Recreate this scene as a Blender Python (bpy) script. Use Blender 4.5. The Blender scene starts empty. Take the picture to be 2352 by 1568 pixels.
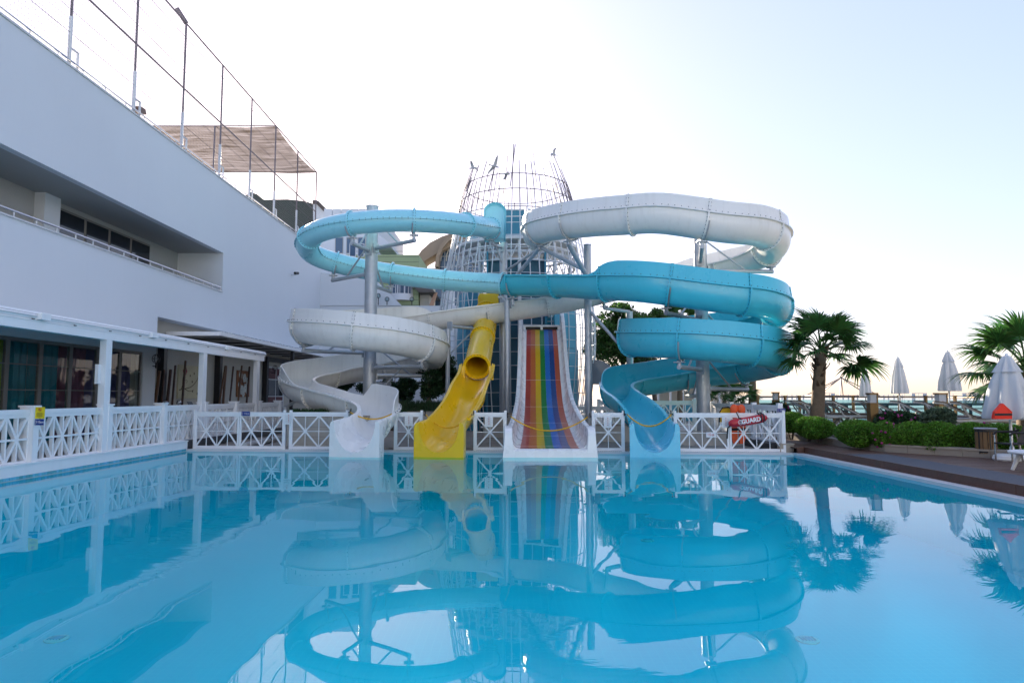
import bpy, math, random
from mathutils import Vector, Matrix
R = math.radians
random.seed(7)
sc = bpy.context.scene
C = sc.collection

# ---------------------------------------------------------------- camera, world, sun, exposure
CAM_H = 1.67
TILT = math.atan(124.0 / 1568.0)
cam_d = bpy.data.cameras.new('camera')
cam_d.lens = 24.0
cam_d.sensor_width = 36.0
cam_d.clip_start = 0.05
cam_d.clip_end = 30000
cam = bpy.data.objects.new('camera', cam_d)
C.objects.link(cam)
cam.location = (0, 0, CAM_H)
cam.rotation_euler = (math.pi / 2 + TILT, 0, 0)
sc.camera = cam

SUN_AZ, SUN_EL = R(-20.5), R(18.0)      # azimuth from +Y towards +X
world = bpy.data.worlds.new('World')
sc.world = world
world.use_nodes = True
wt = world.node_tree
wt.nodes.clear()
sky = wt.nodes.new('ShaderNodeTexSky')
sky.sky_type = 'NISHITA'
sky.sun_disc = False
sky.sun_elevation = SUN_EL
sky.sun_rotation = SUN_AZ
sky.air_density = 1.0
sky.dust_density = 1.0
sky.ozone_density = 2.5
bg = wt.nodes.new('ShaderNodeBackground')
bg.inputs['Strength'].default_value = 0.15
wo = wt.nodes.new('ShaderNodeOutputWorld')
sgam = wt.nodes.new('ShaderNodeGamma')          # hazy, evened-out morning sky: one even tone curve over the whole dome
sgam.inputs['Gamma'].default_value = 0.66
sbw = wt.nodes.new('ShaderNodeRGBToBW')
spw = wt.nodes.new('ShaderNodeMath'); spw.operation = 'POWER'; spw.inputs[1].default_value = -0.27
svs = wt.nodes.new('ShaderNodeVectorMath'); svs.operation = 'SCALE'
wt.links.new(sky.outputs[0], sgam.inputs['Color'])
wt.links.new(sgam.outputs[0], sbw.inputs[0])
wt.links.new(sbw.outputs[0], spw.inputs[0])
wt.links.new(sgam.outputs[0], svs.inputs[0])
wt.links.new(spw.outputs[0], svs.inputs['Scale'])
stn = wt.nodes.new('ShaderNodeVectorMath'); stn.operation = 'MULTIPLY'; stn.inputs[1].default_value = (1.0, .898, .985)   # camera white balance
wt.links.new(svs.outputs[0], stn.inputs[0])
wt.links.new(stn.outputs[0], bg.inputs['Color'])
wt.links.new(bg.outputs[0], wo.inputs['Surface'])

sun_d = bpy.data.lights.new('sun', 'SUN')
sun_d.energy = 4.2
sun_d.angle = R(0.8)
sun_d.color = (1.0, 0.86, 0.68)
sun = bpy.data.objects.new('sun', sun_d)
C.objects.link(sun)
sdir = Vector((math.sin(SUN_AZ) * math.cos(SUN_EL), math.cos(SUN_AZ) * math.cos(SUN_EL), math.sin(SUN_EL)))
sun.rotation_euler = (-sdir).to_track_quat('-Z', 'Y').to_euler()
sun.location = sdir * 60

sc.view_settings.view_transform = 'Standard'
sc.view_settings.look = 'None'
sc.view_settings.gamma = 1.0
sc.view_settings.use_curve_mapping = False
sc.view_settings.exposure = 2.0
sc.cycles.max_bounces = 7
sc.cycles.transparent_max_bounces = 12
sc.cycles.use_denoising = True
sc.cycles.caustics_reflective = False
sc.cycles.caustics_refractive = False

# ---------------------------------------------------------------- measuring helpers (survey points of the place)
ct, st = math.cos(TILT), math.sin(TILT)
def ray(x, y):
    cx, cy = (x - 1176.0) / 1568.0, (784.0 - y) / 1568.0
    return Vector((cx, ct - st * cy, st + ct * cy))
def V(x, y, Y):
    d = ray(x, y); s = Y / d.y
    return Vector((d.x * s, Y, CAM_H + d.z * s))
def Wz(x, y, z):
    d = ray(x, y); s = (z - CAM_H) / d.z
    return Vector((d.x * s, d.y * s, z))
def WX(x, y, X):
    d = ray(x, y); s = X / d.x
    return Vector((X, d.y * s, CAM_H + d.z * s))

# ---------------------------------------------------------------- materials
MATS = {}
def mat(name, col, rough=0.5, metal=0.0, var=0.08, vscale=3.0, bump=0.0, bscale=60.0, spec=0.5, transl=None, coat=0.0, rvar=0.1, island=0.0, streak=0.0):
    m = bpy.data.materials.new(name); m.use_nodes = True
    nt = m.node_tree; N = nt.nodes; L = nt.links
    b = N['Principled BSDF']
    b.inputs['Roughness'].default_value = rough
    b.inputs['Metallic'].default_value = metal
    b.inputs['Specular IOR Level'].default_value = spec
    b.inputs['Coat Weight'].default_value = coat
    b.inputs['Coat Roughness'].default_value = 0.08
    tc = N.new('ShaderNodeTexCoord')
    no = N.new('ShaderNodeTexNoise'); no.inputs['Scale'].default_value = vscale; no.inputs['Detail'].default_value = 5
    L.new(tc.outputs['Object'], no.inputs['Vector'])
    mx = N.new('ShaderNodeMix'); mx.data_type = 'RGBA'
    mx.inputs[6].default_value = (*[max(0, c * (1 - var)) for c in col], 1)
    mx.inputs[7].default_value = (*[min(1, c * (1 + var)) for c in col], 1)
    L.new(no.outputs['Fac'], mx.inputs[0])
    out = mx.outputs[2]
    if streak > 0:      # rain streaks and grime: stretched noise
        mp = N.new('ShaderNodeMapping'); mp.inputs['Scale'].default_value = (3.0, 3.0, 0.25)
        L.new(tc.outputs['Object'], mp.inputs['Vector'])
        n2 = N.new('ShaderNodeTexNoise'); n2.inputs['Scale'].default_value = 2.2; n2.inputs['Detail'].default_value = 6
        L.new(mp.outputs[0], n2.inputs['Vector'])
        rp = N.new('ShaderNodeValToRGB'); rp.color_ramp.elements[0].position = 0.5; rp.color_ramp.elements[1].position = 0.78
        L.new(n2.outputs['Fac'], rp.inputs['Fac'])
        ml = N.new('ShaderNodeMath'); ml.operation = 'MULTIPLY'; ml.inputs[1].default_value = streak
        L.new(rp.outputs[0], ml.inputs[0])
        m3 = N.new('ShaderNodeMix'); m3.data_type = 'RGBA'
        m3.inputs[7].default_value = (col[0] * .55, col[1] * .53, col[2] * .48, 1)
        L.new(out, m3.inputs[6]); L.new(ml.outputs[0], m3.inputs[0])
        out = m3.outputs[2]
    if island > 0:
        ge = N.new('ShaderNodeNewGeometry')
        hs = N.new('ShaderNodeHueSaturation')
        mr = N.new('ShaderNodeMapRange'); mr.inputs['To Min'].default_value = 1 - island; mr.inputs['To Max'].default_value = 1 + island
        L.new(ge.outputs['Random Per Island'], mr.inputs['Value'])
        L.new(mr.outputs[0], hs.inputs['Value']); L.new(out, hs.inputs['Color'])
        mh = N.new('ShaderNodeMapRange'); mh.inputs['To Min'].default_value = 0.475; mh.inputs['To Max'].default_value = 0.515
        L.new(ge.outputs['Random Per Island'], mh.inputs['Value']); L.new(mh.outputs[0], hs.inputs['Hue'])
        out = hs.outputs[0]
    L.new(out, b.inputs['Base Color'])
    if rvar > 0:
        mr2 = N.new('ShaderNodeMapRange'); mr2.inputs['To Min'].default_value = max(0, rough - rvar); mr2.inputs['To Max'].default_value = min(1, rough + rvar)
        n3 = N.new('ShaderNodeTexNoise'); n3.inputs['Scale'].default_value = vscale * 2.3; n3.inputs['Detail'].default_value = 4
        L.new(tc.outputs['Object'], n3.inputs['Vector']); L.new(n3.outputs['Fac'], mr2.inputs['Value'])
        L.new(mr2.outputs[0], b.inputs['Roughness'])
    if bump > 0:
        nb = N.new('ShaderNodeTexNoise'); nb.inputs['Scale'].default_value = bscale; nb.inputs['Detail'].default_value = 5
        L.new(tc.outputs['Object'], nb.inputs['Vector'])
        bp = N.new('ShaderNodeBump'); bp.inputs['Strength'].default_value = bump; bp.inputs['Distance'].default_value = 0.02
        L.new(nb.outputs['Fac'], bp.inputs['Height']); L.new(bp.outputs[0], b.inputs['Normal'])
    if transl is not None:
        tr = N.new('ShaderNodeBsdfTranslucent'); L.new(out, tr.inputs['Color'])
        ms = N.new('ShaderNodeMixShader'); ms.inputs[0].default_value = transl
        L.new(b.outputs[0], ms.inputs[1]); L.new(tr.outputs[0], ms.inputs[2])
        L.new(ms.outputs[0], N['Material Output'].inputs['Surface'])
    MATS[name] = m
    return m

mat('white_gel', (.84, .84, .82), .28, var=.03, vscale=1.2, coat=.25, streak=.04)
mat('cream_gel', (.80, .79, .755), .32, var=.04, vscale=1.0, coat=.2, streak=.22)
mat('blue_tube', (.32, .72, .81), .30, var=.05, vscale=.8, coat=.3, streak=.10)
mat('blue_gel', (.06, .53, .67), .30, var=.06, vscale=.8, coat=.3, streak=.10)
mat('blue_exit', (.13, .57, .76), .26, var=.05, vscale=.8, coat=.3, streak=.05)
mat('yellow_gel', (.84, .53, .008), .30, var=.06, vscale=1.0, coat=.3, streak=.06)
mat('steel', (.42, .45, .49), .45, metal=.45, var=.18, vscale=6, bump=.05, bscale=120)
mat('steel_dark', (.10, .11, .12), .5, metal=.6, var=.2)
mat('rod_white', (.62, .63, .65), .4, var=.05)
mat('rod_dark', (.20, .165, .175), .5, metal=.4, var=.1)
mat('bolt', (.03, .07, .08), .5, var=.1)
mat('white_wood', (.82, .83, .84), .42, var=.04, vscale=2.5, bump=.05, bscale=90, streak=.08)
mat('white_metal', (.82, .83, .84), .38, var=.04, vscale=4, streak=.06)
mat('wall_white', (.66, .69, .72), .85, var=.035, vscale=.35, bump=.12, bscale=26, streak=.02, spec=.2)
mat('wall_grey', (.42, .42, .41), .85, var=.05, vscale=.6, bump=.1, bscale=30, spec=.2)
mat('wall_beige', (.50, .47, .41), .8, var=.06, vscale=.8, bump=.1, bscale=30, spec=.2)
mat('frame_grey', (.20, .19, .18), .5, metal=.2, var=.06)
mat('dark_steel', (.018, .018, .02), .45, var=.1)
mat('teal_panel', (.022, .19, .29), .45, var=.08, vscale=.7)
mat('teal_dark', (.008, .085, .135), .5, var=.1, vscale=.7)
mat('teal_light', (.045, .30, .42), .45, var=.08, vscale=.7)
mat('stone_cap', (.36, .31, .25), .75, var=.18, vscale=5, bump=.25, bscale=50)
mat('stone_wall', (.30, .26, .215), .8, var=.15, vscale=3, bump=.2, bscale=45)
mat('paving', (.30, .275, .24), .62, var=.2, vscale=2.2, bump=.15, bscale=35)
mat('granite_dark', (.045, .047, .05), .6, var=.6, vscale=60, bump=.05)
mat('deck_wood', (.115, .062, .042), .6, var=.35, vscale=9, bump=.25, bscale=40, island=.0)
mat('fascia_wood', (.095, .04, .025), .5, var=.35, vscale=5, bump=.15, bscale=40)
mat('carpet', (.125, .13, .145), .95, var=.25, vscale=160, bump=.3, bscale=220, spec=.1)
mat('coping', (.60, .60, .60), .6, var=.08, vscale=4, bump=.15, bscale=40)
mat('soil', (.05, .036, .025), .95, var=.3, vscale=12, bump=.5, bscale=30)
mat('land', (.40, .37, .33), .9, var=.2, vscale=.4, bump=.2, bscale=4)
mat('sand', (.34, .29, .22), .9, var=.12, vscale=1.5, bump=.2, bscale=20)
mat('bronze', (.20, .125, .05), .40, metal=.6, var=.15, vscale=5)
mat('umbrella', (.70, .71, .72), .85, var=.04, vscale=4, transl=.18, bump=.1, bscale=30, spec=.2)
mat('lounger_plastic', (.60, .585, .55), .45, var=.05)
mat('lounger_mat', (.16, .125, .10), .85, var=.1)
mat('red_fabric', (.88, .03, .006), .6, var=.12, vscale=5, transl=.1)
mat('orange_vest', (.78, .10, .02), .55, var=.1, vscale=6, bump=.1, bscale=30)
mat('rescue_red', (.50, .01, .02), .38, var=.12, vscale=6, bump=.06, bscale=40, coat=.2)
mat('black_web', (.012, .012, .014), .7, var=.2)
mat('rope', (.72, .42, .01), .75, var=.15, vscale=30, bump=.4, bscale=120)
mat('sign_white', (.72, .75, .77), .4, var=.03)
mat('sign_blue', (.008, .035, .22), .35, var=.05)
mat('sign_yellow', (.75, .60, .0), .4, var=.04)
mat('ink_dark', (.02, .02, .025), .5, var=.05)
mat('ink_red', (.45, .01, .015), .5, var=.05)
mat('ink_white', (.80, .80, .80), .5, var=.03)
mat('maroon', (.085, .010, .012), .45, var=.15)
mat('print_grey', (.30, .31, .33), .6, var=.05)
mat('bamboo', (.065, .028, .014), .45, var=.25, vscale=9)
mat('bamboo_pale', (.13, .062, .026), .45, var=.25, vscale=9)
mat('canvas_cream', (.52, .46, .30), .8, var=.18, vscale=2.0, bump=.1)
mat('canvas_rust', (.22, .085, .03), .8, var=.25, vscale=2.0, bump=.1)
mat('petal', (.55, .55, .50), .7, var=.15, vscale=6)
mat('petal_red', (.25, .02, .03), .7, var=.2, vscale=6)
mat('chrome', (.65, .65, .66), .08, metal=1.0, var=.03, rvar=.02)
mat('trunk', (.16, .115, .075), .9, var=.35, vscale=9, bump=.6, bscale=22)
mat('trunk_husk', (.10, .062, .036), .9, var=.4, vscale=12, bump=.6, bscale=30)
mat('bark', (.11, .085, .062), .9, var=.35, vscale=7, bump=.6, bscale=26)
mat('palm_leaf', (.055, .15, .034), .42, var=.25, vscale=4, transl=.30, island=.35)
mat('palm_stalk', (.10, .14, .045), .5, var=.2)
mat('hedge_leaf', (.105, .25, .024), .5, var=.4, vscale=2.2, transl=.30, island=.5)
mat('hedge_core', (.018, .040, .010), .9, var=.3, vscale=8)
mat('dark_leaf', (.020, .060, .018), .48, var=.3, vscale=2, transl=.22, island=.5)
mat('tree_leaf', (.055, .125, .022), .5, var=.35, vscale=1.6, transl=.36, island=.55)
mat('grey_leaf', (.10, .16, .10), .55, var=.25, vscale=4, transl=.2, island=.4)
mat('flower_pink', (.40, .05, .22), .6, var=.2, transl=.2)
mat('bin_wood', (.20, .115, .05), .6, var=.2, vscale=8, bump=.15)
mat('sage', (.33, .40, .22), .8, var=.06, vscale=.8)
mat('terracotta', (.42, .25, .16), .8, var=.1)
mat('brown_stone', (.36, .27, .19), .75, var=.1, vscale=.5)
mat('roof_dark', (.10, .085, .075), .8, var=.2)
mat('roof_green', (.040, .060, .045), .7, var=.2)
mat('sail_grey', (.12, .13, .14), .85, var=.1, transl=.15)
mat('pier_wood', (.10, .10, .095), .8, var=.2, vscale=2)
mat('pvc', (.42, .42, .42), .4, var=.1)
mat('seagull', (.40, .40, .42), .6, var=.15, vscale=8)
mat('curtain_lime', (.32, .45, .03), .85, var=.1, transl=.2)
mat('curtain_teal', (.04, .30, .38), .85, var=.12, transl=.2)
mat('curtain_mauve', (.28, .11, .17), .85, var=.12, transl=.2)
mat('curtain_violet', (.15, .13, .30), .85, var=.12, transl=.2)
mat('awning_white', (.70, .71, .70), .7, var=.04, transl=.1)
for nm, c in (('stripe_red', (.36, .035, .02)), ('stripe_orange', (.46, .115, .02)), ('stripe_yellow', (.60, .38, .0)), ('stripe_green', (.0, .19, .025)),
              ('stripe_blue', (.005, .13, .46)), ('stripe_navy', (.002, .045, .20)), ('stripe_coral', (.44, .075, .022))):
    mat(nm, c, .33, var=.07, vscale=2.2, coat=.2, streak=.08)

def glass_mat(name, tint, dark=0.0, rough=0.02):
    m = bpy.data.materials.new(name); m.use_nodes = True
    nt = m.node_tree; N = nt.nodes; L = nt.links
    N.remove(N['Principled BSDF'])
    fr = N.new('ShaderNodeFresnel'); fr.inputs['IOR'].default_value = 1.5
    tr = N.new('ShaderNodeBsdfTransparent'); tr.inputs['Color'].default_value = (*tint, 1)
    gl = N.new('ShaderNodeBsdfGlossy'); gl.inputs['Roughness'].default_value = rough
    ms = N.new('ShaderNodeMixShader')
    ge = N.new('ShaderNodeNewGeometry'); iv = N.new('ShaderNodeMath'); iv.operation = 'SUBTRACT'; iv.inputs[0].default_value = 1.0
    L.new(ge.outputs['Backfacing'], iv.inputs[1])
    fm = N.new('ShaderNodeMath'); fm.operation = 'MULTIPLY'; L.new(fr.outputs[0], fm.inputs[0]); L.new(iv.outputs[0], fm.inputs[1])
    L.new(fm.outputs[0], ms.inputs[0]); L.new(tr.outputs[0], ms.inputs[1]); L.new(gl.outputs[0], ms.inputs[2])
    L.new(ms.outputs[0], N['Material Output'].inputs['Surface'])
    MATS[name] = m
glass_mat('glass_clear', (.80, .88, .88))
glass_mat('glass_balustrade', (.62, .80, .82))
glass_mat('glass_door', (.86, .90, .90))
mat('glass_dark', (.012, .016, .022), .06, var=.1, rvar=.02, spec=.6)
mat('glass_blue', (.06, .115, .19), .10, var=.25, vscale=.5, rvar=.03, spec=.7)

def net_mat(name, col, cover):
    m = bpy.data.materials.new(name); m.use_nodes = True
    nt = m.node_tree; N = nt.nodes; L = nt.links
    N.remove(N['Principled BSDF'])
    tc = N.new('ShaderNodeTexCoord')
    mp = N.new('ShaderNodeMapping'); mp.inputs['Scale'].default_value = (.35, 3.0, 1)
    L.new(tc.outputs['Object'], mp.inputs['Vector'])
    no = N.new('ShaderNodeTexNoise'); no.inputs['Scale'].default_value = 1.6; no.inputs['Detail'].default_value = 6
    L.new(mp.outputs[0], no.inputs['Vector'])
    mr = N.new('ShaderNodeMapRange'); mr.inputs['From Min'].default_value = .3; mr.inputs['From Max'].default_value = .7
    mr.inputs['To Min'].default_value = cover - .14; mr.inputs['To Max'].default_value = cover + .12
    L.new(no.outputs['Fac'], mr.inputs['Value'])
    tr = N.new('ShaderNodeBsdfTransparent')
    df = N.new('ShaderNodeBsdfDiffuse'); df.inputs['Color'].default_value = (*col, 1)
    tl = N.new('ShaderNodeBsdfTranslucent'); tl.inputs['Color'].default_value = (*col, 1)
    m1 = N.new('ShaderNodeMixShader'); m1.inputs[0].default_value = .45
    L.new(df.outputs[0], m1.inputs[1]); L.new(tl.outputs[0], m1.inputs[2])
    m2 = N.new('ShaderNodeMixShader')
    L.new(mr.outputs[0], m2.inputs[0]); L.new(tr.outputs[0], m2.inputs[1]); L.new(m1.outputs[0], m2.inputs[2])
    L.new(m2.outputs[0], N['Material Output'].inputs['Surface'])
    MATS[name] = m
net_mat('shade_net', (.13, .095, .06), .88)

def water_mat():
    m = bpy.data.materials.new('pool_water'); m.use_nodes = True
    nt = m.node_tree; N = nt.nodes; L = nt.links
    N.remove(N['Principled BSDF'])
    tc = N.new('ShaderNodeTexCoord')
    def noise(scale, sx, sy, det):
        mp = N.new('ShaderNodeMapping'); mp.inputs['Scale'].default_value = (sx, sy, 1)
        L.new(tc.outputs['Object'], mp.inputs['Vector'])
        n = N.new('ShaderNodeTexNoise'); n.inputs['Scale'].default_value = scale; n.inputs['Detail'].default_value = det
        L.new(mp.outputs[0], n.inputs['Vector']); return n
    n1 = noise(1.1, .6, 1.0, 1.0)      # long gentle swell
    n2 = noise(6.5, .40, 1.0, 3.0)      # small ripples, in patches
    n3 = noise(.33, 1.0, 1.0, 2.0)     # where the ripples run
    rp = N.new('ShaderNodeMapRange'); rp.inputs['From Min'].default_value = .50; rp.inputs['From Max'].default_value = .64
    L.new(n3.outputs['Fac'], rp.inputs['Value'])
    a = N.new('ShaderNodeMath'); a.operation = 'MULTIPLY'; L.new(n2.outputs['Fac'], a.inputs[0]); L.new(rp.outputs[0], a.inputs[1])
    a2 = N.new('ShaderNodeMath'); a2.operation = 'MULTIPLY'; L.new(a.outputs[0], a2.inputs[0]); a2.inputs[1].default_value = .30
    a3 = N.new('ShaderNodeMath'); a3.operation = 'ADD'; L.new(a2.outputs[0], a3.inputs[0]); L.new(n1.outputs['Fac'], a3.inputs[1])
    bp = N.new('ShaderNodeBump'); bp.inputs['Strength'].default_value = 1.0; bp.inputs['Distance'].default_value = .0034
    L.new(a3.outputs[0], bp.inputs['Height'])
    fr = N.new('ShaderNodeFresnel'); fr.inputs['IOR'].default_value = 1.37
    L.new(bp.outputs[0], fr.inputs['Normal'])
    tr = N.new('ShaderNodeBsdfTransparent'); tr.inputs['Color'].default_value = (.15, .93, .98, 1)
    gl = N.new('ShaderNodeBsdfGlossy'); gl.inputs['Roughness'].default_value = .0
    L.new(bp.outputs[0], gl.inputs['Normal'])
    ms = N.new('ShaderNodeMixShader')
    ge = N.new('ShaderNodeNewGeometry'); iv = N.new('ShaderNodeMath'); iv.operation = 'SUBTRACT'; iv.inputs[0].default_value = 1.0
    L.new(ge.outputs['Backfacing'], iv.inputs[1])
    fm = N.new('ShaderNodeMath'); fm.operation = 'MULTIPLY'; L.new(fr.outputs[0], fm.inputs[0]); L.new(iv.outputs[0], fm.inputs[1])
    L.new(fm.outputs[0], ms.inputs[0]); L.new(tr.outputs[0], ms.inputs[1]); L.new(gl.outputs[0], ms.inputs[2])
    L.new(ms.outputs[0], N['Material Output'].inputs['Surface'])
    MATS['pool_water'] = m
water_mat()

def sea_mat():
    m = bpy.data.materials.new('sea_water'); m.use_nodes = True
    nt = m.node_tree; N = nt.nodes; L = nt.links
    b = N['Principled BSDF']
    b.inputs['Base Color'].default_value = (.02, .12, .16, 1); b.inputs['Roughness'].default_value = .12
    tc = N.new('ShaderNodeTexCoord')
    n = N.new('ShaderNodeTexNoise'); n.inputs['Scale'].default_value = .7; n.inputs['Detail'].default_value = 5
    L.new(tc.outputs['Object'], n.inputs['Vector'])
    bp = N.new('ShaderNodeBump'); bp.inputs['Strength'].default_value = .5; bp.inputs['Distance'].default_value = .2
    L.new(n.outputs['Fac'], bp.inputs['Height']); L.new(bp.outputs[0], b.inputs['Normal'])
    MATS['sea_water'] = m
sea_mat()

def tile_mat(name, c1, c2, grout, size, rough=.25):
    m = bpy.data.materials.new(name); m.use_nodes = True
    nt = m.node_tree; N = nt.nodes; L = nt.links
    b = N['Principled BSDF']; b.inputs['Roughness'].default_value = rough
    tc = N.new('ShaderNodeTexCoord')
    br = N.new('ShaderNodeTexBrick'); br.offset = 0.0
    br.inputs['Color1'].default_value = (*c1, 1); br.inputs['Color2'].default_value = (*c2, 1); br.inputs['Mortar'].default_value = (*grout, 1)
    br.inputs['Scale'].default_value = 1.0; br.inputs['Brick Width'].default_value = size; br.inputs['Row Height'].default_value = size
    br.inputs['Mortar Size'].default_value = size * .06
    L.new(tc.outputs['Object'], br.inputs['Vector']); L.new(br.outputs['Color'], b.inputs['Base Color'])
    MATS[name] = m
tile_mat('pool_tile', (.03, .62, .74), (.035, .63, .75), (.055, .66, .76), .10)
mat('mosaic', (.12, .42, .55), .25, var=.2, vscale=3, island=.25)
mat('mosaic_grout', (.42, .50, .52), .7, var=.1)

# ---------------------------------------------------------------- mesh helpers
class MB:
    def __init__(s):
        s.v = []; s.f = []
    def add(s, vs, fs):
        n = len(s.v); s.v += [tuple(p) for p in vs]; s.f += [tuple(i + n for i in f) for f in fs]
    def box(s, c, size, rz=0.0):
        hx, hy, hz = size[0] / 2, size[1] / 2, size[2] / 2
        cr, sr = math.cos(rz), math.sin(rz)
        vs = []
        for z in (-hz, hz):
            for x, y in ((-hx, -hy), (hx, -hy), (hx, hy), (-hx, hy)):
                vs.append((c[0] + x * cr - y * sr, c[1] + x * sr + y * cr, c[2] + z))
        s.add(vs, [(3, 2, 1, 0), (4, 5, 6, 7), (0, 1, 5, 4), (1, 2, 6, 5), (2, 3, 7, 6), (3, 0, 4, 7)])
        return s
    def b6(s, x0, x1, y0, y1, z0, z1):
        return s.box(((x0 + x1) / 2, (y0 + y1) / 2, (z0 + z1) / 2), (abs(x1 - x0), abs(y1 - y0), abs(z1 - z0)))
    def bar(s, p, q, w, h, up=(0, 0, 1)):
        p = Vector(p); q = Vector(q); t = (q - p).normalized(); u = Vector(up)
        r = t.cross(u)
        if r.length < 1e-4: r = t.cross(Vector((0, 1, 0)))
        r.normalize(); u = r.cross(t)
        vs = []
        for e in (p, q):
            for a, b in ((-1, -1), (1, -1), (1, 1), (-1, 1)):
                vs.append(e + r * (a * w / 2) + u * (b * h / 2))
        s.add(vs, [(0, 1, 2, 3), (7, 6, 5, 4), (0, 4, 5, 1), (1, 5, 6, 2), (2, 6, 7, 3), (3, 7, 4, 0)])
        return s
    def tube(s, path, rad, n=8, caps=True, closed=False):
        path = [Vector(p) for p in path]; m = len(path)
        rads = rad if isinstance(rad, (list, tuple)) else [rad] * m
        vs = []; ref = None
        for i, p in enumerate(path):
            a = path[i - 1] if i > 0 else (path[-1] if closed else p)
            b = path[i + 1] if i < m - 1 else (path[0] if closed else p)
            t = (b - a)
            t = t.normalized() if t.length > 1e-9 else Vector((0, 0, 1))
            if ref is None:
                ref = t.cross(Vector((0, 0, 1)))
                if ref.length < .05: ref = t.cross(Vector((0, 1, 0)))
            r = ref - t * ref.dot(t)
            if r.length < 1e-6: r = t.orthogonal()
            r.normalize(); ref = r; u = r.cross(t)
            for k in range(n):
                an = 2 * math.pi * k / n
                vs.append(p + (r * math.cos(an) + u * math.sin(an)) * rads[i])
        fs = []
        for i in range(m - (0 if closed else 1)):
            i2 = (i + 1) % m
            for k in range(n):
                k2 = (k + 1) % n
                fs.append((i * n + k, i2 * n + k, i2 * n + k2, i * n + k2))
        if caps and not closed:
            fs.append(tuple(range(n))); fs.append(tuple(reversed(range((m - 1) * n, m * n))))
        s.add(vs, fs); return s
    def lathe(s, c, prof, n=16, fold=None, caps=True):
        vs = []
        for j, (r, z) in enumerate(prof):
            for k in range(n):
                an = 2 * math.pi * k / n
                rr = r * (fold(an, j) if fold else 1)
                vs.append((c[0] + rr * math.cos(an), c[1] + rr * math.sin(an), c[2] + z))
        fs = []
        for j in range(len(prof) - 1):
            for k in range(n):
                k2 = (k + 1) % n
                fs.append((j * n + k, j * n + k2, (j + 1) * n + k2, (j + 1) * n + k))
        if caps:
            fs.append(tuple(reversed(range(n)))); fs.append(tuple(range((len(prof) - 1) * n, len(prof) * n)))
        s.add(vs, fs); return s
    def sphere(s, c, r, n=10, m=7, sc3=(1, 1, 1)):
        vs = []
        for j in range(1, m):
            t = math.pi * j / m
            for k in range(n):
                a = 2 * math.pi * k / n
                vs.append((c[0] + r * sc3[0] * math.sin(t) * math.cos(a), c[1] + r * sc3[1] * math.sin(t) * math.sin(a), c[2] + r * sc3[2] * math.cos(t)))
        top = len(vs); vs.append((c[0], c[1], c[2] + r * sc3[2])); vs.append((c[0], c[1], c[2] - r * sc3[2]))
        fs = []
        for j in range(m - 2):
            for k in range(n):
                k2 = (k + 1) % n
                fs.append((j * n + k, (j + 1) * n + k, (j + 1) * n + k2, j * n + k2))
        for k in range(n):
            k2 = (k + 1) % n
            fs.append((top, k, k2)); fs.append((top + 1, (m - 2) * n + k2, (m - 2) * n + k))
        s.add(vs, fs); return s
    def prism(s, pts, d):
        """pts: list of 3-D points of a planar polygon, d: extrusion vector"""
        n = len(pts); d = Vector(d)
        vs = [Vector(p) for p in pts] + [Vector(p) + d for p in pts]
        fs = [tuple(reversed(range(n))), tuple(range(n, 2 * n))]
        for k in range(n):
            k2 = (k + 1) % n
            fs.append((k, k2, n + k2, n + k))
        s.add(vs, fs); return s
    def quad(s, a, b, c, d):
        s.add([a, b, c, d], [(0, 1, 2, 3)]); return s
    def mesh(s, name, material, smooth=False, sharp=35):
        me = bpy.data.meshes.new(name)
        me.from_pydata(s.v, [], s.f)
        if material: me.materials.append(MATS[material])
        if smooth:
            me.polygons.foreach_set('use_smooth', [True] * len(me.polygons))
            me.set_sharp_from_angle(angle=R(sharp))
        me.update()
        return me
    def build(s, name, material, parent=None, smooth=False, sharp=35, fix=True):
        me = s.mesh(name, material, smooth, sharp)
        return link(name, me, parent)

def link(name, me, parent=None):
    o = bpy.data.objects.new(name, me); C.objects.link(o)
    if parent is not None:
        o.parent = parent
        base = parent
        off = Vector((0, 0, 0))
        while base is not None:
            if base.type == 'EMPTY': off += base.location
            base = base.parent
        if parent.type == 'EMPTY':
            o.matrix_parent_inverse = Matrix.Translation(-off)
    return o
def tag(o, label, cat, group=None, kind=None):
    o['label'] = label; o['category'] = cat
    if group: o['group'] = group
    if kind: o['kind'] = kind
    return o
def thing(name, label, cat, loc=(0, 0, 0), group=None):
    o = bpy.data.objects.new(name, None); C.objects.link(o)
    o.location = loc; o.empty_display_size = .2
    return tag(o, label, cat, group)
def struct(o, label=None):
    o['kind'] = 'structure'
    if label: o['label'] = label
    return o
def stuff(o, label=None, cat=None):
    o['kind'] = 'stuff'
    if label: o['label'] = label
    if cat: o['category'] = cat
    return o
def copy_tree(root, loc, rz=0.0, scale=1.0, label=None, group=None):
    r = root.copy(); C.objects.link(r); r.location = loc; r.rotation_euler = (0, 0, rz); r.scale = (scale,) * 3
    if label: r['label'] = label
    if group: r['group'] = group
    for ch in list(root.children):
        c = ch.copy(); C.objects.link(c); c.parent = r
        for g in list(ch.children):
            d = g.copy(); C.objects.link(d); d.parent = c
    return r
def text_mesh(s, size, bold=0.0, extrude=0.002):
    cu = bpy.data.curves.new('lettering', 'FONT'); cu.body = s; cu.size = size; cu.align_x = 'CENTER'; cu.align_y = 'CENTER'
    cu.extrude = extrude; cu.offset = bold; cu.resolution_u = 3
    to = bpy.data.objects.new('lettering', cu); C.objects.link(to)
    dg = bpy.context.evaluated_depsgraph_get()
    me = bpy.data.meshes.new_from_object(to.evaluated_get(dg))
    bpy.data.objects.remove(to); return me
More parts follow.
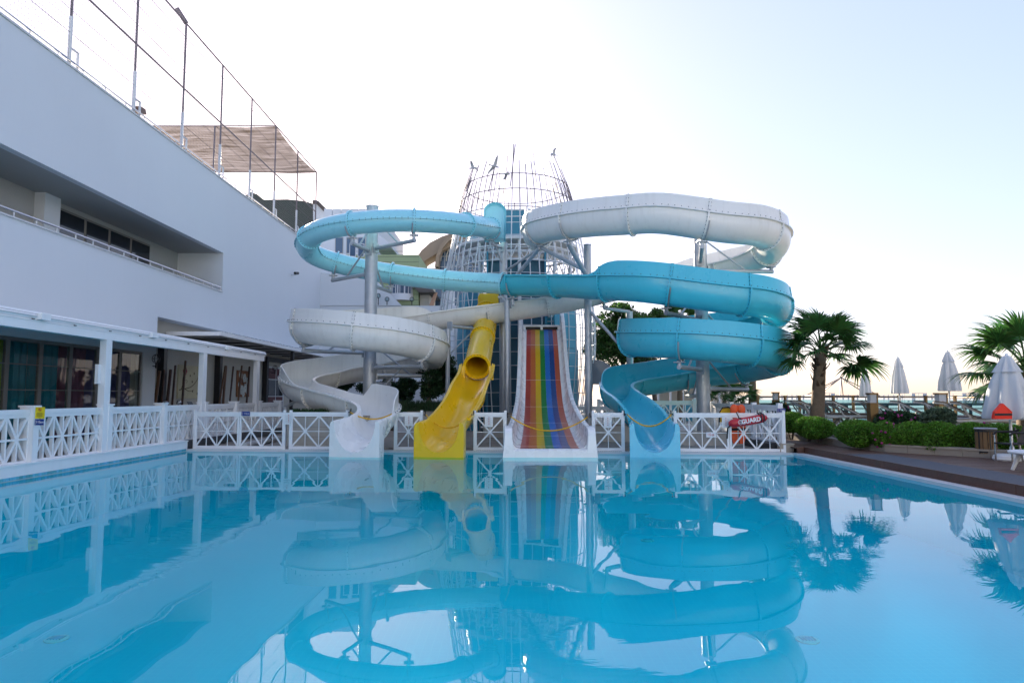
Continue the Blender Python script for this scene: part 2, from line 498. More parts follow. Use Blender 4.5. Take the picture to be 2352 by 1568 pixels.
def lettering(s, size, mtx, material, parent, bold=0.0, name='lettering'):
    me = text_mesh(s, size, bold); me.transform(mtx)
    me.materials.clear(); me.materials.append(MATS[material])
    return link(name, me, parent)
def spline(pts, step=.22):
    """centripetal-ish Catmull-Rom through Vectors (any dimension list), resampled"""
    P = [list(p) for p in pts]; dim = len(P[0])
    P = [[2 * a - b for a, b in zip(P[0], P[1])]] + P + [[2 * a - b for a, b in zip(P[-1], P[-2])]]
    out = []
    for i in range(1, len(P) - 2):
        p0, p1, p2, p3 = P[i - 1], P[i], P[i + 1], P[i + 2]
        ln = math.dist(p1[:3], p2[:3]); n = max(2, int(ln / step + .5))
        for k in range(n):
            t = k / n
            out.append([.5 * ((2 * b) + (-a + c) * t + (2 * a - 5 * b + 4 * c - d) * t * t + (-a + 3 * b - 3 * c + d) * t ** 3) for a, b, c, d in zip(p0, p1, p2, p3)])
    out.append(P[-2]); return out
# ================================================================ the setting: pool, decks, land, sea
PL, PR = -9.80, 7.95                    # pool edges left / right
FL, FR = 20.75, 19.42                   # far edge depth at left / right corner
PN = 1.2                                # near edge
def far_y(x): return FL + (x - PL) / (PR - PL) * (FR - FL)
GZ = .05                                # level of the far deck

w = MB(); w.quad((PL, PN, 0), (PR, PN, 0), (PR, FR, 0), (PL, FL, 0))
struct(w.build('pool_water', 'pool_water'), 'calm blue swimming pool water mirroring the slides')
b = MB()
b.quad((PL, PN, -1.15), (PR, PN, -1.15), (PR, FR, -1.15), (PL, FL, -1.15))
floor = struct(b.build('pool_floor', 'pool_tile'), 'light blue tiled pool floor')
b = MB()
zt = .045
b.quad((PL, PN, -1.15), (PL, FL, -1.15), (PL, FL, zt), (PL, PN, zt))
b.quad((PL, FL, -1.15), (PR, FR, -1.15), (PR, FR, zt), (PL, FL, zt))
b.quad((PR, FR, -1.15), (PR, PN, -1.15), (PR, PN, zt), (PR, FR, zt))
b.quad((PR, PN, -1.15), (PL, PN, -1.15), (PL, PN, zt), (PR, PN, zt))
struct(b.build('pool_wall', 'pool_tile'), 'blue tiled pool wall')
# round drains in the floor
for i, (px, py, lab) in enumerate(((1855, 1470, 'round white drain in the pool floor below the clear right foreground'), (130, 1468, 'round white drain in the pool floor near the left front corner'),
                                   (1487, 1241, 'round white drain in the pool floor under the blue coil reflection'))):
    p = Wz(px, py, -1.15)
    t = thing('pool_drain', lab, 'drain', (p.x, p.y, -1.15), 'drains in the pool floor')
    m = MB(); m.lathe((p.x, p.y, -1.148), [(.13, 0), (.13, .012), (.10, .018)], 20); m.build('drain_ring', 'coping', t, True)
    m = MB()
    for k in range(-2, 3): m.box((p.x + k * .035, p.y, -1.126), (.014, .12, .01))
    m.build('drain_grille', 'mosaic', t)

# land (one sheet with the pool left open), terrace slabs and decks above it
g = MB(); Z0 = -.03
g.quad((-900, -60, Z0), (PL, -60, Z0), (PL, FL, Z0), (-900, FL, Z0))
g.quad((PL, -60, Z0), (PR, -60, Z0), (PR, PN, Z0), (PL, PN, Z0))
g.quad((PR, -60, Z0), (16, -60, Z0), (16, FR, Z0), (PR, FR, Z0))
g.add([(-900, FL, Z0), (PL, FL, Z0), (PR, FR, Z0), (16, FR, Z0), (16, 36, Z0), (-900, 36, Z0)], [(0, 1, 2, 3, 4, 5)])
g.quad((-900, 36, Z0), (16, 36, Z0), (10, 75, Z0), (-900, 900, Z0))
struct(g.build('ground', 'land'), 'paved hotel ground around the pool')
s_ = MB(); s_.quad((-9000, -9000, -2.2), (20000, -9000, -2.2), (20000, 26000, -2.2), (-9000, 26000, -2.2))
struct(s_.build('sea', 'sea_water'), 'pale blue sea behind the sun deck')

# far paved deck behind the pool edge, in real slabs
m = MB(); m.prism([(PL, FL + .001, GZ - .045), (PR + .6, far_y(PR + .6), GZ - .045), (PR + .6, 32, GZ - .045), (PL, 32, GZ - .045)], (0, 0, .03))
far_deck = struct(m.build('far_deck', 'stone_wall'), 'paved deck under the slides')
slab = MB(); slab.box((0, 0, 0), (.985, .585, .04)); slab_me = slab.mesh('paving_slab', 'paving')
cnt = 0
for j in range(9):
    for i in range(18):
        x = PL + .5 + i * 1.0 + (.5 if j % 2 else 0); y = 21.45 + j * .6
        if x > PR + .1 or cnt >= 290: continue
        o = link('paving_slab', slab_me, None); o.parent = far_deck
        o.location = (x, y, GZ - .006 + random.uniform(-.004, .006)); o.rotation_euler = (random.uniform(-.006, .006), random.uniform(-.004, .004), 0); cnt += 1
# gutter kerb at the far edge
m = MB(); m.prism([(PL - .1, FL - .005, .0), (PR + .05, far_y(PR) - .005, .0), (PR + .05, far_y(PR) + .28, .0), (PL - .1, FL + .28, .0)], (0, 0, .052))
kerb = struct(m.build('far_pool_kerb', 'coping'), 'pale overflow kerb along the far pool edge')
m = MB()
for k in range(330):
    x = PL + .1 + k * .053; m.box((x, far_y(x) + .14, .057), (.026, .16, .012), -.075)
gr = m.build('gutter_grille', 'sign_white', kerb); gr['kind'] = 'stuff'

# left terrace slab with the white base board and the mosaic band
m = MB(); m.b6(-16.4, -10.17, -12, 48, -.02, .285)
struct(m.build('terrace_floor', 'stone_wall'), 'raised terrace floor beside the hotel')
m = MB(); m.b6(-10.165, PL + .0, -3, 20.80, .055, .31); m.b6(-10.165, PL + .025, -3, 20.80, .285, .314)
base = struct(m.build('terrace_base_wall', 'white_wood'), 'white base board under the terrace fence')
m = MB(); m.b6(-10.165, PL + .012, 20.803, 29.6, .07, .31)
struct(m.build('terrace_plinth', 'granite_dark'), 'dark granite plinth under the far part of the terrace fence')
m = MB()
for r in range(2):
    for k in range(215):
        y = PN + .05 + k * .0915
        if y > 20.7: break
        m.box((PL + .006, y, -.055 + .10 * r), (.012, .082, .088 if r == 0 else .06))
mo = m.build('mosaic_tile_band', 'mosaic', base); mo['kind'] = 'stuff'
m = MB(); m.b6(PL + .0005, PL + .005, PN, 20.74, -.12, .056); m.build('mosaic_grout_bed', 'mosaic_grout', base)

# right side: coping, fascia step, boarded deck, grey runner
m = MB()
m.b6(PR - .02, 8.18, PN, FR - .02, .0, .062)
cop = struct(m.build('right_coping', 'coping'), 'white stone coping along the right pool edge')
DZ = .22
for k in range(9):
    y0 = 1.0 + k * 2.05; y1 = min(y0 + 2.04, FR - .15)
    if y1 - y0 < .2: continue
    f = MB(); f.b6(8.185, 8.225, y0, y1, .05, DZ + .012); f.build('fascia_board', 'fascia_wood', cop)
f = MB(); f.b6(7.98, 8.23, FR - .14, FR - .10, .065, DZ + .012); f.build('fascia_board', 'fascia_wood', cop)
m = MB(); m.b6(8.23, 15, -2, 26, -.02, DZ - .03)
deck = struct(m.build('right_deck', 'roof_dark'), 'brown boarded deck to the right of the pool')
def deck_x1(y):
    pts = [(-2, 13.2), (12, 13.2), (14.6, 12.4), (16, 11.1), (17.8, 9.62), (20, 9.35), (23, 9.25), (27, 9.2)]
    for (a, xa), (b_, xb) in zip(pts, pts[1:]):
        if y <= b_: return xa + (xb - xa) * (y - a) / (b_ - a)
    return 9.2
for k in range(140):
    y = 5.0 + k * .142
    if y > 24.6: break
    x0 = 8.228 if y < FR - .1 else 7.95
    x1 = deck_x1(y) - .02
    cut = random.uniform(x0 + .7, x1 - .3) if x1 - x0 > 1.6 else None
    for a, b_ in (((x0, cut - .003), (cut + .003, x1)) if cut else ((x0, x1),)):
        if y > 18 and cut: pass
        f = MB(); f.b6(a, b_, y, y + .134, DZ - .028, DZ + random.uniform(-.002, .002))
        me = f.mesh('deck_board', 'deck_wood'); o = link('deck_board', me); o.parent = deck
        if not cut: break
m = MB()
N_ = 40
for k in range(N_):
    y0 = 3 + k * (17.0 - 3) / N_; y1 = y0 + (17.0 - 3) / N_
    z = DZ + .004 + .004 * math.sin(k * 1.3); z2 = DZ + .004 + .004 * math.sin((k + 1) * 1.3)
    m.add([(8.25, y0, z + .004), (9.22 + .02 * math.sin(k * .7), y0, z + .004), (9.22 + .02 * math.sin((k + 1) * .7), y1, z2 + .004), (8.25, y1, z2 + .004)], [(0, 1, 2, 3)])
    m.add([(8.24, y0, DZ - .02), (8.25, y0, z + .004), (8.25, y1, z2 + .004), (8.24, y1, DZ - .02)], [(0, 1, 2, 3)])
rn = m.build('carpet_runner', 'carpet'); tag(rn, 'grey carpet runner laid along the pool side of the wooden deck', 'carpet')

# planter: kerb of stone blocks following a curve, soil behind
kp = [Vector((deck_x1(y), y, DZ)) for y in (24.4, 23, 21.5, 20, 18.9, 17.8, 16.9, 16, 15.3, 14.6, 13.5, 12, 10)]
kd = spline([tuple(p) for p in kp], .55)
pk = tag(bpy.data.objects.new('planter_kerb', None), 'low kerb of beige stone blocks edging the planting bed by the deck', 'kerb')
C.objects.link(pk); pk.location = kp[5]
for a, b_ in zip(kd, kd[1:]):
    a = Vector(a); b_ = Vector(b_); t = (b_ - a).normalized(); n_ = Vector((t.y, -t.x, 0))
    if n_.x < 0: n_ = -n_
    m = MB(); q = .004
    m.prism([a + t * q + Vector((0, 0, -.06)), b_ - t * q + Vector((0, 0, -.06)), b_ - t * q + n_ * .26 + Vector((0, 0, -.06)), a + t * q + n_ * .26 + Vector((0, 0, -.06))], (0, 0, .21))
    m.build('kerb_block', 'stone_wall', pk)
    m = MB()
    m.prism([a + t * q - n_ * .02 + Vector((0, 0, .155)), b_ - t * q - n_ * .02 + Vector((0, 0, .155)), b_ - t * q + n_ * .28 + Vector((0, 0, .155)), a + t * q + n_ * .28 + Vector((0, 0, .155))], (0, 0, .045))
    m.build('kerb_cap', 'stone_cap', pk)
m = MB()
so = [(Vector(p).x + .2, Vector(p).y) for p in kd]
m.add([(x, y, DZ + .10) for x, y in so] + [(16.5, 10, DZ + .10), (16.5, 26, DZ + .10), (9.3, 26, DZ + .10)], [tuple(range(len(so) + 3))])
struct(m.build('planting_bed_soil', 'soil'), 'dark soil of the planting bed')
# upper sun deck behind the bed
m = MB(); m.prism([(9.3, 25.2, .2), (13.0, 21.2, .2), (15.2, 18.2, .2), (40, 18.2, .2), (40, 33.5, .2), (9.3, 33.5, .2)], (0, 0, .33))
struct(m.build('sun_deck', 'stone_wall'), 'stone sun deck behind the planting bed')
m = MB(); m.quad((16, -60, -.6), (200, -60, -.6), (200, 38, -1.9), (16, 38, -.6)); m.quad((16, 36, -.6), (200, 36, -1.7), (200, 60, -2.5), (10, 60, -2.5))
struct(m.build('beach', 'sand'), 'sandy beach between the sun deck and the sea')
# low retaining walls and plinths behind the front fence, clad in stone tiles
def clad_wall(name, p, q, z0, z1, thick, label, cap='stone_cap'):
    p = Vector((p[0], p[1], 0)); q = Vector((q[0], q[1], 0)); t = (q - p).normalized(); n_ = Vector((-t.y, t.x, 0)); ln = (q - p).length
    m = MB(); m.prism([p + Vector((0, 0, z0)), q + Vector((0, 0, z0)), q + n_ * thick + Vector((0, 0, z0)), p + n_ * thick + Vector((0, 0, z0))], (0, 0, z1 - z0))
    root = m.build(name, 'stone_wall'); tag(root, label, 'wall')
    nx = max(1, int(ln / .62)); nz = max(1, int((z1 - z0) / .31))
    for i in range(nx):
        for j in range(nz):
            a = p + t * (i * ln / nx + .004); b_ = p + t * ((i + 1) * ln / nx - .004)
            za = z0 + j * (z1 - z0) / nz + .004; zb = z0 + (j + 1) * (z1 - z0) / nz - .004
            d = .012 + random.uniform(0, .006)
            f = MB(); f.prism([a - n_ * d + Vector((0, 0, za)), b_ - n_ * d + Vector((0, 0, za)), b_ - n_ * .001 + Vector((0, 0, za)), a - n_ * .001 + Vector((0, 0, za))], (0, 0, zb - za))
            f.build('cladding_tile', 'wall_beige', root)
    f = MB(); f.prism([p - n_ * .04 + Vector((0, 0, z1)), q - n_ * .04 + Vector((0, 0, z1)), q + n_ * (thick + .02) + Vector((0, 0, z1)), p + n_ * (thick + .02) + Vector((0, 0, z1))], (0, 0, .05))
    f.build('cap_stone', cap, root)
    return root
clad_wall('retaining_wall', (-7.2, 22.0), (-4.6, 21.9), GZ, .98, .3, 'beige tiled planter wall behind the fence left of the white slide exit')
clad_wall('retaining_wall', (-4.0, 26.1), (-1.9, 26.0), GZ, 1.02, .3, 'beige stone wall seen between the white and the yellow slide')
clad_wall('retaining_wall', (-1.1, 26.4), (.1, 26.35), GZ, .95, .3, 'beige stone wall seen between the yellow and the rainbow slide')
clad_wall('retaining_wall', (2.5, 24.0), (4.9, 23.9), GZ, .62, .3, 'low beige wall seen between the rainbow and the blue slide')
clad_wall('retaining_wall', (5.2, 22.4), (8.2, 22.2), GZ, .45, .5, 'low beige plinth wall in front of the big right column')
# hedge of rosemary-like plants on the first wall comes with the plants
# drain pipe lying behind the left front fence
t = thing('drain_pipe', 'grey plastic pipe lying on the ground behind the left front fence', 'pipe', (-6.5, 21.7, GZ + .1))
a, b_ = Wz(560, 1022, GZ + .12), Wz(672, 1000, GZ + .10)
m = MB(); m.tube([a, b_, b_ + Vector((1.2, .5, 0))], .085, 14); m.build('pipe', 'pvc', t, True)
for k in (.45, .8):
    p = a.lerp(b_, k); m = MB(); m.tube([p, a.lerp(b_, k + .02)], .1, 14); m.build('pipe_band', 'dark_steel', t, True)
# ================================================================ water slides
def frames(path):
    """path rows: x, y, z, bank, ext_left, ext_right -> list of (P, T, Rv, Uv, el, er)"""
    out = []; n = len(path)
    for i, r in enumerate(path):
        a = Vector(path[max(0, i - 1)][:3]); b = Vector(path[min(n - 1, i + 1)][:3])
        t = (b - a).normalized(); rv = t.cross(Vector((0, 0, 1))).normalized(); uv = rv.cross(t)
        k = r[3]; r2 = rv * math.cos(k) + uv * math.sin(k); u2 = uv * math.cos(k) - rv * math.sin(k)
        out.append((Vector(r[:3]), t, r2, u2, max(0, r[4]), max(0, r[5])))
    return out
def flume_outline(a, d, th, el, er, n=12):
    el = max(el, .028); er = max(er, .028)
    pts = [(-a - .02, el), (-a, .0)]
    for i in range(1, n):
        f = -math.pi / 2 + math.pi * i / n
        pts.append((a * math.sin(f), -d * math.cos(f)))
    pts += [(a, .0), (a + .02, er)]
    A, D = a + th, d + th
    pts += [(a + .02 + th, er), (A, .025), (A + .085, .025), (A + .085, -.03), (A, -.032)]
    for i in range(1, n):
        f = math.pi / 2 - math.pi * i / n
        pts.append((A * math.sin(f), -D * math.cos(f)))
    pts += [(-A, -.032), (-A - .085, -.03), (-A - .085, .025), (-A, .025), (-a - .02 - th, el)]
    return pts
def flange_pts(a, d, th, el, er, w, n=12):
    """outer band that follows the outside of the channel, w wide"""
    A, D = a + th, d + th; inn = []; out = []
    if er > .1: inn += [(a + .02 + th, er)]; out += [(a + .02 + th + .035, er)]
    if er > .1: inn += [(A + .006, .03)]; out += [(A + .04, .03)]
    inn.append((A - .002, -.033)); out.append((A + w, -.033))
    for i in range(1, n):
        f = math.pi / 2 - math.pi * i / n
        inn.append(((A - .002) * math.sin(f), -(D - .002) * math.cos(f))); out.append(((A + w) * math.sin(f), -(D + w) * math.cos(f)))
    inn.append((-A + .002, -.033)); out.append((-A - w, -.033))
    if el > .1: inn += [(-A - .006, .03)]; out += [(-A - .04, .03)]
    if el > .1: inn += [(-a - .02 - th, el)]; out += [(-a - .02 - th - .035, el)]
    return inn, out
def sweep(fr, prof, caps=True):
    m = MB(); vs = []; n = None
    for P, t, r, u, el, er in fr:
        pts = prof(el, er); n = len(pts)
        vs += [P + r * x + u * y for x, y in pts]
    fs = []
    for i in range(len(fr) - 1):
        for k in range(n):
            k2 = (k + 1) % n
            fs.append((i * n + k, i * n + k2, (i + 1) * n + k2, (i + 1) * n + k))
    if caps:
        fs.append(tuple(reversed(range(n)))); fs.append(tuple(range((len(fr) - 1) * n, len(fr) * n)))
    m.add(vs, fs); return m
def band_mesh(f, inn, out, half):
    P, t, r, u, el, er = f
    n = len(inn); vs = []
    for s in (-half, half):
        vs += [P + t * s + r * x + u * y for x, y in inn] + [P + t * s + r * x + u * y for x, y in out]
    fs = []
    for k in range(n - 1):
        fs += [(k, k + 1, n + k + 1, n + k), (2 * n + k + 1, 2 * n + k, 3 * n + k, 3 * n + k + 1), (n + k, n + k + 1, 3 * n + k + 1, 3 * n + k)]
    fs += [(0, n, 3 * n, 2 * n), (n - 1, 3 * n - 1, 4 * n - 1, 2 * n - 1)]
    m = MB(); m.add(vs, fs); return m
def bolts_on(m, f, inn, out, half, step=.13, r=.012):
    P, t, rr, u, el, er = f
    mid = [((a[0] + b[0]) / 2, (a[1] + b[1]) / 2) for a, b in zip(inn, out)]
    acc = 0
    for (x0, y0), (x1, y1) in zip(mid, mid[1:]):
        ln = math.hypot(x1 - x0, y1 - y0)
        while acc < ln:
            k = acc / ln; c = P + rr * (x0 + (x1 - x0) * k) + u * (y0 + (y1 - y0) * k)
            m.tube([c - t * (half + .016), c + t * (half + .016)], r, 6)
            acc += step
        acc -= ln
def build_flume(root, rows, a, d, th, material, sec=2.3, step=.2, bolt_lip=True, first_flange=True, last_flange=True):
    path = spline(rows, step); fr = frames(path)
    # cut into moulded sections
    L = [0]
    for p, q in zip(path, path[1:]): L.append(L[-1] + math.dist(p[:3], q[:3]))
    ns = max(1, round(L[-1] / sec)); cuts = []
    for k in range(ns + 1):
        tgt = L[-1] * k / ns; cuts.append(min(range(len(L)), key=lambda i: abs(L[i] - tgt)))
    prof = lambda el, er: flume_outline(a, d, th, el, er)
    for k in range(ns):
        seg = fr[cuts[k]:cuts[k + 1] + 1]
        if len(seg) < 2: continue
        sec_o = sweep(seg, prof).build('flume_section', material, root, True, 40)
        if bolt_lip:       # little bolts on the lip where the raised side wall is fixed
            bm_ = MB(); got = False
            for (P, t, r, u, el, er) in seg[::1]:
                if er > .12:
                    c = P + r * (a + th + .055) + u * .03; bm_.tube([c, c + u * .03], .014, 6); got = True
                if el > .12:
                    c = P - r * (a + th + .055) + u * .03; bm_.tube([c, c + u * .03], .014, 6); got = True
            if got:
                o = bm_.build('lip_bolts', 'bolt', sec_o); o['kind'] = 'stuff'
    for j, c in enumerate(cuts):
        if (j == 0 and not first_flange) or (j == len(cuts) - 1 and not last_flange): continue
        f = fr[c]; inn, out = flange_pts(a, d, th, f[4], f[5], .075)
        fo = band_mesh(f, inn, out, .028).build('joint_flange', material, root, True, 40)
        bm_ = MB(); bolts_on(bm_, f, inn, out, .03)
        o = bm_.build('flange_bolts', 'bolt', fo); o['kind'] = 'stuff'
    return fr, cuts
def build_tube(root, rows, r, material, sec=2.4, step=.2):
    path = spline([list(p) + [0, 0, 0] for p in rows], step); fr = frames(path)
    L = [0]
    for p, q in zip(path, path[1:]): L.append(L[-1] + math.dist(p[:3], q[:3]))
    ns = max(1, round(L[-1] / sec)); cuts = []
    for k in range(ns + 1):
        tgt = L[-1] * k / ns; cuts.append(min(range(len(L)), key=lambda i: abs(L[i] - tgt)))
    n = 28
    def ring(rad): return [(rad * math.cos(2 * math.pi * k / n), rad * math.sin(2 * math.pi * k / n)) for k in range(n)]
    for k in range(ns):
        seg = fr[cuts[k]:cuts[k + 1] + 1]
        m = MB()
        for rad, flip in ((r, False), (r - .02, True)):
            sub = sweep(seg, lambda el, er: ring(rad), caps=False)
            if flip: sub.f = [tuple(reversed(f)) for f in sub.f]
            m.add(sub.v, sub.f)
        sec_o = m.build('tube_section', material, root, True, 40)
        sm = MB(); bb = MB()
        for s in (-1, 1):
            vs = []; nn = 4
            for (P, t, rr, u, _, __) in seg:
                for x, y in ((r - .004, -.016), (r + .05, -.016), (r + .05, .016), (r - .004, .016)): vs.append(P + rr * (x * s) + u * y)
            fs = []
            for i in range(len(seg) - 1):
                for q in range(4):
                    q2 = (q + 1) % 4; fs.append((i * 4 + q, i * 4 + q2, (i + 1) * 4 + q2, (i + 1) * 4 + q))
            sm.add(vs, fs)
            for (P, t, rr, u, _, __) in seg:
                c = P + rr * ((r + .034) * s); bb.tube([c - u * .034, c + u * .034], .013, 6)
        sm.build('seam_strip', material, sec_o)
        o = bb.build('seam_bolts', 'bolt', sec_o); o['kind'] = 'stuff'
    for c in cuts:
        f = fr[c]
        inn = [((r - .002) * math.cos(2 * math.pi * k / n), (r - .002) * math.sin(2 * math.pi * k / n)) for k in range(n + 1)]
        out = [((r + .075) * math.cos(2 * math.pi * k / n), (r + .075) * math.sin(2 * math.pi * k / n)) for k in range(n + 1)]
        fo = band_mesh(f, inn, out, .03).build('joint_flange', material, root, True, 40)
        bm_ = MB(); bolts_on(bm_, f, inn, out, .032, .11)
        o = bm_.build('flange_bolts', 'bolt', fo); o['kind'] = 'stuff'
    return fr, cuts
def exit_piece(root, fr_end, a, d, material, length=1.25, name='exit_trough', zbot=-.06, flat=.075, zlow=.13):
    """moulded end block: channel inside, flat flared outside, closed down to the water"""
    P, t, r, u, _, __ = fr_end
    P = P - t * .12
    t = Vector((t.x, t.y, 0)).normalized(); r = t.cross(Vector((0, 0, 1))); u = Vector((0, 0, 1))
    m = MB(); vs = []; n = 18; secs = 12
    d1 = P.z - .10 - zlow
    for i in range(secs):
        k = i / (secs - 1); e_ = k * k * (3 - 2 * k); Q = P + t * (length * k); sink = -.10 * k
        aa = a + .05 * e_; dd = d + .006 + (d1 - d) * e_
        ring = [(-aa, sink)]
        for j in range(1, n):
            f = -math.pi / 2 + math.pi * j / n
            ring.append((aa * math.copysign(abs(math.sin(f)) ** .95, f), sink - dd * math.cos(f)))
        ring.append((aa, sink))
        fl = .05 + (flat) * e_; W = aa + fl
        kb = min(1, max(0, (k - .12) / .5)); zb = -(dd + .05) * (1 - kb) + (zbot - P.z) * kb
        rd = .02 + .05 * max(0, (k - .8) / .2)
        ring += [(aa + fl * .3, sink + .024), (W - .03, sink + .012 - rd * .3), (W, sink - .03 - rd), (W * (.62 + .38 * kb), zb), (-W * (.62 + .38 * kb), zb), (-W, sink - .03 - rd), (-W + .03, sink + .012 - rd * .3), (-aa - fl * .3, sink + .024)]
        vs += [Q + r * x + u * y for x, y in ring]
    nn = n + 9; fs = []
    for i in range(secs - 1):
        for k in range(nn):
            k2 = (k + 1) % nn; fs.append((i * nn + k, i * nn + k2, (i + 1) * nn + k2, (i + 1) * nn + k))
    fs.append(tuple(reversed(range(nn)))); fs.append(tuple(range((secs - 1) * nn, secs * nn)))
    m.add(vs, fs)
    return m.build(name, material, root, True, 50)

XR, YR = 6.87, 24.6          # big right column
XL, YL = -5.38, 25.8         # big left column
def hel(xc, yc, r, deg, z, bank=.2, el=0, er=.46):
    return [xc + r * math.cos(R(deg)), yc - r * math.sin(R(deg)), z, bank, el, er]

# ---------------- blue slide
blue = thing('blue_water_slide', 'long light blue water slide, tube above and open spiral on the right', 'water slide', (3.94, 18.7, 0))
tube_rows = [V(1126, 524, 27.9), V(1098, 520, 26.6), V(1050, 514, 25.3), V(1000, 510, 24.6), V(938, 507, 24.35), V(872, 508, 24.3), V(808, 514, 24.35), V(752, 525, 24.75), V(716, 541, 25.4), V(704, 560, 26.1),
             V(712, 578, 26.75), V(738, 593, 27.2), V(784, 607, 27.45), V(835, 618, 27.5), V(900, 629, 27.5), V(975, 639, 27.5), V(1066, 647, 27.45), V(1120, 650, 27.3), V(1155, 652.3, 27.12)]
btf, btc = build_tube(blue, [tuple(v) for v in tube_rows], .41, 'blue_tube', 2.35)
# start scoop
P, t, r, u, _, __ = btf[0]
m = MB(); pts_o = []; pts_i = []
c0 = V(1137, 510, 28.15)
for k in range(25):
    an = math.pi * k / 24
    pts_o.append(c0 + Vector((.47 * math.cos(an), 0, .42 + .40 * math.sin(an)))); pts_i.append(c0 + Vector((.40 * math.cos(an), .0, .42 + .34 * math.sin(an))))
pts_o = [c0 + Vector((.44, 0, -.80))] + pts_o + [c0 + Vector((-.44, 0, -.80))]
pts_i = [c0 + Vector((.36, 0, -.66))] + pts_i + [c0 + Vector((-.36, 0, -.66))]
nb = len(pts_o); vs = []
for q in pts_i: vs.append(q + Vector((0, .16, 0)))
for q in pts_o: vs.append(q + Vector((0, -.10, 0)))
for q in pts_o: vs.append(q + Vector((0, .24, 0)))
fs = [tuple(range(nb))]
for k in range(nb - 1): fs += [(k, k + 1, nb + k + 1, nb + k), (nb + k, nb + k + 1, 2 * nb + k + 1, 2 * nb + k)]
fs.append(tuple(reversed(range(2 * nb, 3 * nb))))
m.add(vs, fs); m.build('start_scoop', 'blue_tube', blue, True, 40)
rows = []
for (x, y, Y, bank, er) in ((1181, 636.5, 26.95, 0, 0), (1235, 636.5, 26.2, 0, 0), (1300, 637, 25.1, .03, 0), (1372, 640, 23.9, .08, .02), (1395, 640, 23.6, .1, .30), (1425, 641, 23.2, .12, .50), (1500, 646, 22.5, .15, .50)):
    p = V(x, y, Y); rows.append([p.x, p.y, p.z, bank, 0, er])
rc = 2.52
for dg, z in ((90, 5.08), (60, 4.97), (30, 4.85), (0, 4.71), (-30, 4.57), (-60, 4.44), (-90, 4.30), (-120, 4.16), (-150, 4.02), (-180, 3.86), (-210, 3.72), (-240, 3.6), (-270, 3.47), (-300, 3.35), (-330, 3.22), (-360, 3.08), (-390, 2.95), (-420, 2.82), (-450, 2.66), (-480, 2.46)):
    rows.append(hel(XR, YR, rc, dg, z, .17, 0, .48))
rows += [[4.65, 26.35, 2.33, .15, 0, .46], [3.98, 25.45, 2.17, .12, 0, .42], [3.74, 24.5, 2.0, .08, 0, .12], [3.75, 23.5, 1.80, 0, 0, 0], [3.93, 22.4, 1.55, 0, 0, 0], [4.05, 21.3, 1.26, 0, 0, 0], [4.03, 20.5, 1.07, 0, 0, 0], [3.98, 19.85, .97, 0, 0, 0]]
bff, bfc = build_flume(blue, rows, .50, .72, .035, 'blue_gel', 2.35)
# half-open transition between the tube mouth and the open channel
Pa, ta, ra, ua = btf[-1][:4]; Pb, tb_, rb__, ub = bff[0][:4]; vs = []; nn = 17
for i in range(9):
    k = i / 8; e_ = k * k * (3 - 2 * k)
    for lay, off in ((0, .0), (1, .03)):
        for j in range(nn):
            f = (-1 + 2 * j / (nn - 1)) * math.pi / 2; f = f if lay == 0 else -f
            A_ = Pa + ra * ((.392 + off) * math.sin(f)) + ua * (-(.392 + off) * math.cos(f)); B_ = Pb + rb__ * ((.50 + off) * math.sin(f)) + ub * (-(.72 + off) * math.cos(f))
            vs.append(Pa.lerp(Pb, 0) + (A_ - Pa).lerp(B_ - Pa, e_) if False else (A_ + (Pb - Pa).dot(ta) * k * ta).lerp(B_ - (Pb - Pa).dot(ta) * (1 - k) * ta, e_))
m = MB(); w2 = 2 * nn; fs = []
for i in range(8):
    for j in range(w2):
        j2 = (j + 1) % w2; fs.append((i * w2 + j, i * w2 + j2, (i + 1) * w2 + j2, (i + 1) * w2 + j))
fs += [tuple(reversed(range(w2))), tuple(range(8 * w2, 9 * w2))]
m.add(vs, fs); m.build('transition_section', 'blue_gel', blue, True, 50)
exit_piece(blue, bff[-1], .50, .72, 'blue_exit', 1.28)

# ---------------- white slide
white = thing('white_water_slide', 'long white open water slide coiling from upper right to lower left', 'water slide', (-4.18, 18.7, 0))
rows = []
for (x, y, Y, bank, er) in ((1236, 537, 28.6, 0, .40), (1232, 529, 27.4, .05, .46), (1246, 518, 26.0, .10, .46), (1290, 508, 24.7, .12, .46), (1350, 500, 23.6, .14, .46), (1430, 494, 22.8, .15, .46), (1520, 490, 22.25, .15, .46)):
    p = V(x, y, Y); rows.append([p.x, p.y, p.z, bank, 0, er])
for dg, z in ((90, 7.36), (60, 7.31), (30, 7.24), (0, 7.15), (-30, 7.04), (-60, 6.92)):
    rows.append(hel(XR, YR, rc, dg, z, .17, 0, .46))
rows += [[6.7, 27.25, 6.76, .12, 0, .3], [5.4, 27.75, 6.52, .06, 0, .1], [4.0, 28.0, 6.20, 0, 0, 0], [1.82, 28.1, 5.72, 0, 0, 0], [-.36, 28.15, 5.40, 0, 0, 0], [-1.9, 28.2, 5.22, 0, 0, 0], [-3.2, 28.25, 5.07, .05, 0, .06], [-3.75, 28.25, 5.0, .08, 0, .35], [-4.4, 28.2, 4.92, .1, 0, .46]]
rl = 2.38
for dg, z in ((270, 4.80), (240, 4.67), (210, 4.52), (180, 4.36), (150, 4.22), (120, 4.08), (90, 3.93), (60, 3.79), (30, 3.63), (0, 3.47), (-30, 3.33), (-60, 3.19), (-90, 3.03), (-120, 2.86)):
    rows.append(hel(XL, YL, rl, dg, z, .17, 0, .46))
